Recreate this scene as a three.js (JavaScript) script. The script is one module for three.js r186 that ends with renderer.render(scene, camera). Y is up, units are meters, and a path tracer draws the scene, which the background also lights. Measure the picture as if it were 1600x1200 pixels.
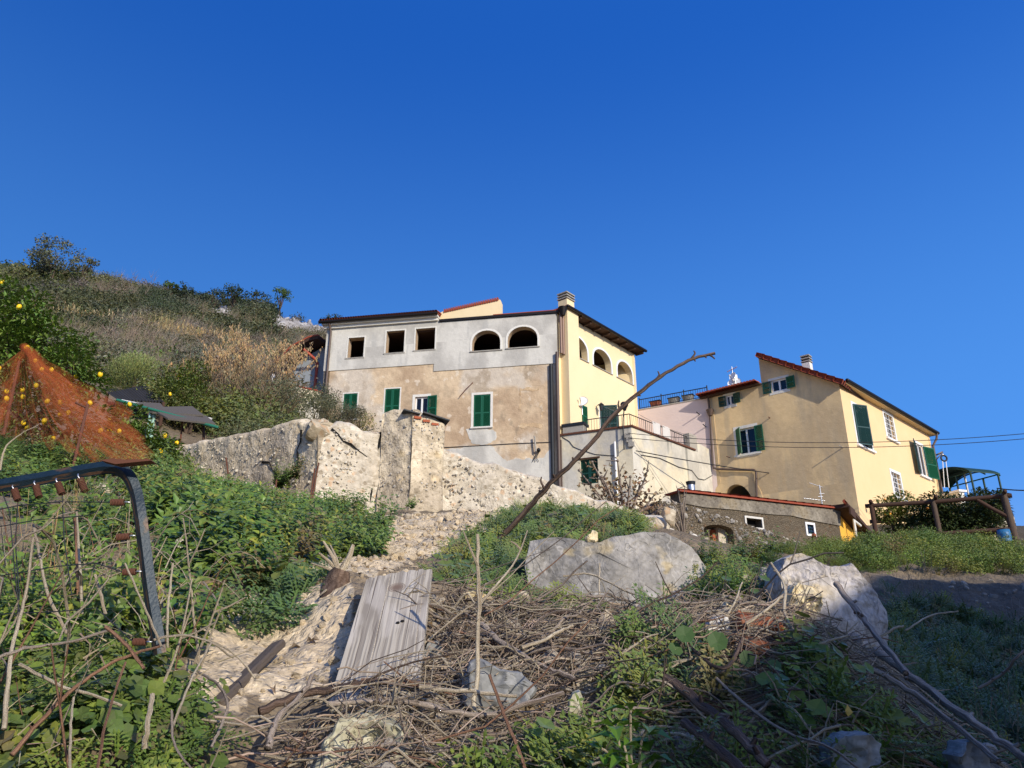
import * as THREE from 'three';
import { mergeGeometries, toCreasedNormals } from 'three/addons/utils/BufferGeometryUtils.js';

// ------------------------------------------------------------------ camera, sky, sun, exposure
const scene = new THREE.Scene();
const EYE = 1.6, PITCH = 20.5 * Math.PI / 180, F = 1202;
const camera = new THREE.PerspectiveCamera(53.06, 4 / 3, 0.05, 3000);
camera.position.set(0, EYE, 0);
camera.rotation.set(PITCH, 0, 0);
scene.add(camera);
const SUN_AZ = 147 * Math.PI / 180, SUN_EL = 24 * Math.PI / 180;
const sunDir = new THREE.Vector3(Math.sin(SUN_AZ) * Math.cos(SUN_EL), Math.sin(SUN_EL), -Math.cos(SUN_AZ) * Math.cos(SUN_EL));
const sun = new THREE.DirectionalLight(new THREE.Color().setRGB(1, 0.91, 0.78), 4.1);
sun.name = 'sun';
sun.target.position.set(2, 5, -18);
sun.position.copy(sunDir).multiplyScalar(120).add(sun.target.position);
sun.castShadow = true;
sun.shadow.radius = 1;
sun.shadow.mapSize.set(4096, 4096);
Object.assign(sun.shadow.camera, { left: -45, right: 45, top: 45, bottom: -45, near: 1, far: 300 });
sun.shadow.bias = -0.0005;
scene.add(sun, sun.target);
{
  // clear winter sky: deep blue overhead, paler towards the horizon and round the sun
  const W = 512, H = 256, d = new Float32Array(W * H * 4);
  const zen = [0.0135, 0.112, 0.51], mid = [0.082, 0.30, 0.82], hor = [0.42, 0.60, 0.92];
  for (let j = 0; j < H; j++) for (let i = 0; i < W; i++) {
    const th = ((j + 0.5) / H - 0.5) * Math.PI, ph = ((i + 0.5) / W - 0.5) * 2 * Math.PI;
    const x = Math.cos(ph) * Math.cos(th), y = Math.sin(th), z = Math.sin(ph) * Math.cos(th);
    const e = Math.max(0, th) / (Math.PI / 2);                       // 0 horizon .. 1 zenith
    const a = Math.min(1, Math.max(0, (e - 0.10) / 0.42)), b = Math.min(1, e / 0.16);
    const sa = a * a * (3 - 2 * a);
    const c = Math.max(0, x * sunDir.x + y * sunDir.y + z * sunDir.z);
    const glow = 0.6 * Math.pow(c, 3) + 1.2 * Math.pow(c, 40);                // the bright sky round the sun
    const side = 1 + 0.16 * x;                                          // a little brighter to the sun's side
    for (let k = 0; k < 3; k++) {
      let v = mid[k] + (zen[k] - mid[k]) * sa;
      v = hor[k] + (v - hor[k]) * (b * (2 - b));
      if (th < 0) v *= 0.55;
      d[(j * W + i) * 4 + k] = v * side + glow * [1, 0.95, 0.86][k] * 0.8;
    }
    d[(j * W + i) * 4 + 3] = 1;
  }
  const t = new THREE.DataTexture(d, W, H, THREE.RGBAFormat, THREE.FloatType);
  t.mapping = THREE.EquirectangularReflectionMapping;
  t.magFilter = t.minFilter = THREE.LinearFilter;
  t.wrapS = THREE.RepeatWrapping;
  t.needsUpdate = true;
  scene.background = t;
  scene.environment = t;
}
const renderer = new THREE.WebGLRenderer({ antialias: true });
renderer.toneMapping = THREE.LinearToneMapping;
renderer.toneMappingExposure = 1;
renderer.shadowMap.enabled = true;
renderer.shadowMap.type = THREE.PCFSoftShadowMap;

// ------------------------------------------------------------------ random numbers and noise
function rng(seed) { let s = seed >>> 0; return () => { s = (s + 0x6D2B79F5) | 0; let t = Math.imul(s ^ (s >>> 15), 1 | s); t = (t + Math.imul(t ^ (t >>> 7), 61 | t)) ^ t; return ((t ^ (t >>> 14)) >>> 0) / 4294967296; }; }
function h3(x, y, z) { let h = Math.imul(x, 374761393) + Math.imul(y, 668265263) + Math.imul(z, 1274126177); h = Math.imul(h ^ (h >>> 13), 1274126177); return ((h ^ (h >>> 16)) >>> 0) / 4294967296; }
const sm = t => t * t * (3 - 2 * t);
function n2(x, y, s = 0) {
  const ix = Math.floor(x), iy = Math.floor(y), u = sm(x - ix), v = sm(y - iy);
  const a = h3(ix, iy, s), b = h3(ix + 1, iy, s), c = h3(ix, iy + 1, s), d = h3(ix + 1, iy + 1, s);
  return a + (b - a) * u + (c - a) * v + (a - b - c + d) * u * v;
}
function n3(x, y, z, s = 0) { const iz = Math.floor(z), w = sm(z - iz); const a = n2(x, y, s + iz * 57), b = n2(x, y, s + (iz + 1) * 57); return a + (b - a) * w; }
function fbm(x, y, o = 4, s = 0) { let v = 0, a = 0.5, t = 0; for (let i = 0; i < o; i++) { v += a * n2(x, y, s + i * 131); t += a; a *= 0.5; x = x * 2.03 + 7.1; y = y * 2.03 + 3.7; } return v / t; }
function fbm3(x, y, z, o = 4, s = 0) { let v = 0, a = 0.5, t = 0; for (let i = 0; i < o; i++) { v += a * n3(x, y, z, s + i * 131); t += a; a *= 0.5; x = x * 2.03 + 7.1; y = y * 2.03 + 3.7; z = z * 2.03 + 1.3; } return v / t; }
const clamp = (v, a = 0, b = 1) => Math.min(b, Math.max(a, v));
const step = (a, b, v) => sm(clamp((v - a) / (b - a)));
const lerp = (a, b, t) => a + (b - a) * t;
const mixc = (a, b, t) => [lerp(a[0], b[0], t), lerp(a[1], b[1], t), lerp(a[2], b[2], t)];

// ------------------------------------------------------------------ naming, tagging
const usedNames = new Map();
function numbered(name) { const k = usedNames.get(name) || 0; usedNames.set(name, k + 1); return k ? name + '_' + String(k).padStart(3, '0') : name; }
function shade(o) { o.traverse(c => { if (c.isMesh) { c.castShadow = true; c.receiveShadow = true; } }); return o; }
function tag(o, label, category, group, kind) { Object.assign(o.userData, { label, category }); if (group) o.userData.group = group; if (kind) o.userData.kind = kind; return o; }
function base(name, pos = [0, 0, 0], turn = 0) { const g = new THREE.Group(); g.name = numbered(name); g.position.set(...pos); g.rotation.y = turn; scene.add(g); return g; }
function mesh(name, geo, m, parent = scene) {
  if (Array.isArray(geo)) geo = merge(geo);
  const o = new THREE.Mesh(geo, m); o.name = parent === scene ? numbered(name) : name; o.castShadow = o.receiveShadow = true; parent.add(o); return o;
}
const setting = (name, geo, m, label) => { const o = mesh(name, geo, m); o.userData.kind = 'structure'; if (label) o.userData.label = label; return o; };
function merge(list) {
  const keep = ['position', 'normal', 'uv'], col = list.some(g => g.attributes.color);
  list = list.map(g => {
    g = g.index ? g.toNonIndexed() : g;
    if (!g.attributes.normal) g.computeVertexNormals();
    if (!g.attributes.uv) g.setAttribute('uv', new THREE.BufferAttribute(new Float32Array(g.attributes.position.count * 2), 2));
    if (col && !g.attributes.color) g.setAttribute('color', new THREE.BufferAttribute(new Float32Array(g.attributes.position.count * 3).fill(1), 3));
    for (const k of Object.keys(g.attributes)) if (!keep.includes(k) && !(col && k === 'color')) g.deleteAttribute(k);
    return g;
  });
  return list.length === 1 ? list[0] : mergeGeometries(list);
}
// instanced stuff: list of [position, quaternion or euler, scale, colour]
const _m = new THREE.Matrix4(), _q = new THREE.Quaternion(), _e = new THREE.Euler(), _v = new THREE.Vector3(), _s = new THREE.Vector3(), _c = new THREE.Color();
function scatter(name, geo, m, list, parent = scene) {
  const o = new THREE.InstancedMesh(geo, m, Math.max(1, list.length));
  o.name = parent === scene ? numbered(name) : name; o.castShadow = o.receiveShadow = true;
  list.forEach(([p, r, s, c], i) => {
    if (r.isQuaternion) _q.copy(r); else _q.setFromEuler(_e.set(r[0], r[1], r[2], 'YXZ'));
    _v.set(p[0], p[1], p[2]); if (Array.isArray(s)) _s.set(...s); else _s.setScalar(s);
    o.setMatrixAt(i, _m.compose(_v, _q, _s));
    o.setColorAt(i, c ? _c.setRGB(...c) : _c.setRGB(1, 1, 1));
  });
  o.userData.kind = 'stuff';
  parent.add(o); return o;
}

// ------------------------------------------------------------------ layout: a bearing read off the photograph, at a distance
function ray(px, py) { const u = (px - 800) / F, v = (600 - py) / F; return [u, v * Math.cos(PITCH) + Math.sin(PITCH), Math.cos(PITCH) - v * Math.sin(PITCH)]; } // right, up, ahead
function at(px, py, d) { const r = ray(px, py), k = d / r[2]; return [r[0] * k, EYE + r[1] * k, -d]; }
function proj(x, y, z) { const Y = y - EYE, f = Y * Math.sin(PITCH) - z * Math.cos(PITCH), v = Y * Math.cos(PITCH) + z * Math.sin(PITCH); return [800 + F * x / f, 600 - F * v / f]; }
class Wall {                                                             // a vertical plane: x along it (left to right from outside), y up, z outwards
  constructor(x, z, ux, uz) { const l = Math.hypot(ux, uz); this.x = x; this.z = z; this.ux = ux / l; this.uz = uz / l; this.turn = Math.atan2(-this.uz, this.ux); }
  on(px, py) { const r = ray(px, py), det = this.ux * -r[2] - this.uz * r[0]; const t = (this.ux * this.z - this.uz * this.x) / det; const X = r[0] * t, Z = -r[2] * t; return [(X - this.x) * this.ux + (Z - this.z) * this.uz, EYE + r[1] * t]; }
  pos(s, y, out = 0) { return [this.x + this.ux * s - this.uz * out, y, this.z + this.uz * s + this.ux * out]; }
  off(d) { const p = this.pos(0, 0, d); return new Wall(p[0], p[2], this.ux, this.uz); }
  put(o, s = 0, y = 0, out = 0) { const p = this.pos(s, y, out), g = o.parent && o.parent !== scene ? o.parent.position : { x: 0, y: 0, z: 0 }; o.position.set(p[0] - g.x, p[1] - g.y, p[2] - g.z); o.rotation.y = this.turn; return o; }
  rect(x0, y0, x1, y1) { const a = this.on(x0, y0), b = this.on(x1, y0), c = this.on(x0, y1), d = this.on(x1, y1); return { s0: (a[0] + c[0]) / 2, s1: (b[0] + d[0]) / 2, y1: (a[1] + b[1]) / 2, y0: (c[1] + d[1]) / 2 }; }
}

// ------------------------------------------------------------------ shapes
function box(w, h, d, x = 0, y = 0, z = 0, r = 0) {                          // centred box with its long edges chamfered when r is given
  if (!r) return new THREE.BoxGeometry(w, h, d).translate(x, y, z);
  const s = new THREE.Shape(), a = w / 2, b = h / 2;
  s.moveTo(-a + r, -b); s.lineTo(a - r, -b); s.lineTo(a, -b + r); s.lineTo(a, b - r); s.lineTo(a - r, b); s.lineTo(-a + r, b); s.lineTo(-a, b - r); s.lineTo(-a, -b + r);
  return new THREE.ExtrudeGeometry(s, { depth: d - 2 * r, bevelEnabled: true, bevelSize: r, bevelThickness: r, bevelOffset: -r, bevelSegments: 1 }).translate(x, y, z - d / 2 + r);
}
function bx(x0, x1, y0, y1, z0, z1) { return box(x1 - x0, y1 - y0, z1 - z0, (x0 + x1) / 2, (y0 + y1) / 2, (z0 + z1) / 2); }
function tube(pts, rad, seg = 6, cap = true) {                                 // swept tube, radius a number or one per point
  const n = pts.length, P = [], N = [], U = [], I = []; const t = new THREE.Vector3(), a = new THREE.Vector3(), b = new THREE.Vector3(); let len = 0;
  const V = pts.map(p => p.isVector3 ? p : new THREE.Vector3(...p));
  let up = new THREE.Vector3();
  for (let i = 0; i < n; i++) {
    t.copy(V[Math.min(n - 1, i + 1)]).sub(V[Math.max(0, i - 1)]).normalize();
    if (i === 0) { up.set(Math.abs(t.y) > 0.9 ? 1 : 0, Math.abs(t.y) > 0.9 ? 0 : 1, 0); } else len += V[i].distanceTo(V[i - 1]);
    a.copy(up).addScaledVector(t, -up.dot(t)).normalize(); up.copy(a); b.crossVectors(t, a);
    const r = Array.isArray(rad) ? rad[i] : rad;
    for (let k = 0; k <= seg; k++) { const c = Math.cos(k / seg * 2 * Math.PI), s = Math.sin(k / seg * 2 * Math.PI); const nx = a.x * c + b.x * s, ny = a.y * c + b.y * s, nz = a.z * c + b.z * s; P.push(V[i].x + nx * r, V[i].y + ny * r, V[i].z + nz * r); N.push(nx, ny, nz); U.push(k / seg, len); }
  }
  const w = seg + 1;
  for (let i = 0; i < n - 1; i++) for (let k = 0; k < seg; k++) { const p = i * w + k; I.push(p, p + 1, p + w, p + 1, p + w + 1, p + w); }
  if (cap) for (const e of [0, n - 1]) { const c = P.length / 3; const q = V[e], r0 = V[e ? n - 2 : 1]; t.copy(q).sub(r0).normalize(); P.push(q.x, q.y, q.z); N.push(t.x, t.y, t.z); U.push(0.5, len); for (let k = 0; k < seg; k++) { const p = e * w + k; if (e) I.push(c, p, p + 1); else I.push(c, p + 1, p); } }
  const g = new THREE.BufferGeometry(); g.setAttribute('position', new THREE.Float32BufferAttribute(P, 3)); g.setAttribute('normal', new THREE.Float32BufferAttribute(N, 3)); g.setAttribute('uv', new THREE.Float32BufferAttribute(U, 2)); g.setIndex(I); return g;
}
function bar(p, q, r, seg = 5) { return tube([p, q], r, seg); }
function sag(p, q, drop, n = 14) { const o = []; for (let i = 0; i <= n; i++) { const t = i / n; o.push([lerp(p[0], q[0], t), lerp(p[1], q[1], t) - drop * 4 * t * (1 - t), lerp(p[2], q[2], t)]); } return o; }
function poly(points, holes = [], depth = 0.3) {                                 // outline in (x, y), extruded from z = -depth to 0
  const s = new THREE.Shape(points.map(p => new THREE.Vector2(...p)));
  for (const h of holes) s.holes.push(new THREE.Path(h.map(p => new THREE.Vector2(...p))));
  return new THREE.ExtrudeGeometry(s, { depth, bevelEnabled: false }).translate(0, 0, -depth);
}
const rectHole = r => [[r.s0, r.y0], [r.s0, r.y1], [r.s1, r.y1], [r.s1, r.y0]];
function archHole(s0, s1, y0, y1, k = 0.62, n = 14, g = 0) {                       // arch of rise k of the height, grown by g
  s0 -= g; s1 += g; y1 += g; const m = (s0 + s1) / 2, a = (s1 - s0) / 2, sp = y1 - (y1 - y0) * k, o = [[s1, y0]];
  for (let i = 0; i <= n; i++) { const t = i / n * Math.PI; o.push([m + a * Math.cos(t), sp + (y1 - sp) * Math.pow(Math.sin(t), 0.9)]); }
  o.push([s0, y0]); return o.reverse();
}
// a stone: icosphere cut by random planes, roughened
function stoneGeo(seed, detail = 2, rough = 0.08, cuts = 9) {
  const r = rng(seed), g = new THREE.IcosahedronGeometry(1, detail), p = g.attributes.position, pl = [];
  for (let i = 0; i < cuts; i++) { const v = new THREE.Vector3(r() - 0.5, r() - 0.5, r() - 0.5).normalize(); pl.push([v, 0.55 + 0.35 * r()]); }
  for (let i = 0; i < p.count; i++) {
    _v.fromBufferAttribute(p, i); let k = 1;
    for (const [v, d] of pl) { const c = _v.dot(v); if (c > d) k = Math.min(k, d / c); }
    k *= 1 + rough * (fbm3(_v.x * 2 + seed, _v.y * 2, _v.z * 2, 3, seed) - 0.5) * 2;
    p.setXYZ(i, _v.x * k, _v.y * k, _v.z * k);
  }
  g.computeVertexNormals();
  return toCreasedNormals(g, 0.5);
}
function boxUV(g, k = 1) {                                                              // metres on the main axis planes
  const p = g.attributes.position, n = g.attributes.normal, u = new Float32Array(p.count * 2);
  for (let i = 0; i < p.count; i++) { const ax = Math.abs(n.getX(i)), ay = Math.abs(n.getY(i)), az = Math.abs(n.getZ(i)); const x = p.getX(i), y = p.getY(i), z = p.getZ(i); u[i * 2] = (az >= ax && az >= ay ? x : ax >= ay ? z : x) * k; u[i * 2 + 1] = (az >= ax && az >= ay ? y : ax >= ay ? y : z) * k; }
  g.setAttribute('uv', new THREE.BufferAttribute(u, 2)); return g;
}

// ------------------------------------------------------------------ textures and materials
function tex(w, h, fn, srgb = true) {
  const d = new Uint8Array(w * h * 4);
  for (let j = 0; j < h; j++) for (let i = 0; i < w; i++) { const c = fn((i + 0.5) / w, (j + 0.5) / h), o = (j * w + i) * 4; d[o] = clamp(c[0], 0, 255); d[o + 1] = clamp(c[1], 0, 255); d[o + 2] = clamp(c[2], 0, 255); d[o + 3] = 255; }
  const t = new THREE.DataTexture(d, w, h); t.magFilter = THREE.LinearFilter; t.minFilter = THREE.LinearMipmapLinearFilter; t.generateMipmaps = true; t.wrapS = t.wrapT = THREE.RepeatWrapping;
  if (srgb) t.colorSpace = THREE.SRGBColorSpace; t.needsUpdate = true; return t;
}
const grey = v => [v * 255, v * 255, v * 255];
const per = (f) => (u, v) => { const a = f(u, v), b = f(u - 1, v), c = f(u, v - 1), d = f(u - 1, v - 1); const s = step(0.85, 1, u), t = step(0.85, 1, v); return mixc(mixc(a, b, s), mixc(c, d, s), t); };  // blends the seams
function mat(c, o = {}) { const m = new THREE.MeshStandardMaterial({ color: c, roughness: 0.85, ...o }); return m; }
function leafMat(o = {}) { return new THREE.MeshPhysicalMaterial({ color: 0xffffff, roughness: 0.62, transmission: 0.42, thickness: 0, ior: 1.4, side: THREE.DoubleSide, vertexColors: true, ...o }); }
const rep = (t, x, y, ox = 0, oy = 0) => { t = t.clone(); t.repeat.set(x, y); t.offset.set(ox, oy); t.needsUpdate = true; return t; };
const T = {};
T.bumpFine = tex(256, 256, per((u, v) => grey(fbm(u * 24, v * 24, 4, 3))), false);
T.bumpRock = tex(512, 512, per((u, v) => grey(clamp(0.6 * fbm(u * 9, v * 9, 5, 5) + 0.4 * Math.abs(2 * fbm(u * 14, v * 14, 4, 9) - 1)))), false);
T.rock = tex(512, 512, per((u, v) => { const f = fbm(u * 8, v * 8, 5, 5), c1 = Math.abs(fbm(u * 5, v * 6, 4, 61) - 0.5), c2 = Math.abs(fbm(u * 9 + 3, v * 7, 4, 62) - 0.5), pl = Math.floor(fbm(u * 6, v * 4, 3, 63) * 9) / 9; return grey(clamp(0.6 * f + 0.35 * pl + 0.12 - 0.16 * (1 - step(0, 0.008, c1)) * step(0.5, 0.6, n2(u * 6, v * 6, 64)) - 0.06 * (1 - step(0, 0.01, c2)))); }), false);
T.rubble = tex(512, 512, per((u, v) => {                                                        // cells of stone in mortar, 2 m
  const x = u * 22, y = v * 26; let a = 9, b = 9; const ix = Math.floor(x), iy = Math.floor(y);
  for (let j = -1; j < 2; j++) for (let i = -1; i < 2; i++) { const cx = ix + i + h3(ix + i, iy + j, 1), cy = iy + j + h3(ix + i, iy + j, 2); const d = Math.hypot(x - cx, y - cy); if (d < a) { b = a; a = d; } else if (d < b) b = d; }
  return grey(step(0.02, 0.3, b - a) * (0.6 + 0.4 * fbm(x * 1.5, y * 1.5, 3, 4)));
}), false);
// ------------------------------------------------------------------ terrain: heights through surveyed points
const K = [];                                                              // [x, z, height over the eye]
const P3 = (px, py, d) => { const p = at(px, py, d); K.push([p[0], p[2], p[1] - EYE]); };
const PO = (az, r, y) => { const a = az * Math.PI / 180; K.push([Math.sin(a) * r, -Math.cos(a) * r, y]); };
// near bank and debris heap
P3(600, 1200, 2.0); P3(480, 1100, 2.36); P3(750, 1100, 2.4); P3(760, 960, 3.3); P3(950, 985, 4.0); P3(1090, 930, 4.4); P3(1000, 1210, 2.0); P3(1150, 1050, 2.7); P3(1250, 1150, 2.3);
P3(1260, 960, 3.4); P3(1340, 1110, 2.6); P3(1300, 900, 4.2); P3(870, 900, 4.6); P3(1180, 880, 5.0); P3(1180, 868, 8); P3(600, 1010, 2.64); P3(628, 940, 2.96); P3(575, 1060, 2.42); P3(560, 960, 2.95);
P3(1500, 1210, 2.6); P3(1480, 1190, 4.2); P3(1450, 1080, 6.2); P3(1600, 1120, 6.2); P3(1500, 1000, 9); P3(1420, 960, 8.4); P3(1600, 990, 9.5); P3(1500, 925, 11); P3(1600, 920, 11.2); P3(1400, 905, 11.4);
P3(1500, 897, 12.6); P3(1600, 897, 12.8); P3(1380, 890, 12.4); P3(1450, 858, 15.5); P3(1600, 866, 16.5); P3(1390, 874, 14.5); P3(1480, 852, 20); P3(1600, 855, 21); P3(1220, 870, 17);
P3(150, 1000, 2.6); P3(150, 1150, 1.9); P3(0, 1100, 2.0); P3(300, 950, 3.1); P3(330, 870, 4.2); P3(300, 800, 7); P3(80, 770, 7); P3(80, 725, 8.6); P3(0, 700, 9.5); P3(200, 745, 9); P3(380, 1000, 2.9);
P3(450, 1000, 2.86); P3(500, 930, 3.7); P3(560, 885, 4.9); P3(500, 1062, 2.46); P3(528, 995, 2.74); P3(548, 935, 3.05); P3(505, 1010, 2.72); P3(520, 960, 2.96); P3(540, 905, 3.35); P3(1250, 876, 14.6); P3(1320, 874, 14.2); P3(1180, 872, 15.5); P3(600, 835, 7.6); P3(650, 812, 9.6); P3(480, 840, 7); P3(700, 860, 6.4); P3(690, 840, 8); P3(850, 812, 7.4); P3(800, 805, 9.6);
P3(380, 795, 11.6); P3(470, 803, 12); P3(560, 803, 11.6); P3(650, 800, 12); P3(780, 800, 12.4); P3(900, 822, 12.4); P3(1000, 830, 12.6); P3(1080, 840, 14); P3(1150, 862, 16); P3(300, 770, 12);
P3(300, 700, 17.8); P3(230, 688, 17.6); P3(300, 768, 14.4); P3(350, 778, 13.7); P3(410, 790, 13.0); P3(250, 740, 14); P3(130, 650, 18); P3(0, 640, 16); P3(200, 630, 22); P3(440, 690, 20); P3(600, 720, 22); P3(800, 780, 22); P3(960, 820, 20);
P3(1200, 860, 21.5); P3(1320, 850, 24.5); P3(1000, 800, 28); P3(870, 770, 31.5); P3(700, 748, 33.5); P3(510, 690, 34); P3(440, 650, 33); P3(1330, 818, 31); P3(1460, 812, 38); P3(1115, 805, 34); P3(1580, 840, 32);
// hill to the left, falling behind the houses
P3(0, 560, 38); P3(120, 570, 42); P3(250, 590, 42); P3(350, 590, 48); P3(440, 590, 60);
P3(-150, 500, 60); P3(0, 495, 72); P3(120, 500, 75); P3(240, 520, 78); P3(360, 530, 85); P3(470, 545, 95);
P3(-200, 414, 110); P3(-30, 448, 110); P3(60, 452, 112); P3(140, 464, 112); P3(200, 488, 115); P3(260, 496, 122); P3(330, 492, 132); P3(400, 496, 140); P3(450, 510, 148); P3(500, 524, 155); P3(540, 534, 165);
P3(-200, 470, 200); P3(60, 490, 220); P3(260, 520, 230); P3(450, 540, 260); P3(600, 570, 260); P3(620, 560, 150); P3(700, 590, 90); P3(900, 680, 90); P3(1050, 720, 110); P3(1250, 800, 110); P3(1450, 880, 110); P3(1600, 930, 120); P3(1800, 960, 120);
P3(1000, 800, 300); P3(1600, 990, 300); P3(600, 700, 600); P3(1600, 1030, 900); P3(0, 620, 600);
// round about, out of the picture
PO(0, 0.01, -1.6); PO(0, 0.9, -1.35); PO(-40, 0.9, -1.3); PO(40, 0.9, -1.35); PO(90, 1.5, -1.6); PO(-90, 1.5, -1.3); PO(180, 1.5, -1.7); PO(180, 6, -2.2); PO(130, 6, -2.2); PO(-130, 6, -1.6); PO(90, 6, -1.6); PO(-90, 6, 0.6);
PO(180, 25, -5); PO(120, 25, -3); PO(-120, 25, -1); PO(75, 25, 1.5); PO(-75, 25, 8); PO(180, 120, -22); PO(110, 120, -10); PO(-110, 120, 20); PO(75, 120, 4); PO(-75, 120, 45); PO(180, 900, -60); PO(90, 900, -40); PO(-90, 900, 60); PO(60, 900, -10);
const terrain = (() => {
  const n = K.length, N = n + 1, A = [], emb = (x, z) => { const r = Math.hypot(x, z) + 1e-6; return [-z / r * 1.5, x / r * 1.5, Math.log(r + 0.8)]; };
  const E = K.map(k => emb(k[0], k[1])), R = K.map(k => Math.hypot(k[0], k[1]) + 1);
  for (let i = 0; i < n; i++) { const row = new Float64Array(N + 1); for (let j = 0; j < n; j++) row[j] = -Math.hypot(E[i][0] - E[j][0], E[i][1] - E[j][1], E[i][2] - E[j][2]) + (i === j ? -0.004 : 0); row[n] = 1; row[N] = K[i][2] / R[i]; A.push(row); }
  const last = new Float64Array(N + 1); for (let j = 0; j < n; j++) last[j] = 1; A.push(last);
  for (let c = 0; c < N; c++) { let p = c; for (let r = c + 1; r < N; r++) if (Math.abs(A[r][c]) > Math.abs(A[p][c])) p = r; [A[c], A[p]] = [A[p], A[c]]; for (let r = c + 1; r < N; r++) { const f = A[r][c] / A[c][c]; if (f) for (let k = c; k <= N; k++) A[r][k] -= f * A[c][k]; } }
  const w = new Float64Array(N); for (let r = N - 1; r >= 0; r--) { let s = A[r][N]; for (let k = r + 1; k < N; k++) s -= A[r][k] * w[k]; w[r] = s / A[r][r]; }
  return (x, z) => { const e = emb(x, z); let v = w[n]; for (let j = 0; j < n; j++) v -= w[j] * Math.hypot(e[0] - E[j][0], e[1] - E[j][1], e[2] - E[j][2]); return v * (Math.hypot(x, z) + 1) + EYE; };
})();
const rough = (x, z) => { const r = Math.hypot(x, z); return (fbm(x * 0.9, z * 0.9, 5, 77) - 0.5) * 0.28 * Math.min(1, r / 6) * (r > 30 ? 1 + (r - 30) / 40 : 1) + (fbm(x * 5, z * 5, 4, 78) - 0.5) * 0.09 - Math.abs(2 * fbm(x * 3.1, z * 3.1, 4, 80) - 1) * 0.07 * clamp(r / 4, 0.4, 1.6) + (n2(x * 22, z * 22, 81) - 0.5) * 0.018 + (r > 50 ? (fbm(x * 0.06, z * 0.06, 4, 79) - 0.5) * Math.min(1, (r - 50) / 60) * 5 : 0); };
const heapLumps = (x, z) => { const r = Math.hypot(x, z); return x > -0.55 && r < 4.4 ? step(1.7, 2.2, r) * (1 - step(2.8, 3.4, r)) * step(-0.4, 0.0, x) * ((fbm(x * 2.6, z * 2.6, 4, 83) - 0.45) * 0.26) : 0; };   // earth and buried stones under the heap
const hgt = (x, z) => terrain(x, z) + rough(x, z) + heapLumps(x, z);
const ground3 = (x, z, lift = 0) => [x, hgt(x, z) + lift, z];
function hitGround(px, py, d0 = 1.2, d1 = 260) {                                  // where a line of sight meets the ground
  const r = ray(px, py); let p = d0;
  for (let d = d0; d < d1; d *= 1.02) { const k = d / r[2]; if (EYE + r[1] * k < hgt(r[0] * k, -d)) { let a = p, b = d; for (let i = 0; i < 12; i++) { const m = (a + b) / 2, q = m / r[2]; if (EYE + r[1] * q < hgt(r[0] * q, -m)) b = m; else a = m; } return at(px, py, b); } p = d; }
  return null;
}
const plan = (pts) => pts.map(([px, py, d]) => { const p = at(px, py, d); return [p[0], p[2]]; });      // a patch of ground as a polygon in plan
function inside(x, z, pg) { let c = false; for (let i = 0, j = pg.length - 1; i < pg.length; j = i++) { const [a, b] = pg[i], [e, f] = pg[j]; if ((b > z) !== (f > z) && x < (e - a) * (z - b) / (f - b) + a) c = !c; } return c; }
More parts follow.
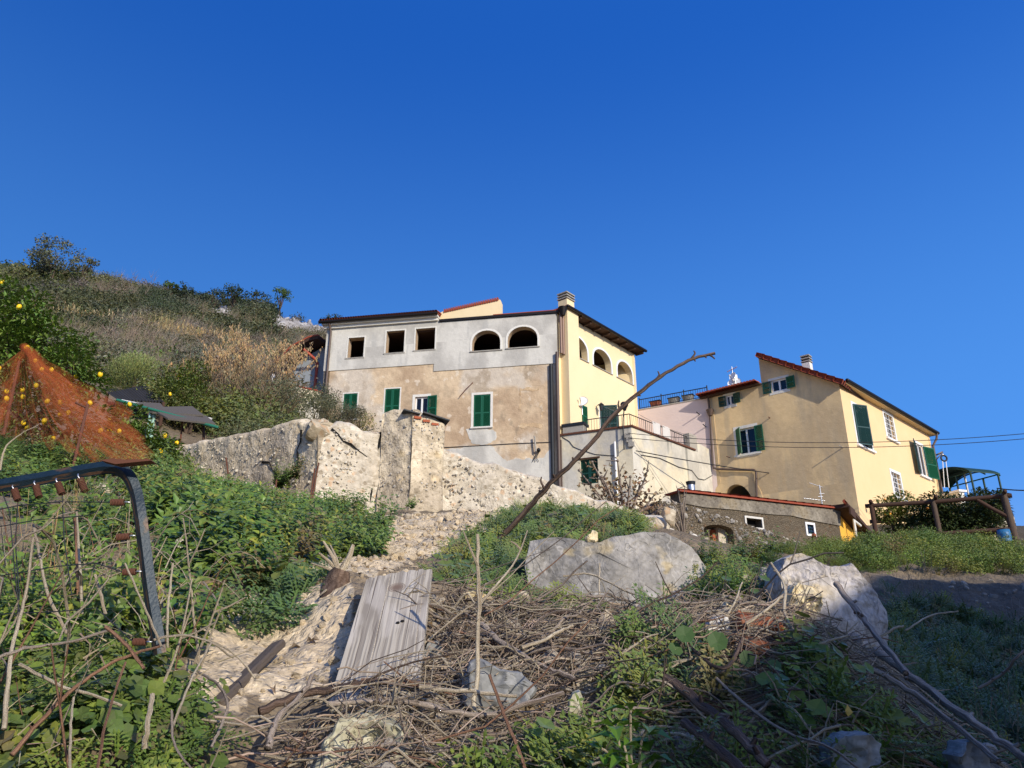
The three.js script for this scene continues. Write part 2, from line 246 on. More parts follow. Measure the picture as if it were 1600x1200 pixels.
// bare pale soil: the path beside the plank and the bank under the ruined wall
const barePath = plan([[330, 1130, 2.3], [400, 1000, 3.0], [480, 960, 3.7], [535, 900, 4.6], [590, 850, 6.6], [560, 812, 10.6], [800, 795, 11.9], [830, 818, 9.4], [720, 845, 7.6], [670, 880, 5.9], [650, 900, 4.2], [605, 960, 2.9], [565, 1020, 2.6], [500, 1125, 2.2]]);
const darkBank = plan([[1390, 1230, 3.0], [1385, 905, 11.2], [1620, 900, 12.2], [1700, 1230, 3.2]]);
{
  // one sheet out past the horizon, finer where it is near
  const rings = [], angs = []; let r = 0.05; while (r < 1500) { rings.push(r); r += r < 1 ? 0.12 : r < 16 ? Math.max(0.025, r * 0.009) : r * 0.02; } rings.push(2600);
  for (let a = -40; a <= 40; a += 0.2) angs.push(a); for (let a = 43; a < 317; a += 4) angs.push(a); angs.push(320);
  const P = [], C = [], U = [], I = [], n = angs.length;
  for (const q of rings) for (const a of angs) {
    const x = Math.sin(a * Math.PI / 180) * q, z = -Math.cos(a * Math.PI / 180) * q;
    P.push(x, hgt(x, z), z); U.push(x, z);
    const f = fbm(x * 0.7, z * 0.7, 4, 12), g = fbm(x * 3, z * 3, 3, 13);
    let c = mixc([0.15, 0.12, 0.08], [0.40, 0.31, 0.20], f);                                     // earth
    if (inside(x + (f - 0.5) * 0.9, z + (g - 0.5) * 0.9, barePath)) c = mixc([0.76, 0.61, 0.41], [0.90, 0.77, 0.55], g);
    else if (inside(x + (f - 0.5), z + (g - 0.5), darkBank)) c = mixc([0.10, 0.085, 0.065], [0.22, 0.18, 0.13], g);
    if (q > 24) { const t = step(24, 40, q); c = mixc(c, mixc([0.06, 0.055, 0.03], [0.16, 0.125, 0.08], fbm(x * 0.12, z * 0.12, 4, 14)), t); }
    C.push(...c);
  }
  for (let j = 0; j < rings.length - 1; j++) for (let i = 0; i < n - 1; i++) { const p = j * n + i; I.push(p, p + 1, p + n, p + 1, p + n + 1, p + n); }
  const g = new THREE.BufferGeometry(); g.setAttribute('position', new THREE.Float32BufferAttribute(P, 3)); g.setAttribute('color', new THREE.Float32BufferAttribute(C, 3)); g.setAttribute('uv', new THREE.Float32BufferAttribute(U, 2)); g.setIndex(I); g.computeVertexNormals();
  const soil = tex(512, 512, per((u, v) => { const a = fbm(u * 30, v * 30, 5, 21), b = n2(u * 90, v * 90, 22); const k = 172 + 96 * a + (b > 0.84 ? 40 : b < 0.14 ? -50 : 0); return [k, k * 0.985, k * 0.96]; }));
  soil.repeat.set(1.1, 1.1);
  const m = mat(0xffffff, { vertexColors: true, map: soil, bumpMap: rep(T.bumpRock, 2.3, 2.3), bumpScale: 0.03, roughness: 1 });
  setting('ground', g, m, 'earth slope rising to the wooded hill');
}
// ------------------------------------------------------------------ house materials
const stain = (x, y, s) => fbm(x, y, 5, s);
const TX = {};
TX.old = tex(1024, 768, per((u, v) => {                                              // 11 x 7 m of weathered render
  const x = u * 11, y = v * 9; let c = mixc([214, 190, 156], [180, 154, 124], step(0.32, 0.7, stain(x * 0.7, y * 0.9, 31)));
  c = mixc(c, [206, 196, 180], step(0.54, 0.68, stain(x * 0.55 + 9, y * 0.6, 32)) * 0.75);
  c = mixc(c, [158, 140, 116], step(0.56, 0.74, stain(x * 2.6, y * 1.8, 33)) * (0.35 + 0.45 * step(6, 9.5, x)));
  c = mixc(c, [236, 226, 208], step(0.70, 0.76, stain(x * 3.3, y * 3.3, 34)) * 0.5);
  const n = 12 * (n2(x * 60, y * 60, 35) - 0.5) + 26 * (stain(x * 7, y * 7, 36) - 0.5); return [c[0] + n, c[1] + n, c[2] + n * 0.9];
}));
TX.cement = tex(1024, 512, (u, v) => {
  const x = u * 11, y = v * 4; let c = mixc([212, 208, 196], [184, 180, 170], step(0.35, 0.68, stain(x * 1.1, y * 0.8, 41)));
  c = mixc(c, [180, 178, 170], step(0.58, 0.75, stain(x * 2.6, y * 0.5, 42)) * 0.6);
  const n = 14 * (stain(x * 9, y * 9, 43) - 0.5) + 7 * (n2(x * 55, y * 55, 44) - 0.5); return [c[0] + n, c[1] + n, c[2] + n];
});
TX.yellow = tex(512, 512, per((u, v) => { const n = 10 * (stain(u * 6, v * 5, 51) - 0.5) + 5 * (n2(u * 200, v * 200, 52) - 0.5); return [241 + n, 219 + n, 174 + n * 1.3]; }));
TX.streak = tex(1024, 512, per((u, v) => {                                     // 8 x 4 m: pale render with rain streaks
  const x = u * 8, y = v * 4; let c = mixc([212, 206, 190], [188, 182, 168], step(0.35, 0.7, stain(x * 1.6, y * 0.9, 61)));
  const st = step(0.66, 0.80, fbm(x * 3.2 + 0.2 * n2(x, y * 3, 66), y * 0.22, 3, 62)) * step(0.3, 0.55, n2(x * 2, y * 1.2, 63));
  c = mixc(c, [134, 132, 122], st * 0.75); c = mixc(c, [240, 222, 178], step(0.52, 0.7, stain(x * 0.8 + 4, y * 0.7, 64)) * 0.5);
  const n = 16 * (stain(x * 9, y * 9, 65) - 0.5); return [c[0] + n, c[1] + n, c[2] + n];
}));
TX.tan = tex(1024, 768, (u, v) => {
  const x = u * 8, y = v * 9; let c = mixc([234, 204, 152], [206, 180, 138], step(0.36, 0.66, stain(x * 0.8, y * 0.45, 71)));
  c = mixc(c, [196, 176, 142], step(0.50, 0.72, stain(x * 2.2, y * 0.28, 72)) * 0.6);
  const n = 13 * (stain(x * 6, y * 6, 73) - 0.5) + 6 * (n2(x * 50, y * 50, 74) - 0.5); return [c[0] + n, c[1] + n, c[2] + n];
});
TX.pink = tex(512, 256, per((u, v) => { const n = 12 * (stain(u * 6, v * 5, 81) - 0.5); return [226 + n, 206 + n, 196 + n]; }));
const wallMat = (t, w, h, b = 0.012, o = {}) => mat(0xffffff, { map: rep(t, 1 / w, 1 / h), bumpMap: rep(T.bumpRock, 0.8, 0.8), bumpScale: b, roughness: 0.95, ...o });
const M = {
  old: wallMat(TX.old, 11, 9, 0.02), cement: wallMat(TX.cement, 11, 4), yellow: wallMat(TX.yellow, 4, 4, 0.004), streak: wallMat(TX.streak, 8, 4), tan: wallMat(TX.tan, 8, 9, 0.01), pink: wallMat(TX.pink, 4, 2, 0.006),
  paleTrim: mat(0xe6e2d6, { bumpMap: rep(T.bumpFine, 1, 1), bumpScale: 0.01 }), white: mat(0xefeeea, { roughness: 0.5 }),
  shutter: mat(0x0b5a3e, { roughness: 0.55 }), shutterDark: mat(0x0d4034, { roughness: 0.55 }), shutterBlue: mat(0x1b4344, { roughness: 0.6 }),
  glass: new THREE.MeshPhysicalMaterial({ color: 0x11151f, roughness: 0.06, metalness: 0, ior: 1.5, specularIntensity: 1 }),
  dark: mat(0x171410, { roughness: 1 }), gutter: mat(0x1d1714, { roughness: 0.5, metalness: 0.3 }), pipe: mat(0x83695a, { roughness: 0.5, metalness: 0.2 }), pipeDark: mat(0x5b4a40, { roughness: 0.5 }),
  wood: mat(0x4a3325, { roughness: 0.9 }), tile: mat(0x9e4c34, { roughness: 0.9, bumpMap: rep(T.bumpFine, 3, 3), bumpScale: 0.01 }), rust: mat(0x66402f, { roughness: 0.95 }), redPaint: mat(0xb04a36, { roughness: 0.7 }),
  iron: mat(0x2c3034, { roughness: 0.6, metalness: 0.4 }), steel: mat(0xb9bcc0, { roughness: 0.35, metalness: 0.8 }), cable: mat(0x1c1c1e, { roughness: 0.7 }), dish: mat(0xe9ebec, { roughness: 0.5 }), concrete: mat(0xaaa498, { bumpMap: rep(T.bumpFine, 2, 2), bumpScale: 0.01 }),
  terracotta: mat(0xa85b3c), green: mat(0x2f7a5c, { roughness: 0.6 }), ochre: mat(0xf0b743, { bumpMap: rep(T.bumpFine, 2, 2), bumpScale: 0.01 }),
};
// ------------------------------------------------------------------ pieces of houses (sizes in metres, on a wall)
const slab = (w, s0, s1, y0, y1, z0, z1) => bx(s0, s1, y0, y1, z0, z1);
function child(parent, wall, name, geo, m, out = 0) { const o = mesh(name, geo, m, parent); wall.put(o, 0, 0, out); return o; }
function frameGeo(r, t, d, z) { return merge([bx(r.s0, r.s0 + t, r.y0, r.y1, z, z + d), bx(r.s1 - t, r.s1, r.y0, r.y1, z, z + d), bx(r.s0 + t, r.s1 - t, r.y1 - t, r.y1, z, z + d), bx(r.s0 + t, r.s1 - t, r.y0, r.y0 + t, z, z + d)]); }
function surround(parent, wall, r, t, m = M.paleTrim, out = 0.02) {                              // a painted or rendered band round an opening
  const q = { s0: r.s0 - t, s1: r.s1 + t, y0: r.y0 - t, y1: r.y1 + t };
  return child(parent, wall, 'window_surround', merge([bx(q.s0, r.s0, q.y0, q.y1, 0.002, out), bx(r.s1, q.s1, q.y0, q.y1, 0.002, out), bx(r.s0, r.s1, r.y1, q.y1, 0.002, out), bx(r.s0, r.s1, q.y0, r.y0, 0.002, out)]), m);
}
function shutterGeo(w, h) {                                                                      // louvred leaf with its hinge edge at x = 0
  const g = [], f = 0.055, t = 0.035; g.push(bx(0, f, 0, h, 0, t), bx(w - f, w, 0, h, 0, t)); const rails = [0, h * 0.42, h - f]; for (const y of rails) g.push(bx(f, w - f, y, y + f, 0.001, t - 0.001));
  for (let k = 0; k < 2; k++) { const a = rails[k] + f, b = rails[k + 1], n = Math.max(3, Math.round((b - a) / 0.055)); for (let i = 0; i < n; i++) { g.push(new THREE.BoxGeometry(w - 2 * f, 0.05, 0.008).rotateX(0.7).translate(w / 2, a + (i + 0.5) * (b - a) / n, t / 2)); } }
  return merge(g);
}
function leafShutter(parent, wall, s, y, w, h, open = 0, out = 0.03, m = M.shutter, mirror = false) {  // open 0 = shut across, angle in rad swings out about the hinge
  const o = mesh('shutter', shutterGeo(w, h), m, parent); wall.put(o, s, y, out); if (mirror) { o.rotation.y += Math.PI + open; } else o.rotation.y -= open; return o;
}
function closedShutters(parent, wall, r, m = M.shutter, out = -0.05) { const w = (r.s1 - r.s0) / 2 - 0.006; leafShutter(parent, wall, r.s0, r.y0, w, r.y1 - r.y0, 0, out, m); const o = mesh('shutter', shutterGeo(w, r.y1 - r.y0), m, parent); wall.put(o, r.s1 - w, r.y0, out); return o; }
function casement(parent, wall, r, depth = 0.16, m = M.white, bars = 1) {                          // window: frame with panes behind it
  const f = mesh('window', (() => { const g = [frameGeo(r, 0.06, 0.06, -depth)]; for (let i = 1; i <= bars; i++) { const s = lerp(r.s0, r.s1, i / (bars + 1)); g.push(bx(s - 0.04, s + 0.04, r.y0 + 0.06, r.y1 - 0.06, -depth + 0.001, -depth + 0.055)); } return merge(g); })(), m, parent); wall.put(f);
  for (let i = 0; i <= bars; i++) { const a = lerp(r.s0, r.s1, i / (bars + 1)), b = lerp(r.s0, r.s1, (i + 1) / (bars + 1)); mesh('pane', bx(a + 0.05, b - 0.05, r.y0 + 0.05, r.y1 - 0.05, -depth + 0.01, -depth + 0.02), M.glass, f); }
  return f;
}
function grille(parent, wall, r, m = M.white, nx = 3, ny = 5, out = -0.04) { const g = []; for (let i = 0; i <= nx; i++) { const s = lerp(r.s0, r.s1, i / nx); g.push(bx(s - 0.012, s + 0.012, r.y0, r.y1, out, out + 0.02)); } for (let j = 0; j <= ny; j++) { const y = lerp(r.y0, r.y1, j / ny); g.push(bx(r.s0, r.s1, y - 0.012, y + 0.012, out + 0.021, out + 0.035)); } return child(parent, wall, 'window_grille', merge(g), m); }
function chimneyGeo(w, d, h) { return merge([bx(-w / 2, w / 2, 0, h * 0.58, -d / 2, d / 2)]); }
function chimney(parent, pos, turn, w, d, h, m) {
  const o = mesh('chimney', chimneyGeo(w, d, h), m, parent); o.position.set(pos[0] - parent.position.x, pos[1] - parent.position.y, pos[2] - parent.position.z); o.rotation.y = turn;
  const slabs = [], n = 3; for (let i = 0; i < n; i++) { const y = h * (0.62 + 0.145 * i); slabs.push(box(w * 1.14, h * 0.06, d * 1.14, 0, y + h * 0.035, 0)); }
  mesh('chimney_slab', merge(slabs), M.concrete, o);
  const posts = []; for (const a of [-1, 1]) for (const b of [-1, 1]) posts.push(box(w * 0.16, h * 0.36, d * 0.16, a * w * 0.36, h * 0.76, b * d * 0.36)); posts.push(box(w * 0.5, h * 0.36, d * 0.5, 0, h * 0.76, 0)); mesh('chimney_core', merge(posts), M.dark, o); return o;
}
function tileRow(n, pitch, len, r = 0.085) { const g = []; for (let i = 0; i < n; i++) { const c = new THREE.CylinderGeometry(r * 0.92, r * 1.08, len, 7, 1, true, 0, Math.PI).rotateX(Math.PI / 2).rotateZ(Math.PI / 2 * 0); g.push(c.rotateZ(0).translate((i + 0.5) * pitch, 0, 0)); } return g; }
function pipePath(parent, name, pts, r, m) { const o = mesh(name, tube(pts.map(p => [p[0] - parent.position.x, p[1] - parent.position.y, p[2] - parent.position.z]), r, 7), m, parent); return o; }

// plan of the houses, from the corner of the left house
const C0 = [2.05, -32];
const dirAz = a => [Math.sin(a * Math.PI / 180), -Math.cos(a * Math.PI / 180)];
const W1 = new Wall(...C0, -dirAz(-80)[0], -dirAz(-80)[1]);                         // long front, s < 0 to the left
const W2 = new Wall(...C0, ...dirAz(40));                                          // yellow side
const W3 = new Wall(...C0, ...dirAz(115));                                         // terrace front
const kx = W3.pos(3.216, 0); const W4 = new Wall(kx[0], kx[2], ...dirAz(43));
const W5 = new Wall(9.5, -35.4, ...dirAz(131.1));                                  // tan gable front of the right house
const rc = W5.pos(6.24, 0); const W7 = new Wall(rc[0], rc[2], ...dirAz(45.5));
const pe = W2.pos(6.83, 0); const W6 = new Wall(pe[0], pe[2], 9.6 - pe[0], -35.3 - pe[2]);
// relative rectangle helper: everything on a house is authored against the house's origin at world zero, so houses stand at [0, 0, 0] + base
function onHouse(o) { return o; }

// ------------------------------------------------------------------ left house
{
  const by = hgt(C0[0], C0[1]) - 0.5, H = base('old_house', [C0[0], by, C0[1]]);
  tag(H, 'old two-storey house with arched loggia, grey cement top floor and stained brown plaster below', 'house');
  const loc = (wall, o) => o;
  const R = {
    u1: W1.rect(544.3, 528, 569, 559), u2: W1.rect(603.8, 517.5, 632, 551.5), u3: W1.rect(649.7, 513.5, 680, 547),
    a1: W1.rect(738, 517, 782, 548), a2: W1.rect(793.5, 511, 840, 543), A: W1.rect(536, 615, 557.5, 655), B: W1.rect(601, 607.5, 624, 655), Cw: W1.rect(648, 620, 668.5, 655), D: W1.rect(740, 616.5, 766.3, 667), low: W1.rect(771.5, 722.6, 788, 730),
  };
  for (const k of ['u1', 'u2', 'u3', 'A', 'B', 'Cw', 'D', 'low']) { }
  const left = W1.on(508, 560)[0], yTopR = W1.on(868, 490)[1], yTopL = W1.on(690, 497)[1], yB1 = W1.on(677, 569)[1], yB2 = W1.on(677, 580.5)[1], sStep = W1.on(678, 575)[0], sRoof = W1.on(686.5, 500)[0];
  const y0 = by, arch = (r, g = 0) => archHole(r.s0, r.s1, r.y0, r.y1, 0.62, 14, g);
  const outline = [[left, y0], [0, y0], [0, yTopR], [sRoof, yTopR], [sRoof, yTopL], [left, yTopL]];
  child(H, W1, 'wall', poly(outline, [...['u1', 'u2', 'u3', 'A', 'B', 'Cw', 'D', 'low'].map(k => rectHole(R[k])), arch(R.a1), arch(R.a2)], 0.34), M.old);
  const layer = [[left - 0.02, yB1], [sStep, yB1], [sStep, yB2], [0.0, yB2], [0.0, yTopR - 0.02], [sRoof, yTopR - 0.02], [sRoof, yTopL - 0.02], [left - 0.02, yTopL - 0.02]];
  child(H, W1, 'cement_layer', poly(layer, [...['u1', 'u2', 'u3'].map(k => rectHole(R[k])), arch(R.a1), arch(R.a2)], 0.035), M.cement, 0.037);
  // frames of the upper openings, a hand wider than the holes
  for (const k of ['u1', 'u2', 'u3']) { const r = R[k]; surround(H, W1, r, 0.07, M.paleTrim, 0.052).name = 'window_surround'; child(H, W1, 'sill', bx(r.s0 - 0.1, r.s1 + 0.06, r.y0 - 0.045, r.y0 - 0.002, -0.3, 0.075), M.concrete); }
  for (const k of ['a1', 'a2']) { const r = R[k]; child(H, W1, 'arch_surround', poly(archHole(r.s0, r.s1, r.y0, r.y1, 0.62, 14, 0.09), [archHole(r.s0, r.s1, r.y0, r.y1, 0.62, 14, 0.001)], 0.02), M.paleTrim, 0.058); child(H, W1, 'sill', bx(r.s0 - 0.1, r.s1 + 0.1, r.y0 - 0.05, r.y0 - 0.002, -0.3, 0.085), M.concrete); }
  // lower openings
  for (const k of ['A', 'B', 'D']) { const r = R[k]; surround(H, W1, r, k === 'D' ? 0.11 : 0.06, M.paleTrim, 0.012); closedShutters(H, W1, r); child(H, W1, 'sill', bx(r.s0 - 0.12, r.s1 + 0.12, r.y0 - 0.07, r.y0 - 0.003, -0.05, 0.09), M.paleTrim); }
  { const r = R.Cw; surround(H, W1, r, 0.12, M.paleTrim, 0.014); casement(H, W1, r, 0.14); const e = W1.rect(668.5, 620, 683.5, 649.5); leafShutter(H, W1, r.s1, r.y0, e.s1 - e.s0, r.y1 - r.y0, 0.16, 0.03); }
  for (let i = 0; i < 3; i++) { const s = lerp(R.low.s0, R.low.s1, (i + 0.5) / 3); child(H, W1, 'window_bar', bx(s - 0.012, s + 0.012, R.low.y0, R.low.y1, -0.1, -0.08), M.iron); }
  // cement repairs, a few millimetres proud
  const blob = (pts, out) => { const o = [], v = pts.map(p => W1.on(...p)); v.forEach((a, i) => { const b = v[(i + 1) % v.length], n = Math.max(1, Math.round(Math.hypot(b[0] - a[0], b[1] - a[1]) / 0.08)); for (let k = 0; k < n; k++) { const x = lerp(a[0], b[0], k / n), y = lerp(a[1], b[1], k / n); o.push([x + (fbm(x * 5, y * 5, 3, 7) - 0.5) * 0.22, y + (fbm(x * 5, y * 5, 3, 8) - 0.5) * 0.22]); } }); return poly(o, [], out - 0.001); };
  child(H, W1, 'cement_patch', blob([[729, 672], [735, 690], [746, 695.5], [762, 695], [774, 688], [776, 676], [772, 671], [752, 669.5], [735, 669]], 0.01), M.cement, 0.011);
  child(H, W1, 'cement_patch', blob([[690, 702], [740, 697], [768, 696], [776, 707], [790, 719], [815, 718], [850, 714], [863.5, 700], [862, 760], [690, 775]], 0.01), M.cement, 0.012);
  const scar = wallMat(TX.old, 3, 3, 0.02, { color: 0xfffaf0 });
  for (const q of [[[812, 607], [842, 606], [842, 609.5], [815, 611], [815.5, 640], [812, 641]], [[845, 630], [849, 629], [849, 652], [845, 653]], [[808, 664], [830, 661], [848, 663], [847, 667], [828, 666], [809, 669]]]) child(H, W1, 'plaster_scar', blob(q, 0.006), scar, 0.008);
  // yellow side with three arches and a chimney breast
  const sEnd = W2.on(995, 610)[0], yE0 = W2.on(885, 496)[1], yE1 = W2.on(990, 551)[1], yE = (yE0 + yE1) / 2;
  const ar = [W2.rect(896, 528, 917, 563), W2.rect(927, 548, 954, 578), W2.rect(964.3, 566, 987.2, 594)]; const w1 = ar[1].s1 - ar[1].s0; ar[0].s0 = ar[0].s1 - w1; const ys = (ar[1].y0 + ar[2].y0) / 2, yt = (ar[1].y1 + ar[2].y1) / 2; for (const r of ar) { r.y0 = ys; r.y1 = yt; }
  const door = W2.rect(938, 641, 966, 690), bal = W2.rect(901.5, 636, 905.6, 660);
  child(H, W2, 'wall', poly([[0, y0], [sEnd, y0], [sEnd, yE], [0, yE]], [...ar.map(r => arch(r)), rectHole(door)], 0.32), M.yellow);
  for (const r of ar) { child(H, W2, 'arch_surround', poly(archHole(r.s0, r.s1, r.y0, r.y1, 0.62, 14, 0.1), [archHole(r.s0, r.s1, r.y0, r.y1, 0.62, 14, 0.001)], 0.03), M.white, 0.032); child(H, W2, 'sill', bx(r.s0 - 0.1, r.s1 + 0.1, r.y0 - 0.04, r.y0 - 0.002, -0.3, 0.05), M.concrete); }
  surround(H, W2, door, 0.08, M.white, 0.02); casement(H, W2, { ...door, s0: lerp(door.s0, door.s1, 0.3), s1: lerp(door.s0, door.s1, 0.62) }, 0.1);
  leafShutter(H, W2, door.s0, door.y0, (door.s1 - door.s0) / 2, door.y1 - door.y0, 1.0, 0.04, M.shutterBlue); leafShutter(H, W2, door.s1, door.y0, (door.s1 - door.s0) / 2, door.y1 - door.y0, 0.5, 0.04, M.shutterBlue, true);
  child(H, W2, 'shutter', shutterGeo(0.4, 0.9).translate(bal.s0 + 0.38, bal.y0, 0.02), M.shutter);
  const cb = W2.rect(883, 500, 897.5, 545), bs0 = 0.25, bs1 = W2.on(897.8, 530)[0] - 0.25;
  child(H, W2, 'chimney_breast', poly([[bs0, y0], [bs1, y0], [bs1, yE + 0.1], [bs0, yE + 0.1]], [], 0.42), M.yellow, 0.425);
  // back and far walls so the rooms are dark
  const bk = W1.off(-7), b0 = W1.pos(left, 0, 0), b1 = W1.pos(left, 0, -8), e2 = W2.pos(sEnd, 0);
  const far = new Wall(e2[0], e2[2], b1[0] - e2[0], b1[2] - e2[2]), lf = new Wall(b1[0], b1[2], b0[0] - b1[0], b0[2] - b1[2]);
  const fl = Math.hypot(b1[0] - e2[0], b1[2] - e2[2]);
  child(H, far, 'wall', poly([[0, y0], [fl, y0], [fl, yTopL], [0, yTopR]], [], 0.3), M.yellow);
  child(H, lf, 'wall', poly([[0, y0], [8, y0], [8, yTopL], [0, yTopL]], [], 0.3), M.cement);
  const pg = [W1.pos(left, 0), W1.pos(0, 0), W2.pos(sEnd, 0), b1];
  const cen = [0, 2].map(k => pg.reduce((a, p) => a + p[k], 0) / 4), flat = (y, grow = 0, t = 0.25) => { const s = new THREE.Shape(pg.map(p => new THREE.Vector2(lerp(cen[0], p[0], 0.95) - C0[0], -(lerp(cen[1], p[2], 0.95) - C0[1])))); return new THREE.ExtrudeGeometry(s, { depth: t, bevelEnabled: false }).rotateX(-Math.PI / 2).translate(0, y - by, 0); };
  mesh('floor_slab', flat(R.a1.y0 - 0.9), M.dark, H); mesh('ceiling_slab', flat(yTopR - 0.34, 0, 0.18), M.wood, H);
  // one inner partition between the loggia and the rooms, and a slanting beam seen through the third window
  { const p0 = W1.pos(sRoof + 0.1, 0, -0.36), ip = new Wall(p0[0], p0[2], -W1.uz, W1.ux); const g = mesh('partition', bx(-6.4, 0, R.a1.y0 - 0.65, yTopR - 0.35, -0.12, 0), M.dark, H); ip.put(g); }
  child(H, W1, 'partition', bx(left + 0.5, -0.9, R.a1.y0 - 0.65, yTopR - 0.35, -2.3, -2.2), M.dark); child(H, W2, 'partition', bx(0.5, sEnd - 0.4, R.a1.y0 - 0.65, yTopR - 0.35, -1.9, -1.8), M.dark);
  { const p = W1.pos(R.u3.s0 + 0.2, R.u3.y0 + 0.1, -0.9), q = W1.pos(R.u3.s1 + 0.5, R.u3.y1 - 0.1, -1.6); pipePath(H, 'roof_beam', [p, q], 0.06, M.wood); }
  // roofs: left half with eaves and gutter, right half with a verge and a raised yellow wall
  const tilt = 0.22;
  const roofL = [[left - 0.28, 0], [sRoof + 0.05, 0]];
  { const o = child(H, W1, 'eaves', merge([bx(left - 0.2, sRoof - 0.02, yTopL - 0.02, yTopL + 0.09, -0.2, 0.30), bx(left - 0.12, sRoof - 0.05, yTopL - 0.16, yTopL - 0.022, 0.037, 0.16)]), M.paleTrim);
    child(H, W1, 'gutter', bar([left - 0.32, yTopL + 0.1, 0.38], [sRoof, yTopL + 0.1, 0.38], 0.085, 8), M.gutter);
    const n = 46, tl = []; for (let i = 0; i < n; i++) { const s = lerp(left - 0.26, sRoof, (i + 0.5) / n); for (let k = 0; k < 4; k++) tl.push(new THREE.CylinderGeometry(0.085, 0.11, 0.5, 6, 1, true, 0, Math.PI).rotateZ(Math.PI / 2).rotateY(Math.PI / 2).rotateX(tilt).translate(s, yTopL + 0.2 + k * 0.09, 0.22 - k * 0.4)); }
    const rf = child(H, W1, 'roof', poly([[left - 0.28, 0], [sRoof, 0], [sRoof, 0.06], [left - 0.28, 0.06]], [], 4).rotateX(tilt).translate(0, yTopL + 0.1, 0.32), M.tile);
    const rt = mesh('roof_tile', merge(tl), M.tile, rf); rt.userData.kind = 'stuff'; }
  child(H, W1, 'verge_board', bx(sRoof + 0.02, 0.1, yTopR + 0.0, yTopR + 0.11, -0.3, 0.12), M.gutter);
  { const rf = child(H, W1, 'roof', bx(sRoof + 2.6, 0.1, yTopR + 0.112, yTopR + 0.16, -2, 0.1), M.tile);
    const a = W1.off(-0.25), p = [[687.5, 508], [687.5, 489], [692, 486.5], [778, 467.4], [782, 468.5], [783.6, 472], [783.6, 500]].map(q => a.on(...q)); child(H, W1, 'parapet_wall', poly(p, [], 0.3), M.yellow, -0.25);
    const q0 = p[2], q1 = p[3], L = Math.hypot(q1[0] - q0[0], q1[1] - q0[1]), ng = [], nn = 24; for (let i = 0; i < nn; i++) ng.push(new THREE.CylinderGeometry(0.1, 0.11, 0.4, 6, 1, false, 0, Math.PI).rotateX(Math.PI / 2).rotateZ(Math.PI / 2 * 0).translate(lerp(q0[0], q1[0], (i + 0.5) / nn), lerp(q0[1], q1[1], (i + 0.5) / nn), -0.4)); child(H, W1, 'coping_tile', merge(ng), M.tile).userData.kind = 'stuff'; }
  // roof over the side: fascia, rafters, gutter
  { const p = W2.off(0.72); child(H, W2, 'eaves', bx(0.15, sEnd + 0.22, yE + 0.08, yE + 0.13, -1, 0.5), M.wood); for (let i = 0; i < 8; i++) { const s = bs1 + 0.2 + i * (sEnd - bs1 - 0.1) / 7; child(H, W2, 'rafter', bx(s - 0.05, s + 0.05, yE - 0.05, yE + 0.078, 0.004, 0.46), M.wood); }
    child(H, W2, 'gutter', bar([0.1, yE + 0.12, 0.55], [sEnd + 0.26, yE + 0.12, 0.55], 0.075, 8), M.gutter); child(H, W2, 'roof', bx(0.1, sEnd + 0.22, yE + 0.131, yE + 0.17, -2, 0.5), M.tile); }
  { const c = W2.pos((bs0 + bs1) / 2 - 0.05, 0, 0.1); chimney(H, [c[0], yE + 0.1, c[2]], W2.turn, 0.58, 0.5, 0.95, M.yellow); const d = W2.off(-1.0).on(960, 531); const e = W2.pos(d[0], 0, -1.0); chimney(H, [e[0], yE + 0.1, e[2]], W2.turn, 0.42, 0.42, 1.0, M.paleTrim); }
  // downpipes on the corner
  const hop = W2.pos(0.02, yE - 0.3, 0.34);
  { const o = mesh('hopper', new THREE.CylinderGeometry(0.22, 0.1, 0.4, 8), M.gutter, H); o.position.set(hop[0] - C0[0], hop[1] - by + 0.16, hop[2] - C0[1]); }
  const yj = W1.on(868, 554)[1]; for (const s of [0.02, 0.2]) pipePath(H, 'downpipe', [W2.pos(s, yE - 0.3, 0.2), W2.pos(s, yj, 0.2)], 0.075, M.pipe);
  pipePath(H, 'downpipe', [W1.pos(0.0, yj + 0.05, 0.16), W1.pos(-0.02, yj - 0.5, 0.13), W1.pos(-0.02, y0, 0.13)], 0.08, M.pipeDark); pipePath(H, 'drain_pipe', [W1.pos(-0.3, yB2 - 0.05, 0.07), W1.pos(-0.3, y0, 0.07)], 0.085, M.iron);
  pipePath(H, 'downpipe', [W1.pos(left + 0.2, yTopL + 0.05, 0.34), W1.pos(left + 0.22, yTopL - 0.35, 0.12), W1.pos(left + 0.22, y0, 0.1)], 0.055, M.pipeDark);
  // cable and bracket on the front
  pipePath(H, 'wall_cable', [[692, 699.5], [740, 697], [800, 693.5], [862, 691]].map(q => W1.pos(...W1.on(...q), 0.03)), 0.014, M.cable);
  { const b = [W1.on(836, 683), W1.on(838, 707)]; const o = pipePath(H, 'cable_bracket', [W1.pos(b[0][0], b[0][1], 0.16), W1.pos(b[1][0], b[1][1], 0.16)], 0.04, M.concrete); pipePath(H, 'insulator', [W1.pos(b[1][0] + 0.12, b[1][1] + 0.08, 0.02), W1.pos(b[1][0] + 0.12, b[1][1] + 0.08, 0.16)], 0.08, M.iron); for (let i = 0; i < 3; i++) pipePath(H, 'wall_cable', [0, 1, 2, 3].map(k => W1.pos(b[1][0] - 0.1 + i * 0.09 + 0.06 * Math.sin(k * 1.6 + i), b[1][1] - k * 0.14, 0.06)), 0.012, M.cable); }
  { const q = W1.on(739, 598), e = W1.on(719, 621); pipePath(H, 'iron_rod', [W1.pos(q[0], q[1], 0.02), W1.pos(lerp(q[0], e[0], 0.5), lerp(q[1], e[1], 0.5), 0.12), W1.pos(e[0], e[1], 0.1)], 0.02, M.rust); }
}

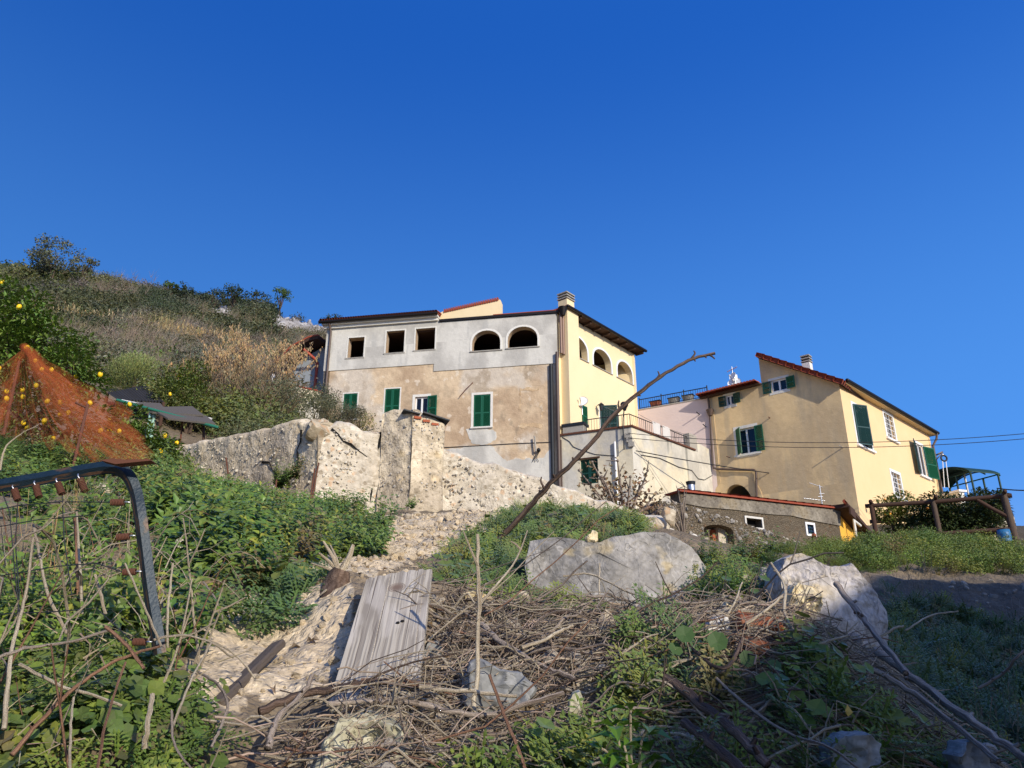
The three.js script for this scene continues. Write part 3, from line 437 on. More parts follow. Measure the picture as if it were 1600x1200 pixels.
// ------------------------------------------------------------------ terrace block and what is on it
{
  const yT = W3.on(985, 667)[1], by = Math.min(hgt(C0[0], C0[1]), hgt(kx[0], kx[2])) - 1.2, H = base('terrace_block', [kx[0], by, kx[2]]);
  tag(H, 'pale streaked terrace block with brown coping and railing between the two houses', 'building');
  const dr = W3.rect(907.2, 717, 934.6, 756), s4 = W4.on(1112, 740)[0], s4b = W4.on(1085, 699)[0], pier = W4.rect(1077.5, 681, 1085.5, 699);
  child(H, W3, 'wall', poly([[0, by], [3.216, by], [3.216, yT], [0, yT]], [rectHole(dr)], 0.3), M.streak);
  closedShutters(H, W3, dr, M.shutterDark, -0.1); child(H, W3, 'lintel', bx(dr.s0 - 0.1, dr.s1 + 0.1, dr.y1, dr.y1 + 0.06, 0.002, 0.04), M.wood);
  child(H, W4, 'wall', poly([[0.003, by], [s4, by], [s4, yT + 0.35], [s4b + 0.1, yT + 0.5], [s4b, yT], [0.003, yT]], [], 0.3), M.streak);
  child(H, W3, 'coping', bx(0, 3.3, yT, yT + 0.07, -0.35, 0.07), M.rust); child(H, W4, 'coping', bx(0.09, s4b, yT, yT + 0.07, -0.35, 0.07), M.rust);
  const c0 = W3.pos(0, 0), s = new THREE.Shape([[0, 0], [3.1, 0]].map(q => { const p = W3.pos(q[0], 0, -0.1); return new THREE.Vector2(p[0] - kx[0], -(p[2] - kx[2])); }).concat([[s4, 0], [s4, 0]].map((q, i) => { const p = i ? W2.pos(6.6, 0) : W4.pos(s4, 0, -0.1); return new THREE.Vector2(p[0] - kx[0], -(p[2] - kx[2])); })));
  mesh('floor_slab', new THREE.ExtrudeGeometry(s, { depth: 0.15, bevelEnabled: false }).rotateX(-Math.PI / 2).translate(0, yT - by - 0.3, 0), M.concrete, H);
  child(H, W4, 'pier', bx(pier.s0, pier.s1 + 0.2, yT + 0.0, yT + 0.78, -0.3, 0.003), M.concrete);
  // railing: handrail and thin uprights
  const yh = W3.on(986, 645)[1], rail = (w, a, b, n) => { child(H, w, 'handrail', bar([a, yh, -0.12], [b, yh, -0.12], 0.022), M.iron); for (let i = 0; i <= n; i++) { const q = lerp(a, b, i / n); child(H, w, 'baluster', bar([q, yT + 0.07, -0.12], [q, yh, -0.12], i % 8 ? 0.008 : 0.018, 4), M.iron); } };
  rail(W3, 1.2, 3.15, 16); rail(W4, 0.12, s4b + 0.3, 36);
  child(H, W3, 'planter_ledge', bx(0.1, 1.15, yT + 0.4, yT + 0.52, -0.6, 0.0), M.iron); child(H, W3, 'planter_ledge', bx(0.15, 1.1, yT + 0.07, yT + 0.4, -0.5, -0.05), M.concrete);
  pipePath(H, 'white_pipe', [W3.pos(2.5, W3.on(970, 690)[1], 0.09), W3.pos(2.5, by, 0.09)], 0.05, M.white);
  pipePath(H, 'drain_pipe', [W3.pos(0.1, yT - 0.2, 0.07), W3.pos(0.1, by, 0.07)], 0.03, M.pipeDark);
  pipePath(H, 'wall_cable', [[879, 683], [890, 690], [896, 698], [905, 702], [930, 710], [965, 713]].map(q => W3.pos(...W3.on(...q), 0.02)), 0.012, M.cable);
  pipePath(H, 'wall_cable', [[1001, 711], [1030, 716], [1060, 730], [1080, 735], [1090, 748], [1100, 750], [1112, 743]].map(q => W4.pos(...W4.on(...q), 0.03)), 0.014, M.cable);
  for (let i = 0; i < 3; i++) { const p = W3.on(981 + i * 3, 680 + i * 7); child(H, W3, 'meter_box', bx(p[0] - 0.12, p[0] + 0.12, p[1] - 0.12, p[1] + 0.08, 0.003, 0.1), M.concrete); }
  // laundry line along the rail
  const ln = mesh('clothes_line', tube(sag(W4.pos(0.4, yh + 0.02, 0.12), W4.pos(s4b - 0.2, yh + 0.02, 0.12), 0.12, 12).map(p => p), 0.008, 4), M.cable); tag(ln, 'thin sagging clothes line outside the terrace railing', 'clothes line');
  [[1022, 668], [1038, 676]].forEach((q, k) => { const p = W4.on(...q), g = new THREE.PlaneGeometry(0.62, 0.5, 10, 8), a = g.attributes.position; for (let i = 0; i < a.count; i++) a.setZ(i, 0.035 * Math.sin(a.getX(i) * 12 + k) * (0.6 - a.getY(i))); g.computeVertexNormals();
    const t = mesh('hanging_cloth', g, new THREE.MeshPhysicalMaterial({ color: 0xe8e4dc, roughness: 0.95, side: THREE.DoubleSide, transmission: 0.3, thickness: 0 })); W4.put(t, p[0], yh - 0.3, 0.13); tag(t, k ? 'pale cloth on the clothes line, farther from the street lamp' : 'pale cloth on the clothes line, nearer the street lamp', 'laundry'); });
  // pink wall behind, with its roof terrace railing
  const y6 = W6.on(1050, 632)[1], L6 = Math.hypot(9.6 - pe[0], -35.3 - pe[2]), b6 = W6.pos(0, 0);
  const Q = base('pink_building', [b6[0], by, b6[2]]); tag(Q, 'pink rendered building with a railed roof terrace squeezed between the houses', 'building');
  child(Q, W6, 'wall', poly([[0, by], [L6, by], [L6, y6], [0, y6]], [], 0.3), M.pink); child(Q, W6, 'roof', bx(0, L6, y6 - 0.25, y6 - 0.05, -4, -0.3), M.concrete); child(Q, W6, 'coping', bx(0, L6, y6, y6 + 0.05, -0.32, 0.03), M.concrete);
  const y7 = W6.on(1094, 606)[1], n = 30; child(Q, W6, 'handrail', bar([0.05, y7, -0.1], [L6 - 0.1, y7, -0.1], 0.025), M.iron); child(Q, W6, 'handrail', bar([0.05, y6 + 0.14, -0.1], [L6 - 0.1, y6 + 0.14, -0.1], 0.018), M.iron);
  for (let i = 0; i <= n; i++) { const q = lerp(0.05, L6 - 0.1, i / n); child(Q, W6, 'baluster', bar([q, y6 + 0.05, -0.1], [q, i % 10 ? y7 : y7 + 0.1, -0.1], i % 10 ? 0.01 : 0.03, 4), M.iron); }
  for (const q of [[1093, 648], [1103, 667]]) { const p = W6.on(...q); child(Q, W6, 'wall_hook', bar([p[0], p[1], 0], [p[0], p[1] + 0.02, 0.42], 0.025), M.iron); }
  [[1020, 632, M.terracotta, 'wicker brown planter box at the left end of the pink roof terrace'], [1049, 627, M.concrete, 'pale long planter in the middle of the pink roof terrace'], [1071, 620, M.concrete, 'pale long planter at the right end of the pink roof terrace']].forEach(([px, py, m, label]) => { const p = W6.on(px, py), o = base('planter', W6.pos(p[0], y6 + 0.05, -0.42), W6.turn); const s2 = new THREE.CylinderGeometry(0.3, 0.22, 0.4, 4, 1).rotateY(Math.PI / 4).scale(1.3, 1, 0.8).translate(0, 0.2, 0); mesh('pot', s2, m, o); mesh('soil', box(0.6, 0.05, 0.34, 0, 0.4, 0), M.dark, o); tag(o, label, 'planter'); });
}

// ------------------------------------------------------------------ right house
{
  const by = 7.0, H = base('yellow_house', [rc[0], by, rc[2]]); tag(H, 'tall yellow farmhouse with tan gable front, green shutters and red tile roof', 'house');
  const sJ = W5.on(1187.5, 580)[0], yTop = W5.on(1187.5, 559.5)[1], yCor = W5.on(1322, 598)[1], yLow = W5.on(1185, 603)[1], yLow0 = W5.on(1106, 622)[1], y0 = 5.0;
  const q1 = W5.rect(1124.5, 617, 1158, 633), q2 = W5.rect(1205, 592.5, 1230, 611), qm = W5.rect(1152, 668.5, 1181.5, 709), e1 = { ...q1, s0: lerp(q1.s0, q1.s1, 0.3), s1: lerp(q1.s0, q1.s1, 0.67) };
  const a = W5.rect(1124, 757, 1177, 780); a.y0 = y0 + 0.2;
  child(H, W5, 'wall', poly([[0, y0], [6.24, y0], [6.24, yCor], [sJ, yTop], [sJ, yLow], [0, yLow0]], [rectHole(e1), rectHole(q2), rectHole(qm), archHole(a.s0, a.s1, a.y0, a.y1, 0.32, 16)], 0.35), M.tan);
  child(H, W5, 'arch_surround', poly(archHole(a.s0, a.s1, a.y0, a.y1, 0.32, 16, 0.45).map(p => [p[0], Math.max(p[1], y0)]), [archHole(a.s0, a.s1, a.y0, a.y1, 0.32, 16, 0.002)], 0.03), M.tan, 0.032);
  casement(H, W5, e1, 0.12); casement(H, W5, q2, 0.12); casement(H, W5, qm, 0.16, M.white, 1);
  for (const r of [e1, q2]) surround(H, W5, r, 0.12, M.paleTrim, 0.014);
  surround(H, W5, qm, 0.14, M.paleTrim, 0.012);
  const sh = (r, dir, w, open, m = M.shutter) => leafShutter(H, W5, dir < 0 ? r.s0 : r.s1, r.y0, w, r.y1 - r.y0, open, 0.035, m, dir < 0);
  sh(e1, -1, 0.36, 0.1, M.shutterDark); sh(e1, 1, 0.36, 0.15, M.shutterDark); sh(q2, -1, 0.4, 0.08, M.shutterDark); sh(q2, 1, 0.4, 0.12); 
  leafShutter(H, W5, qm.s0, qm.y0, (qm.s1 - qm.s0) / 2, qm.y1 - qm.y0, 0.75, 0.02); sh(qm, 1, (qm.s1 - qm.s0) / 2 * 0.9, 0.1).position.x -= 0; child(H, W5, 'sill', bx(qm.s0 - 0.2, qm.s1 + 0.2, qm.y0 - 0.09, qm.y0 - 0.003, -0.1, 0.07), M.paleTrim);
  // yellow long side
  const s7 = W7.on(1456, 700)[0], yE = (W7.on(1324, 599)[1] + W7.on(1454, 677.5)[1]) / 2 - 0.22;
  const v1 = W7.rect(1337, 640, 1357, 697), v2 = W7.rect(1384, 650, 1396.6, 685), v3 = W7.rect(1434.5, 697, 1445, 742), v4 = W7.rect(1395.5, 741, 1408.5, 777);
  child(H, W7, 'wall', poly([[0.003, y0], [s7, y0], [s7, yE], [0.003, yE]], [v1, v2, v3, v4].map(rectHole), 0.35), wallMat(TX.yellow, 4, 4, 0.004, { color: 0xfff2e6 }));
  for (const r of [v1, v2, v3, v4]) { surround(H, W7, r, 0.13, M.white, 0.02); child(H, W7, 'sill', bx(r.s0 - 0.2, r.s1 + 0.2, r.y0 - 0.1, r.y0 - 0.003, -0.1, 0.1), M.white); }
  for (const r of [v2, v4]) { casement(H, W7, r, 0.2); grille(H, W7, r, M.white); }
  casement(H, W7, v3, 0.1, M.white, 1); casement(H, W7, v1, 0.16);
  { const w = (v1.s1 - v1.s0) / 2; leafShutter(H, W7, v1.s0, v1.y0, w, v1.y1 - v1.y0, 0.45, 0.03, M.shutterBlue); leafShutter(H, W7, v1.s1, v1.y0, w, v1.y1 - v1.y0, 0.2, 0.03, M.shutterBlue, true); }
  { const w = (v3.s1 - v3.s0) * 0.85; leafShutter(H, W7, v3.s0, v3.y0, w, v3.y1 - v3.y0, 2.9, 0.04, M.shutterBlue); leafShutter(H, W7, v3.s1, v3.y0, w, v3.y1 - v3.y0, 2.9, 0.04, M.shutter, true); }
  // other walls and the roofs
  const f = W7.pos(s7, 0), nb = W5.pos(0, 0), bk = [f[0] + (nb[0] - rc[0]), 0, f[2] + (nb[2] - rc[2])], jp = W5.pos(sJ, 0);
  const wB = new Wall(f[0], f[2], bk[0] - f[0], bk[2] - f[2]), wL = new Wall(bk[0], bk[2], nb[0] - bk[0], nb[2] - bk[2]); child(H, wB, 'wall', poly([[0, y0], [6.24, y0], [6.24, yLow0], [6.24 - sJ, yLow], [6.24 - sJ, yTop], [0, yE]], [], 0.3), M.tan); child(H, wL, 'wall', poly([[0, y0], [s7, y0], [s7, yLow0], [0, yLow0]], [], 0.3), M.tan);
  const wJ = new Wall(jp[0] + W7.ux * s7, jp[2] + W7.uz * s7, -W7.ux, -W7.uz); child(H, wJ, 'wall', poly([[0, yLow - 0.5], [s7 - 0.36, yLow - 0.5], [s7 - 0.36, yTop], [0, yTop]], [], 0.25), M.tan, -0.01);
  // main roof: slopes along the gable down to the long side; tiles show at the verge
  const roofPlane = (sA, yA, sB, yB, name, ex) => { const dx = sB - sA, dy = yB - yA, L = Math.hypot(dx, dy), nx = -dy / L, ny = dx / L, g = poly([[sA - dx / L * 0.05, yA - dy / L * 0.05], [sB + dx / L * ex, yB + dy / L * ex], [sB + dx / L * ex + nx * 0.07, yB + dy / L * ex + ny * 0.07], [sA - dx / L * 0.05 + nx * 0.07, yA - dy / L * 0.05 + ny * 0.07]], [], s7 + 0.5); const o = child(H, W5, name, g, M.wood, 0.2);
    const n = Math.round(L / 0.36), tl = []; for (let i = 0; i < n; i++) { const t = (i + 0.5) / n, x = lerp(sA, sB + dx / L * ex, t) + nx * 0.1, y = lerp(yA, yB + dy / L * ex, t) + ny * 0.1, ang = Math.atan2(dy, dx); for (let k = 0; k < 5; k++) tl.push(new THREE.CylinderGeometry(0.1, 0.12, L / n * 1.15, 7, 1, false, 0, Math.PI).rotateY(Math.PI / 2).rotateZ(Math.PI / 2).rotateX(0).rotateZ(ang + 0.04).translate(x, y, 0.14 - k * 0.24)); }
    const tm = mesh('roof_tile', merge(tl), M.tile, o); tm.userData.kind = 'stuff'; return o; };
  roofPlane(sJ, yTop + 0.02, 6.24, yCor + 0.0, 'roof', 0.22); 
  { const g = child(H, W5, 'roof', poly([[-0.25, yLow0 - 0.02], [sJ - 0.01, yLow - 0.0], [sJ - 0.01, yLow + 0.07], [-0.25, yLow0 + 0.05]], [], 5), M.wood, 0.28), tl = [], n = 20; for (let i = 0; i < n; i++) { const t = (i + 0.5) / n; for (let k = 0; k < 4; k++) tl.push(new THREE.CylinderGeometry(0.09, 0.11, 0.45, 7, 1, false, 0, Math.PI).rotateZ(Math.PI / 2).rotateY(Math.PI / 2).translate(lerp(-0.25, sJ - 0.05, t), lerp(yLow0, yLow, t) + 0.07, 0.1 - k * 0.4)); } mesh('roof_tile', merge(tl), M.tile, g).userData.kind = 'stuff'; }
  child(H, W7, 'eaves', bx(0.05, s7 + 0.25, yE - 0.02, yE + 0.06, -0.2, 0.30), wallMat(TX.tan, 8, 9)); child(H, W7, 'gutter', bar([0.02, yE + 0.10, 0.36], [s7 + 0.3, yE + 0.10, 0.36], 0.085, 8), M.gutter);
  pipePath(H, 'downpipe', [W7.pos(s7 + 0.1, yE + 0.05, 0.36), W7.pos(s7 + 0.05, yE - 0.25, 0.3), W7.pos(s7 - 0.06, yE - 0.6, 0.1), W7.pos(s7 - 0.06, y0, 0.1)], 0.06, M.pipeDark);
  // pipes on the gable front
  { const pt = (px, py, o = 0.1) => W5.pos(...W5.on(px, py), o); pipePath(H, 'downpipe', [pt(1108, 622), pt(1111, 648), pt(1115.5, 726), pt(1117, 732), pt(1121, 733.5), pt(1180, 735), pt(1183, 738), pt(1184.5, 795)], 0.055, M.pipeDark); const h = W5.on(1111.5, 646); const hp = mesh('hopper', new THREE.CylinderGeometry(0.2, 0.1, 0.3, 8), M.pipeDark, H), q = W5.pos(h[0], h[1], 0.13); hp.position.set(q[0] - rc[0], q[1] - by, q[2] - rc[2]);
    const k = W5.on(1317, 699.5); pipePath(H, 'iron_rod', [W5.pos(k[0], k[1], -0.1), W5.pos(k[0], k[1], 0.4)], 0.022, M.steel); const k2 = W5.on(1203, 653), k3 = W5.on(1140, 715); pipePath(H, 'iron_rod', [W5.pos(k2[0], k2[1], -0.1), W5.pos(k2[0], k2[1], 0.14)], 0.022, M.rust); pipePath(H, 'iron_rod', [W5.pos(k3[0], k3[1], -0.1), W5.pos(k3[0], k3[1], 0.3)], 0.02, M.rust); }
  { const c = W5.off(-1.2).on(1262, 576), p = W5.pos(c[0], c[1] - 0.3, -1.2); chimney(H, p, W5.turn, 0.36, 0.36, 0.95, M.paleTrim); }
  { const p = W7.on(1352, 792); child(H, W7, 'wall_lamp', merge([bar([p[0], p[1], 0], [p[0], p[1] + 0.06, 0.3], 0.03), new THREE.SphereGeometry(0.09, 10, 8).translate(p[0], p[1], 0.32)]), M.white); }
}
// ------------------------------------------------------------------ ruined garden walls
TX.rubble = tex(1024, 1024, per((u, v) => {                                            // 3 m of lime mortar and small stones
  const x = u * 40, y = v * 46; let a = 9, b = 9, id = 0; const ix = Math.floor(x), iy = Math.floor(y);
  for (let j = -1; j < 2; j++) for (let i = -1; i < 2; i++) { const cx = ix + i + h3(ix + i, iy + j, 1), cy = iy + j + h3(ix + i, iy + j, 2); const d = Math.hypot(x - cx, y - cy); if (d < a) { b = a; a = d; id = h3(ix + i, iy + j, 3); } else if (d < b) b = d; }
  const g = step(0.04, 0.22, b - a), big = fbm(u * 5, v * 5, 4, 92);
  let c = mixc([214, 204, 184], [190, 177, 155], big), s = id > 0.85 ? [206, 172, 136] : mixc([236, 226, 204], [184, 170, 146], id);
  c = mixc(c, s, g * 0.75 * step(0.3, 0.55, n2(u * 11, v * 11, 99))); if (id < 0.04) c = mixc(c, [152, 138, 116], g * 0.7);
  const n = 46 * (fbm(x * 1.3, y * 1.3, 4, 93) - 0.5) - 22 * step(0.80, 0.86, n2(x * 1.1, y * 1.1, 94)); return [c[0] + n, c[1] + n, c[2] + n];
}));
TX.greyRender = tex(512, 512, per((u, v) => { const x = u * 3, y = v * 3; let c = mixc([226, 217, 198], [184, 175, 160], step(0.3, 0.7, fbm(x * 1.7, y * 1.7, 5, 95))); c = mixc(c, [226, 208, 174], step(0.58, 0.7, fbm(x * 2.3, y * 2.3, 4, 96)) * 0.7); const n = 56 * (fbm(x * 14, y * 14, 3, 97) - 0.5) - 34 * step(0.76, 0.84, n2(x * 26, y * 26, 98)); return [c[0] + n, c[1] + n, c[2] + n]; }));
const MR = { rubble: wallMat(TX.rubble, 3, 3, 0.03), greyRubble: wallMat(TX.greyRender, 3, 3, 0.03, { color: 0xfff6e6 }), shedStone: wallMat(TX.rubble, 3, 3, 0.06, { color: 0x8f887d }) };
MR.rubble.bumpMap = rep(T.bumpRock, 1.3, 1.3); MR.shedStone.bumpMap = rep(T.rubble, 0.7, 0.7); MR.shedStone.bumpScale = 0.03; MR.greyRubble.bumpMap = rep(T.bumpRock, 1.4, 1.4);
function roughWall(w, top, yb, thick, amp = 0.05, cell = 0.07, seed = 1, jag = 0.06) {      // wall with a broken top, closed all round
  const s0 = top[0][0], s1 = top[top.length - 1][0], ns = Math.max(4, Math.round((s1 - s0) / cell)), hm = Math.max(...top.map(t => t[1])) - yb, ny = Math.max(4, Math.round(hm / cell)), nt = 5, P = [], U = [], I = [];
  const tp = s => { let i = 0; while (i < top.length - 2 && s > top[i + 1][0]) i++; const t = clamp((s - top[i][0]) / (top[i + 1][0] - top[i][0])); return lerp(top[i][1], top[i + 1][1], t); };
  const loop = ny + 1 + nt + 4;
  const add = (s, y, o, u, v) => { const d = fbm3(s * 2.2, y * 2.2, o * 2.2, 4, seed) - 0.5, e = fbm3(s * 9, y * 9, o * 9, 3, seed + 5) - 0.5; const p = w.pos(s + d * amp * 0.6, y + e * amp * 0.5, o + (d * 2.2 + e * 0.9) * amp); P.push(...p); U.push(u, v); };
  for (let i = 0; i <= ns; i++) {
    const s = lerp(s0, s1, i / ns), h = tp(s) + (fbm(s * 4, seed, 3, seed + 9) - 0.5) * jag * 2;
    for (let j = 0; j <= ny; j++) { const y = lerp(yb, h, j / ny); add(s, y, 0, s, y); }
    for (let j = 1; j <= nt; j++) add(s, h + 0.3 * thick * Math.sin(j / nt * Math.PI) * 0.5, -thick * j / nt, s, h + thick * j / nt);
    for (let j = 1; j <= 4; j++) add(s, lerp(h, yb, j / 4), -thick, s, lerp(h, yb, j / 4));
  }
  for (let i = 0; i < ns; i++) for (let j = 0; j < loop - 1; j++) { const p = i * loop + j, q = p + loop; I.push(p, q, p + 1, p + 1, q, q + 1); }
  for (const e of [0, ns]) { const c = P.length / 3, o = e * loop; let m = [0, 0, 0]; for (let j = 0; j < loop; j++) for (let k = 0; k < 3; k++) m[k] += P[(o + j) * 3 + k] / loop; P.push(...m); U.push(0, 0); for (let j = 0; j < loop - 1; j++) if (e) I.push(c, o + j, o + j + 1); else I.push(c, o + j + 1, o + j); }
  const g = new THREE.BufferGeometry(); g.setAttribute('position', new THREE.Float32BufferAttribute(P, 3)); g.setAttribute('uv', new THREE.Float32BufferAttribute(U, 2)); g.setIndex(I); g.computeVertexNormals(); return { g, tp };
}
const unit = [1, 2, 3, 4, 5].map(k => stoneGeo(k * 17, 1, 0.1, 8));
const MS = mat(0xffffff, { roughness: 0.95, bumpMap: rep(T.bumpRock, 1, 1), bumpScale: 0.01 });
function wallStones(parent, w, tp, s0, s1, yb, n, r, seed, cols = [[0.74, 0.68, 0.56], [0.58, 0.52, 0.42]]) {     // pebbles and stones standing out of the mortar
  const q = rng(seed), lists = unit.map(() => []);
  for (let i = 0; i < n; i++) { const s = lerp(s0, s1, q()), y = lerp(yb, tp(s) - 0.03, q()), z = r[0] + (r[1] - r[0]) * Math.pow(q(), 2.2), p = w.pos(s, y, z * 0.1 - parent.userData.o || 0); lists[i % 5].push([[p[0] - parent.position.x, p[1] - parent.position.y, p[2] - parent.position.z], [q() * 6, q() * 6, q() * 6], [z * (0.8 + 0.7 * q()), z * 0.7, z], mixc(cols[0], cols[1], q())]); }
  lists.forEach((l, i) => { scatter('rubble_stone', unit[i], MS, l, parent); });
}
function ruin(name, label, w, top, yb, thick, m, o = {}) {
  const c = w.pos((top[0][0] + top[top.length - 1][0]) / 2, yb, -thick / 2), H = base(name, c); const { g, tp } = roughWall(w, top, yb, thick, o.amp || 0.05, o.cell || 0.07, o.seed || 1, o.jag ?? 0.06); g.translate(-c[0], -c[1], -c[2]);
  mesh('masonry', g, m, H); if (o.n) wallStones(H, w, tp, top[0][0], top[top.length - 1][0], yb, o.n, o.r || [0.02, 0.07], (o.seed || 1) * 7, o.cols); return tag(H, label, o.cat || 'wall');
}
const kp = at(492, 740, 12.2), lp = at(270, 720, 15.2), WL = new Wall(kp[0], kp[2], kp[0] - lp[0], kp[2] - lp[2]), WR = new Wall(kp[0], kp[2], ...dirAz(66));
const stone = (name, label, p, s, r, m, seed, o = {}) => { const g = stoneGeo(seed, o.d || 3, o.rough || 0.09, o.cuts || 11), t = mesh(name, boxUV(g.scale(...s)), m); t.position.set(...p); t.rotation.set(...r); tag(t, label, o.cat || 'stone', o.group); return t; };
const MRock = { pale: wallMat(TX.rubble, 3, 3, 0.03, { color: 0xe9e4da }) };
{
  const L = [[275, 697], [309, 690], [361, 681], [388, 674], [415, 671], [446, 663], [464, 655], [476, 660], [494, 664]].map(q => WL.on(...q)); L[L.length - 1][0] = 0.0;
  const W = ruin('ruined_wall', 'long grey left run of the cracked ruined garden wall behind the weeds', WL, L, WL.on(440, 815)[1] - 0.5, 0.5, MR.greyRubble, { seed: 3, n: 700, r: [0.008, 0.03], amp: 0.045 });
  const Rp = [[492, 664], [518, 669], [530, 660], [548, 665], [566, 671], [600, 676]].map(q => WR.on(...q)); Rp[0][0] = 0.03;
  const V = ruin('ruined_wall', 'sunlit yellowish end of the ruined garden wall with open cracks beside the pillar', WR, Rp, WR.on(540, 815)[1] - 0.5, 0.5, MR.rubble, { seed: 4, n: 260, r: [0.01, 0.035], amp: 0.06 });
  // open cracks: dark slots cut as narrow gaps lined with shadow (recessed strips)
  const crack = (w, pts, wd, o) => { const a = pts.map((q, i) => { const p = w.on(...q); return w.pos(p[0], p[1], o); }); const t = []; for (let i = 0; i < a.length; i++) t.push(wd * (0.6 + 0.4 * Math.sin(i * 2.3 + 1))); return tube(a, t, 5); };
  for (const [o, w, pts, wd] of [[V, WR, [[518, 670], [528, 678], [536, 689], [548, 694], [560, 704], [576, 716]], 0.022], [V, WR, [[595, 676], [591, 700], [586, 728], [581, 760], [578, 785]], 0.03], [W, WL, [[471, 672], [470, 690], [464, 703], [466, 715], [465, 728]], 0.025], [W, WL, [[410, 722], [421, 722], [426, 735], [434, 741]], 0.025], [W, WL, [[434, 790], [441, 782], [448, 796], [458, 803]], 0.035]]) { const g = crack(w, pts, wd, 0.005); g.translate(-o.position.x, -o.position.y, -o.position.z); mesh('crack', g, M.dark, o); }
  // loose blocks along the broken top
  const q = rng(5); const spots = [[500, 662, 0.3, WR, 0.0], [534, 664, 0.2, WR, 0.1], [546, 668, 0.13, WR, 0.1], [565, 676, 0.14, WR, 0.1], [466, 658, 0.17, WL, 0.1], [452, 664, 0.12, WL, 0.1], [412, 673, 0.07, WL, 0], [402, 676, 0.08, WL, 0], [585, 680, 0.1, WR, 0]];
  const lab = ['largest pale block lying on the corner of the ruined wall', 'pale block right of the largest one on the wall top', 'small block on the wall top left of the tufted gap', 'small low block near the right end of the wall top', 'rounded block on the wall top left of the corner block', 'small block farther left of the corner on the wall top', 'small white stone, right one of a pair on the left wall top', 'small white stone, left one of a pair on the left wall top', 'last small stone on the wall top next to the pillar'];
  spots.forEach(([px, py, s, w], i) => { const p = w.on(px, py); stone('wall_block', lab[i], w.pos(p[0], p[1] - s * 0.15, -0.2), [s * 1.25, s * 0.72, s], [q() * 0.4, q() * 6, q() * 0.4], MRock.pale, 100 + i, { d: 3 }); });
}
const pp = at(642, 720, 12.3), WPl = new Wall(pp[0] - 0.62 * Math.sin(1.13), pp[2] - 0.62 * Math.cos(1.13), Math.sin(1.13), Math.cos(1.13)), WPr = new Wall(pp[0], pp[2], ...dirAz(72)), WS = (() => { const p = WPr.pos(0.5, 0, -0.25); return new Wall(p[0], p[2], ...dirAz(82)); })();
{
  // gate pillar with slates on top
  const yb = WPr.on(640, 800)[1] - 0.5, H = base('gate_pillar', WPr.pos(0.25, yb, -0.3)); tag(H, 'broken square masonry pillar with slate cap in the middle of the ruined wall', 'pillar');
  const add = (n, w, top, th, m, sd) => { const { g, tp } = roughWall(w, top, yb, th, 0.05, 0.06, sd, 0.03); g.translate(-H.position.x, -H.position.y, -H.position.z); mesh(n, g, m, H); return tp; };
  const yl = WPl.on(614, 645)[1], yr = WPr.on(660, 648)[1], e = WPr.on(695, 664);
  const t1 = add('masonry', WPl, [[0, yl], [0.25, yl + 0.05], [0.61, yr + 0.08]], 0.35, MR.greyRubble, 8), t2 = add('masonry', WPr, [[0, yr + 0.06], [0.3, yr], [e[0], e[1]]], 0.45, MR.greyRubble, 9);
  wallStones(H, WPr, t2, 0, e[0], yb, 160, [0.008, 0.03], 51); wallStones(H, WPl, t1, 0, 0.6, yb, 90, [0.01, 0.035], 52, [[0.4, 0.37, 0.32], [0.5, 0.46, 0.4]]);
  const sl = (px0, py0, px1, py1, o) => { const a = WPr.on(px0, py0), b = WPr.on(px1, py1), L = Math.hypot(b[0] - a[0], b[1] - a[1]); const s = mesh('slate', box(L, 0.022, 0.42), M.iron, H); WPr.put(s, (a[0] + b[0]) / 2, (a[1] + b[1]) / 2, o); s.rotation.order = 'YXZ'; s.rotation.z = Math.atan2(b[1] - a[1], b[0] - a[0]); return s; };
  sl(630, 641, 656, 648, -0.15); sl(660, 646, 701, 659, -0.12);
  const br = mesh('brick_course', merge([0, 1, 2].map(i => box(0.12, 0.04, 0.1, 0.08 + i * 0.15, yr - 0.06 - i * 0.045, -0.03))), M.terracotta, H); WPr.put(br);
}
{
  const top = [[690, 700], [717, 712], [744, 722], [774, 727], [796, 734], [850, 749], [876, 762], [920, 778], [948, 786], [968, 794], [1010, 806], [1045, 812]].map(q => WS.on(...q));
  ruin('ruined_wall', 'bright rubble wall stepping down to the right of the pillar', WS, top, WS.on(850, 840)[1] - 0.6, 0.5, MR.rubble, { seed: 6, n: 1500, r: [0.008, 0.036], amp: 0.07, jag: 0.05 });
}
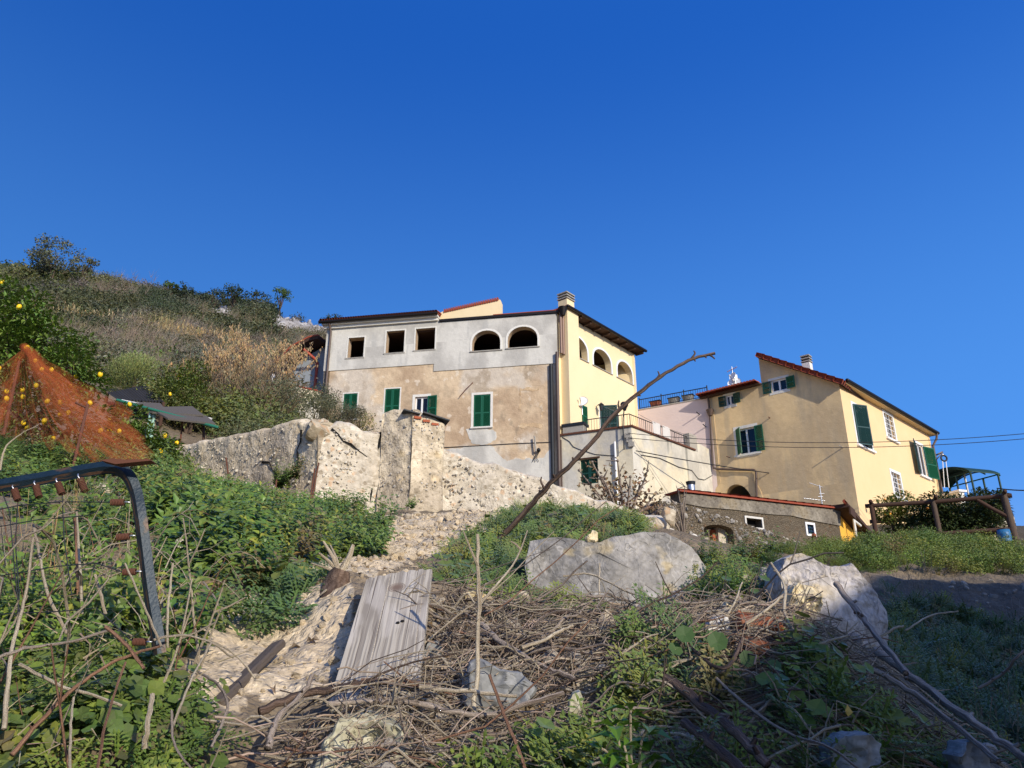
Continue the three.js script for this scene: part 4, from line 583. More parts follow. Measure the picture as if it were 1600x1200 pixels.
// stair parapet with a blocked arch
const ap = at(1030, 820, 15.6), WA = new Wall(ap[0], ap[2], ...dirAz(68));
{
  const T2 = [[1030, 782], [1062, 786], [1090, 796], [1124, 805], [1153, 814], [1186, 826], [1215, 836], [1246, 846], [1290, 860]].map(q => WA.on(...q)), yb = WA.on(1100, 880)[1] - 0.6, a = WA.rect(1101, 820, 1147, 866), H = base('stair_parapet', WA.pos(a.s0, yb)); tag(H, 'sloping rubble stair wall with a low arched recess in front of the stone outbuilding', 'wall');
  const outl = [[T2[0][0], yb], ...[...T2].map(t => [t[0], t[1]]), [T2[T2.length - 1][0], yb]].reverse();
  const g = poly(outl, [archHole(a.s0, a.s1, yb + 0.02, a.y1, (a.y1 - WA.on(1101, 828)[1]) / (a.y1 - yb), 14)], 0.5); const o = child(H, WA, 'masonry', g, MR.shedStone);
  child(H, WA, 'arch_back', bx(a.s0 - 0.1, a.s0 + (a.s1 - a.s0) * 0.55, yb, a.y1 + 0.1, -0.46, -0.42), M.concrete); child(H, WA, 'brick_infill', bx(a.s0 + (a.s1 - a.s0) * 0.58, a.s0 + (a.s1 - a.s0) * 0.72, yb, a.y1 - 0.05, -0.4, -0.3), M.terracotta); child(H, WA, 'stone_infill', bx(a.s0 + (a.s1 - a.s0) * 0.7, a.s1 + 0.05, yb, a.y1 + 0.05, -0.4, -0.22), MR.rubble);
  const tp = s => { let i = 0; while (i < T2.length - 2 && s > T2[i + 1][0]) i++; return lerp(T2[i][1], T2[i + 1][1], clamp((s - T2[i][0]) / (T2[i + 1][0] - T2[i][0]))); };
  const q = rng(61), lists = unit.map(() => []); for (let i = 0; i < 900; i++) { const s = lerp(T2[0][0], T2[T2.length - 1][0], q()), edge = q() < 0.35, y = edge ? tp(s) - 0.02 : lerp(yb + 0.5, tp(s), q()); if (s > a.s0 - 0.02 && s < a.s1 + 0.02 && y < a.y1 + 0.05) continue; const z = 0.015 + 0.05 * Math.pow(q(), 2.5), p = WA.pos(s, y, edge ? -0.5 * q() : 0); lists[i % 5].push([[p[0] - H.position.x, p[1] - H.position.y, p[2] - H.position.z], [q() * 6, q() * 6, q() * 6], [z * 1.3, z * 0.8, z], edge ? mixc([0.62, 0.56, 0.45], [0.42, 0.38, 0.31], q()) : mixc([0.40, 0.36, 0.30], [0.22, 0.2, 0.17], q())]); }
  lists.forEach((l, i) => scatter('rubble_stone', unit[i], MS, l, H));
}
// stone outbuilding with a red tile verge, yellow side under a lean-to
{
  const WB = new Wall(4.87, -22, ...dirAz(62)), yb = 3.6, H = base('stone_outbuilding', WB.pos(3, yb)); tag(H, 'low grey stone outbuilding with red tile edge and two small windows', 'building');
  const sC = WB.on(1313, 830)[0], yT0 = WB.on(1068, 770)[1], yT1 = WB.on(1334, 799)[1], s0 = WB.on(1064, 790)[0], wa = WB.rect(1166, 810.5, 1190, 824), wb = WB.rect(1261, 820, 1271, 834.5);
  const g = poly([[s0, yb], [sC, yb], [sC, lerp(yT0, yT1, 0.93)], [s0, yT0]], [wa, wb].map(rectHole), 0.45); child(H, WB, 'wall', g, MR.shedStone);
  child(H, WB, 'cement_band', poly([WB.on(1068, 771), WB.on(1068, 787), WB.on(1100, 793), WB.on(1150, 797), WB.on(1190, 803), WB.on(1235, 806), WB.on(1280, 816), WB.on(1312, 822), WB.on(1312, 797)].map((p, i) => [p[0], p[1]]), [], 0.03), wallMat(TX.greyRender, 3, 3, 0.03, { color: 0xa3a09b }), 0.04);
  child(H, WB, 'verge_tile', poly([[s0 - 0.1, yT0], [sC + 0.5, yT1], [sC + 0.5, yT1 + 0.045], [s0 - 0.1, yT0 + 0.045]], [], 0.7), M.tile, 0.12);
  const tl = []; for (let i = 0; i < 18; i++) { const t = (i + 0.5) / 18; tl.push(new THREE.CylinderGeometry(0.05, 0.065, 0.46, 7, 1, false, 0, Math.PI).rotateY(Math.PI / 2).rotateZ(Math.PI / 2).rotateZ(Math.atan2(yT1 - yT0, sC - s0)).translate(lerp(s0 - 0.1, sC + 0.4, t), lerp(yT0, yT1, t) + 0.04, 0.08)); } child(H, WB, 'roof_tile', merge(tl), M.tile).userData.kind = 'stuff';
  surround(H, WB, wa, 0.06, M.paleTrim, 0.03); surround(H, WB, wb, 0.07, M.white, 0.03); child(H, WB, 'window_recess', bx(wa.s0 - 0.02, wa.s1 + 0.02, wa.y0 - 0.02, wa.y1 + 0.02, -0.3, -0.25), M.dark); casement(H, WB, wb, 0.12, M.shutterBlue, 1); grille(H, WB, wb, mat(0x1d3a5c), 2, 3, -0.05);
  const gp = WB.on(1247, 834.5); child(H, WB, 'spout', bar([gp[0] + 0.62, gp[1], -0.1], [gp[0] + 0.62, gp[1], 0.12], 0.06), M.terracotta);
  const cp = WB.pos(sC, 0), WC = new Wall(cp[0], cp[2], ...dirAz(36)); const yq = WC.on(1314, 808)[1], s9 = 3.6;
  child(H, WC, 'side_wall', poly([[0, yb], [s9, yb], [s9, yq - 0.55], [0, yq + 0.1]], [], 0.3), M.ochre);
  child(H, WC, 'lean_to_roof', poly([[-0.25, yT1 - 0.02], [s9 + 0.6, yT1 - 0.75], [s9 + 0.6, yT1 - 0.63], [-0.25, yT1 + 0.1]], [], 1.0), M.wood, 0.42); child(H, WC, 'fascia', poly([[-0.26, yT1 - 0.26], [0.35, yT1 - 0.34], [0.35, yT1 - 0.02], [-0.26, yT1 + 0.02]], [], 0.05), M.wood, 0.47);
  const lt = []; for (let i = 0; i < 12; i++) lt.push(new THREE.CylinderGeometry(0.07, 0.08, 0.4, 7, 1, false, 0, Math.PI).rotateY(Math.PI / 2).rotateZ(Math.PI / 2).rotateZ(-0.17).translate(lerp(-0.2, s9 + 0.5, i / 11), lerp(yT1 + 0.12, yT1 - 0.6, i / 11), 0.36)); child(H, WC, 'roof_tile', merge(lt), M.tile).userData.kind = 'stuff';
  child(H, WC, 'post', bar([0.75, yb, 0.3], [0.75, yT1 - 0.25, 0.3], 0.045, 8), M.paleTrim); child(H, WC, 'gutter_arm', bar([0.75, yT1 - 0.3, 0.3], [1.5, yT1 - 0.36, 0.32], 0.05, 8), M.paleTrim); child(H, WC, 'window_surround', bx(1.2, 2.1, yb + 0.3, yq - 0.75, 0.002, 0.03), M.white); child(H, WC, 'window', bx(1.32, 1.98, yb + 0.4, yq - 0.85, 0.031, 0.04), M.glass);
  // stove pipe and antenna on its roof
  const sp = WB.on(1109, 770), o1 = base('stove_pipe', WB.pos(sp[0], sp[1] - 0.1, -0.8)); mesh('pipe', new THREE.CylinderGeometry(0.12, 0.12, 0.5, 14).translate(0, 0.25, 0), M.steel, o1); mesh('cowl', new THREE.CylinderGeometry(0.15, 0.13, 0.1, 14).translate(0, 0.55, 0), M.iron, o1); tag(o1, 'short shiny metal stove pipe with a dark cap on the outbuilding roof', 'flue');
  const cv = WB.on(1122, 773), o2 = mesh('roof_cover', new THREE.SphereGeometry(0.26, 14, 6, 0, Math.PI * 2, 0, Math.PI / 2).scale(1.3, 0.5, 1), M.white); o2.position.set(...WB.pos(cv[0], cv[1] - 0.12, -0.5)); tag(o2, 'small white cover on the outbuilding roof beside the stove pipe', 'cover');
  const ab = WB.on(1313, 794), o3 = base('aerial', WB.pos(ab[0], ab[1] - 0.1, -0.7)); mesh('mast', bar([0, 0, 0], [0, 1.02, 0], 0.018, 6), M.steel, o3); [[0.98, -0.35, 0.05, -0.3, 0.1], [0.5, -0.6, 0.02, 0.3, 0.06], [0.72, -0.05, 0, 0.3, 0.0], [0.62, -0.1, 0, 0.16, 0.0]].forEach(([y, a, b, c, d]) => mesh('boom', bar([a, y + d, b], [Math.abs(c) * 0.4, y - d * 0.3, -b], 0.012, 5), M.steel, o3)); for (let i = 0; i < 7; i++) mesh('element', bar([-0.55 + i * 0.1, 0.55 - i * 0.012, -0.16], [-0.55 + i * 0.1, 0.55 - i * 0.012, 0.16], 0.006, 4), M.steel, o3); tag(o3, 'thin television aerial on a pole above the outbuilding roof', 'antenna');
}
// ------------------------------------------------------------------ satellite dishes, lamp, cables
function dish(label, pos, r, face, tilt, name = 'satellite_dish') {
  const H = base(name, pos); const pts = []; for (let i = 0; i <= 8; i++) { const t = i / 8; pts.push(new THREE.Vector2(r * t + 0.0001, 0.16 * r * t * t)); } pts.push(new THREE.Vector2(r, 0.17 * r + 0.012)); for (let i = 8; i >= 0; i--) { const t = i / 8; pts.push(new THREE.Vector2(r * t + 0.0001, 0.16 * r * t * t - 0.015)); }
  const T3 = g => g.rotateX(Math.PI / 2 - tilt).rotateY(face); const d = mesh('reflector', T3(new THREE.LatheGeometry(pts.reverse(), 28)), M.dish, H); d.position.y = 0.45 + r * 0.4;
  const arm = mesh('feed_arm', T3(bar([0, 0, r * 0.9], [0, r * 1.05, r * 0.35], 0.018, 6)), M.steel, H); arm.position.copy(d.position); const lnb = mesh('feed_horn', T3(bar([0, r * 0.9, r * 0.4], [0, r * 1.15, r * 0.28], 0.045, 8)), M.dish, H); lnb.position.copy(d.position);
  mesh('mast', merge([bar([0, 0, 0], [0, 0.4 + r * 0.5, 0], 0.03, 7)]).translate(-Math.sin(face) * 0.1, 0, -Math.cos(face) * 0.1), M.steel, H); return tag(H, label, 'satellite dish');
}
{
  const p = W2.on(896, 637); dish('white satellite dish on the yellow wall above the terrace', W2.pos(p[0], W2.on(896, 650)[1], 0.45), 0.3, -0.25, 0.5);
  const q = W5.off(-1).on(1148, 600); dish('large white satellite dish on the low tiled roof of the right house', W5.pos(q[0], q[1] - 0.55, -1), 0.33, -0.5, 0.5); const q2 = W5.off(-0.6).on(1143, 586); const d2 = dish('small white dish above the large one on the low tiled roof', W5.pos(q2[0], q2[1] - 0.55, -0.75), 0.2, -1.1, 0.35);
  const q3 = W5.off(-0.8).on(1145, 600), o = base('aerial', W5.pos(q3[0], q3[1] - 0.4, -0.9)); mesh('mast', bar([0, 0, 0], [0, 1.35, 0], 0.02, 6), M.steel, o); for (let i = 0; i < 5; i++) mesh('element', bar([-0.2 + i * 0.1, 1.1 + i * 0.05, -0.18], [-0.2 + i * 0.1, 1.1 + i * 0.05, 0.18], 0.01, 4), M.dish, o); mesh('boom', bar([-0.25, 1.08, 0], [0.25, 1.32, 0], 0.014, 5), M.terracotta, o); mesh('panel', box(0.16, 0.3, 0.05, 0.12, 0.75, 0.05), M.dish, o); tag(o, 'small aerial with a white panel behind the dishes on the low roof', 'antenna');
  // street lamp on the terrace corner
  const a = W3.on(977, 690), H = base('street_lamp', W3.pos(a[0], a[1], 0.22)), up = W3.on(979, 644); const L = up[1] - a[1]; mesh('pole', tube([[0, -0.4, 0], [0, L * 0.4, 0], [0.02, L * 0.75, 0.03], [0.07, L, 0.08]], [0.03, 0.028, 0.025, 0.025], 7), M.iron, H);
  mesh('lamp_head', new THREE.LatheGeometry([[0.001, 0], [0.06, 0.01], [0.09, 0.1], [0.16, 0.22], [0.17, 0.3], [0.12, 0.37], [0.001, 0.4]].map(q => new THREE.Vector2(...q)), 16).translate(0.09, L - 0.02, 0.1), M.iron, H); mesh('lamp_glass', new THREE.SphereGeometry(0.11, 12, 8).translate(0.1, L + 0.2, 0.2), M.glass, H); for (const y of [-0.3, 0.2]) mesh('bracket', bar([0, y, 0], [0.02, y, -0.21], 0.02, 5), M.iron, H); tag(H, 'dark street lamp on a thin pole at the terrace corner', 'street lamp');
  const wl = W2.on(931, 636), wlo = base('wall_lantern', W2.pos(wl[0], wl[1], 0)); mesh('bracket', tube([[0, 0, 0], [0, 0.1, 0.15], [0, 0.05, 0.3]].map(v => [v[2] * -W2.uz * 1, v[1], v[2] * W2.ux]), 0.015, 5), M.iron, wlo); mesh('lantern', new THREE.CylinderGeometry(0.11, 0.07, 0.26, 6).translate(-W2.uz * 0.3, -0.1, W2.ux * 0.3), M.iron, wlo); mesh('lantern_cap', new THREE.ConeGeometry(0.15, 0.14, 6).translate(-W2.uz * 0.3, 0.1, W2.ux * 0.3), M.iron, wlo); tag(wlo, 'small black wall lantern on the yellow side wall', 'lantern');
  const cab = (label, pts, r = 0.014) => { const o = mesh('overhead_cable', tube(pts, r, 5), M.cable); tag(o, label, 'cable'); };
  const c1 = W3.pos(3.1, W3.on(985, 678)[1], 0.15); for (const [k, py, l] of [[0, 676, 'upper thin cable strung across the right house front to the far right'], [1, 684, 'lower thin cable strung across the right house front to the far right']]) cab(l, [...sag([c1[0], c1[1] - k * 0.2, c1[2]], at(1640, py - 2, 27), 0.42, 24)], 0.013);
  const c2 = W4.pos(0.1, W4.on(999, 708)[1], 0.1); cab('heavy dark cable from the terrace corner past both houses to the yellow wall', sag(c2, W7.pos(...W7.on(1459, 761), 0.05), 0.3, 24), 0.022); cab('dark cable leaving the far house to the right edge', sag(at(1558, 763, 38), at(1660, 763, 30), 0.1, 10), 0.03);
}
// ------------------------------------------------------------------ right edge: pergola, arched shelter, hoist
MR.shelter = mat(0x163a2c, { roughness: 0.6 });
MR.blueRust = mat(0x2f6f9c, { roughness: 0.5 });
MR.bark = mat(0x57473a, { bumpMap: rep(T.bumpRock, 3, 1), bumpScale: 0.01 });
{
  const p0 = at(1363, 800, 20), WP = new Wall(p0[0], p0[2], ...dirAz(115)), by = hgt(p0[0], p0[2]) - 0.4, H = base('pergola', [p0[0], by, p0[2]]); tag(H, 'dark timber pergola with rails in front of the yellow house, citrus growing through it', 'pergola');
  const L = WP.on(1571, 780)[0], yb0 = WP.on(1363, 790)[1], yb1 = WP.on(1570, 775)[1], sm2 = WP.on(1463, 800)[0], sag1 = (s) => lerp(yb0, yb1, s / L);
  const B = (name, a, b, r, m = M.wood) => child(H, WP, name, tube([a, [(a[0] + b[0]) / 2, (a[1] + b[1]) / 2 - 0.02, (a[2] + b[2]) / 2], b], r, 7), m);
  B('beam', [-0.15, yb0, 0], [L + 0.15, yb1, 0], 0.055); B('beam', [-0.1, yb0 - 0.05, -2.2], [L + 0.2, yb1 - 0.05, -2.2], 0.06);
  for (const s of [0, L * 0.5, L]) B('cross_beam', [s, sag1(s) + 0.08, 0.2], [s + 0.1, sag1(s) + 0.03, -2.4], 0.05);
  B('post', [0, by, 0], [0, yb0, 0], 0.06); B('post', [sm2, by - 0.2, 0], [sm2 - 0.03, sag1(sm2) + 0.05, 0], 0.065, MR.bark); B('post', [L + 0.05, by - 0.6, 0], [L - 0.02, yb1 + 0.05, 0], 0.085, MR.bark); B('post', [L - 0.4, by - 0.6, -2.2], [L - 0.4, yb1, -2.2], 0.07);
  B('brace', [L - 0.6, yb1 - 0.04, 0], [L - 0.05, yb1 - 0.5, 0.02], 0.05); const r0 = WP.on(1366, 838)[1], r1 = WP.on(1575, 827)[1]; B('rail', [0, r0, 0.02], [L, r1, 0.02], 0.05); B('rail', [0.3, r0 + 0.14, -1], [L * 0.75, r1 + 0.2, -1], 0.025);
  const pr = (px, py, d) => at(px, py, d);
  // stone pier behind the pergola, oven vault, barrel, bricks
  const sp = at(1565, 812, 20.5), Wp2 = new Wall(sp[0] - 0.35, sp[2], 1, 0.2); ruin('stone_pier', 'reddish stone pier standing behind the right end of the pergola', Wp2, [[0, at(1558, 796, 20.5)[1]], [0.35, at(1565, 792, 20.5)[1]], [0.62, at(1572, 800, 20.5)[1]]], sp[1] - 2, 0.4, MR.rubble, { seed: 21, n: 60, r: [0.03, 0.08], cat: 'pier' });
  const ov = at(1486, 855, 19.2), o = mesh('stone_vault', new THREE.CylinderGeometry(0.3, 0.3, 0.7, 18, 1, false, 0, Math.PI).rotateZ(Math.PI / 2).rotateY(Math.PI / 2).rotateX(0).scale(1, 0.75, 1), MRock.pale); o.position.set(ov[0], ov[1] - 0.02, ov[2]); o.rotation.z = 0; tag(o, 'small pale rounded vault low under the pergola', 'oven');
  const bb = at(1573, 853, 17.6), bl = base('barrel', [bb[0], bb[1], bb[2]]); mesh('drum', new THREE.LatheGeometry([[0.001, 0], [0.13, 0], [0.135, 0.1], [0.14, 0.11], [0.135, 0.12], [0.135, 0.24], [0.14, 0.25], [0.135, 0.26], [0.13, 0.36], [0.001, 0.36]].map(v => new THREE.Vector2(...v)), 18), MR.blueRust, bl); mesh('lid', new THREE.CylinderGeometry(0.125, 0.125, 0.02, 18).translate(0, 0.37, 0), M.iron, bl); tag(bl, 'blue drum standing under the right end of the pergola', 'barrel');
  const bk = at(1555, 868, 16.2), bo = mesh('brick', box(0.18, 0.1, 0.1, 0, 0, 0, 0.008), M.terracotta); bo.position.set(bk[0], bk[1], bk[2]); bo.rotation.y = 0.3; tag(bo, 'single orange brick lying in the shade right of the hedge', 'brick');
}
{
  // arched shelter: green sheet roof on posts
  const a = at(1462, 760, 41), b = at(1545, 766, 38), H = base('arched_shelter', [a[0], a[1] - 3, a[2]]), dx = b[0] - a[0], dz = b[2] - a[2], L = Math.hypot(dx, dz), turn = Math.atan2(-dz, dx); H.rotation.y = turn; tag(H, 'green barrel-roofed shelter beyond the end of the yellow house', 'shelter');
  const R = L * 0.62, yt = 3.0, n = 18, prof = []; const t0 = Math.acos(L / 2 / R); const arc = t => [L / 2 - R * Math.cos(t), (Math.sin(t) - Math.sin(t0)) * R * 0.62 + yt];
  const up = [], dn = []; for (let i = 0; i <= n; i++) { const p = arc(lerp(t0, Math.PI - t0, i / n)); up.push([p[0], p[1] + 0.05]); dn.push([p[0], p[1]]); }
  const g = poly([...dn.reverse(), ...up].reverse(), [], 2).translate(0, 0, 1); mesh('roof_sheet', g, MR.shelter, H);
  const rib = z => tube(dn.slice().map(p => [p[0], p[1] - 0.06, z]), 0.04, 6); for (const z of [0.97, 0, -0.97]) mesh('roof_rib', rib(z), MR.shelter, H);
  for (const z of [0.9, -0.9]) for (const x of [0.05, L * 0.36, L * 0.7, L - 0.05]) mesh('post', bar([x, 0, z], [x, yt + (x > 1 && x < L - 1 ? 0.5 : 0), z], 0.05, 7), x > 1 && x < L - 1 ? M.paleTrim : MR.shelter, H); mesh('tie_beam', bar([0, yt, 0.9], [L, yt, 0.9], 0.035, 6), MR.shelter, H); mesh('tie_beam', bar([0, yt, -0.9], [L, yt, -0.9], 0.035, 6), M.green, H);
  const w = at(1478, 775, 38), W = base('low_white_wall', [w[0], w[1] - 1.5, w[2]]); mesh('wall', box(1.9, 1.5, 0.3, 0, 0.75, 0), M.paleTrim, W); mesh('coping', box(2.1, 0.1, 0.5, 0, 1.55, 0), M.white, W); W.rotation.y = turn; tag(W, 'low white parapet with coping under the hoist ropes', 'wall');
  const w2 = at(1520, 790, 37), W2b = base('low_stone_wall', [w2[0], w2[1] - 1.5, w2[2]]); mesh('wall', box(3.2, 1.55, 0.35, 0.2, 0.75, 0), MR.rubble, W2b); mesh('coping', box(3.3, 0.12, 0.5, 0.2, 1.58, 0), M.concrete, W2b); W2b.rotation.y = turn; tag(W2b, 'grey parapet wall beneath the arched green shelter', 'wall');
  const h = at(1457, 714, 39.2), h2 = at(1473, 706, 38.6), o = base('hoist', h); const rel = p => [p[0] - h[0], p[1] - h[1], p[2] - h[2]]; mesh('arm', tube([[0, 0, 0], rel(h2), rel(at(1473, 711, 38.6))], 0.045, 6), M.steel, o); mesh('stay', bar([0, -0.3, 0], rel(at(1471, 709, 38.6)), 0.03, 5), M.steel, o); const pu = rel(at(1475, 716, 38.6)); mesh('pulley', new THREE.TorusGeometry(0.15, 0.045, 8, 18).translate(...pu), M.iron, o); mesh('hook', bar(rel(at(1474, 709, 38.6)), [pu[0], pu[1] + 0.15, pu[2]], 0.025, 5), M.iron, o);
  for (const [a2, b2] of [[1473, 1476], [1478, 1483]]) mesh('rope', bar(rel(at(a2, 720, 38.6)), rel(at(b2, 762, 38.4)), 0.02, 5), M.white, o); tag(o, 'hoist arm with pulley and two white ropes at the end of the yellow house', 'hoist');
}
// ------------------------------------------------------------------ left: neighbour's eaves, plaster garden wall, sheds
{
  const c = W1.pos(W1.on(508, 560)[0], 0, -1.2), WN = new Wall(c[0] - 5, c[2] - 1.5, 5, 1.5), y = n => WN.on(...n);
  const H = base('shaded_annex', [c[0] - 2.5, y([480, 640])[1] - 2, c[2] - 1]); tag(H, 'shaded annex with sagging tiled eaves and rust red gutter left of the old house', 'building');
  const q = [[436, 700], [436, 606], [470, 562], [500, 545], [511, 542], [511, 700]].map(p => y(p)); child(H, WN, 'wall', poly(q.slice().reverse(), [rectHole(WN.rect(470.5, 598, 477, 609))], 0.3), mat(0x9aa0a4, { bumpMap: rep(T.bumpFine, 1, 1), bumpScale: 0.01 })); child(H, WN, 'window_recess', (() => { const r = WN.rect(470, 597, 478, 610); return bx(r.s0, r.s1, r.y0, r.y1, -0.28, -0.25); })(), M.dark);
  const r = [[511, 540], [497, 543], [470, 557], [448, 580], [428, 606]].map(p => y(p)); child(H, WN, 'eaves', poly([...r, ...r.slice().reverse().map(p => [p[0], p[1] + 0.16])].reverse(), [], 1.2), M.wood, 0.9); child(H, WN, 'roof', poly([...r.map(p => [p[0], p[1] + 0.161]), ...r.slice().reverse().map(p => [p[0] - 0.02, p[1] + 0.24])].reverse(), [], 1.25), M.tile, 0.92);
  child(H, WN, 'downpipe', tube([[...y([489, 556]), 0.9], [...y([499, 566]), 0.4], [...y([500, 570]), 0.25], [...y([496, 600]), 0.2], [...y([494.5, 612]), 0.2]], 0.075, 7), M.redPaint); child(H, WN, 'downpipe', tube([[...y([494.5, 612]), 0.2], [...y([493.5, 632]), 0.2]], 0.12, 7), M.redPaint);
  const gp = at(505, 640, 32.5), gl = at(424, 620, 31), WG = new Wall(gl[0], gl[2], gp[0] - gl[0], gp[2] - gl[2]), gt = [[424, 600], [445, 601], [462, 604], [503, 614]].map(p => WG.on(...p)); const G = ruin('plaster_garden_wall', 'weathered white plaster garden wall with red tile coping below the annex', WG, gt, WG.on(460, 660)[1] - 1, 0.3, wallMat(TX.streak, 4, 3, 0.03), { seed: 31, amp: 0.05, jag: 0.03, cell: 0.15 });
  const tc = []; for (let i = 0; i < 16; i++) { const a = WG.pos(lerp(gt[1][0], gt[3][0], i / 15), lerp(gt[1][1], gt[3][1], i / 15) + 0.06, -0.15); tc.push(box(0.2, 0.05, 0.4, a[0] - G.position.x, a[1] - G.position.y, a[2] - G.position.z)); } mesh('coping_tile', merge(tc), M.redPaint, G).userData.kind = 'stuff';
}
{
  // black corrugated shed roof, then a low plate canopy on pale green posts
  const H = base('corrugated_shed', at(212, 640, 20)); const pts = [[172, 612], [222, 603], [262, 606], [250, 628], [188, 624]]; const P = (px, py, d) => { const p = at(px, py, d); return [p[0] - H.position.x, p[1] - H.position.y, p[2] - H.position.z]; };
  const a = P(168, 614, 21), b = P(226, 602, 22), c = P(256, 629, 19.2), d = P(184, 625, 18.8), n = 60, g = new THREE.PlaneGeometry(1, 1, n, 4), p = g.attributes.position; for (let i = 0; i < p.count; i++) { const u = p.getX(i) + 0.5, v = p.getY(i) + 0.5; for (let k = 0; k < 3; k++) { const q = lerp(lerp(d[k], c[k], u), lerp(a[k], b[k], u), v) + (k === 1 ? 0.035 * Math.sin(u * 90) : 0); k === 0 ? p.setX(i, q) : k === 1 ? p.setY(i, q) : p.setZ(i, q); } } g.computeVertexNormals();
  mesh('roof_sheet', g, mat(0x2e2c2a, { roughness: 0.95, side: THREE.DoubleSide }), H); for (const q of [a, b, c, d]) mesh('post', bar(q, [q[0], q[1] - 1.6, q[2]], 0.05, 6), M.wood, H); tag(H, 'dark corrugated shed roof behind the orange net', 'shed');
  const K2 = base('plate_canopy', at(255, 680, 17.4)), P2 = (px, py, d2) => { const q = at(px, py, d2); return [q[0] - K2.position.x, q[1] - K2.position.y, q[2] - K2.position.z]; };
  const plate = (q, t, m) => { const s = new THREE.BufferGeometry(), v = [...q, ...q.map(e => [e[0], e[1] + t, e[2]])], id = [0, 1, 2, 0, 2, 3, 4, 6, 5, 4, 7, 6, 0, 4, 5, 0, 5, 1, 1, 5, 6, 1, 6, 2, 2, 6, 7, 2, 7, 3, 3, 7, 4, 3, 4, 0]; s.setAttribute('position', new THREE.Float32BufferAttribute(v.flat(), 3)); s.setIndex(id); const o2 = s.toNonIndexed(); o2.computeVertexNormals(); boxUV(o2); return mesh('roof_plate', o2, m, K2); };
  const pm = mat(0x5e574c, { bumpMap: rep(T.bumpFine, 1, 1), bumpScale: 0.01 });
  plate([P2(184, 629, 18.4), P2(250, 632, 18), P2(258, 642, 17.2), P2(198, 636, 17.4)], 0.04, pm); plate([P2(212, 639, 17.2), P2(300, 637, 17.6), P2(318, 651, 16.6), P2(238, 646, 16.7)], 0.04, pm); plate([P2(245, 646, 16.6), P2(322, 652, 16.9), P2(336, 664, 16.0), P2(262, 656, 16.1)], 0.04, pm);
  for (const [s, e, m] of [[P2(183, 625, 17.3), P2(340, 668, 15.9), M.green], [P2(190, 626, 18.4), P2(330, 655, 16.9), M.paleTrim]]) mesh('edge_bar', bar(s, e, 0.035, 6), m, K2);
  for (const [x0, x1] of [[236, 229], [242, 235]]) mesh('post', bar(P2(x0, 640, 16.9), P2(x1, 692, 16.7), 0.04, 6), MR.paleGreen || (MR.paleGreen = mat(0x9cc0ac, { roughness: 0.6 })), K2); mesh('post', bar(P2(318, 660, 16.4), P2(318, 720, 16.2), 0.03, 6), M.wood, K2); mesh('post', bar(P2(285, 655, 16.5), P2(280, 710, 16.3), 0.02, 6), M.rust, K2);
  tag(K2, 'low canopy of overlapping grey plates on pale green posts left of the ruined wall', 'canopy');
  const ft = at(316, 586, 24), fb = mesh('white_sack', new THREE.SphereGeometry(0.24, 12, 10).scale(0.8, 1.1, 0.7), M.white); fb.position.set(...ft); tag(fb, 'white plastic sheet caught in the dry canes', 'sheet'); const f2 = at(427, 590, 25), f3 = mesh('white_rag', new THREE.SphereGeometry(0.16, 10, 8).scale(0.6, 1.5, 0.6), M.white); f3.position.set(...f2); tag(f3, 'small white rag in the bare bush beside the annex eaves', 'rag');
}
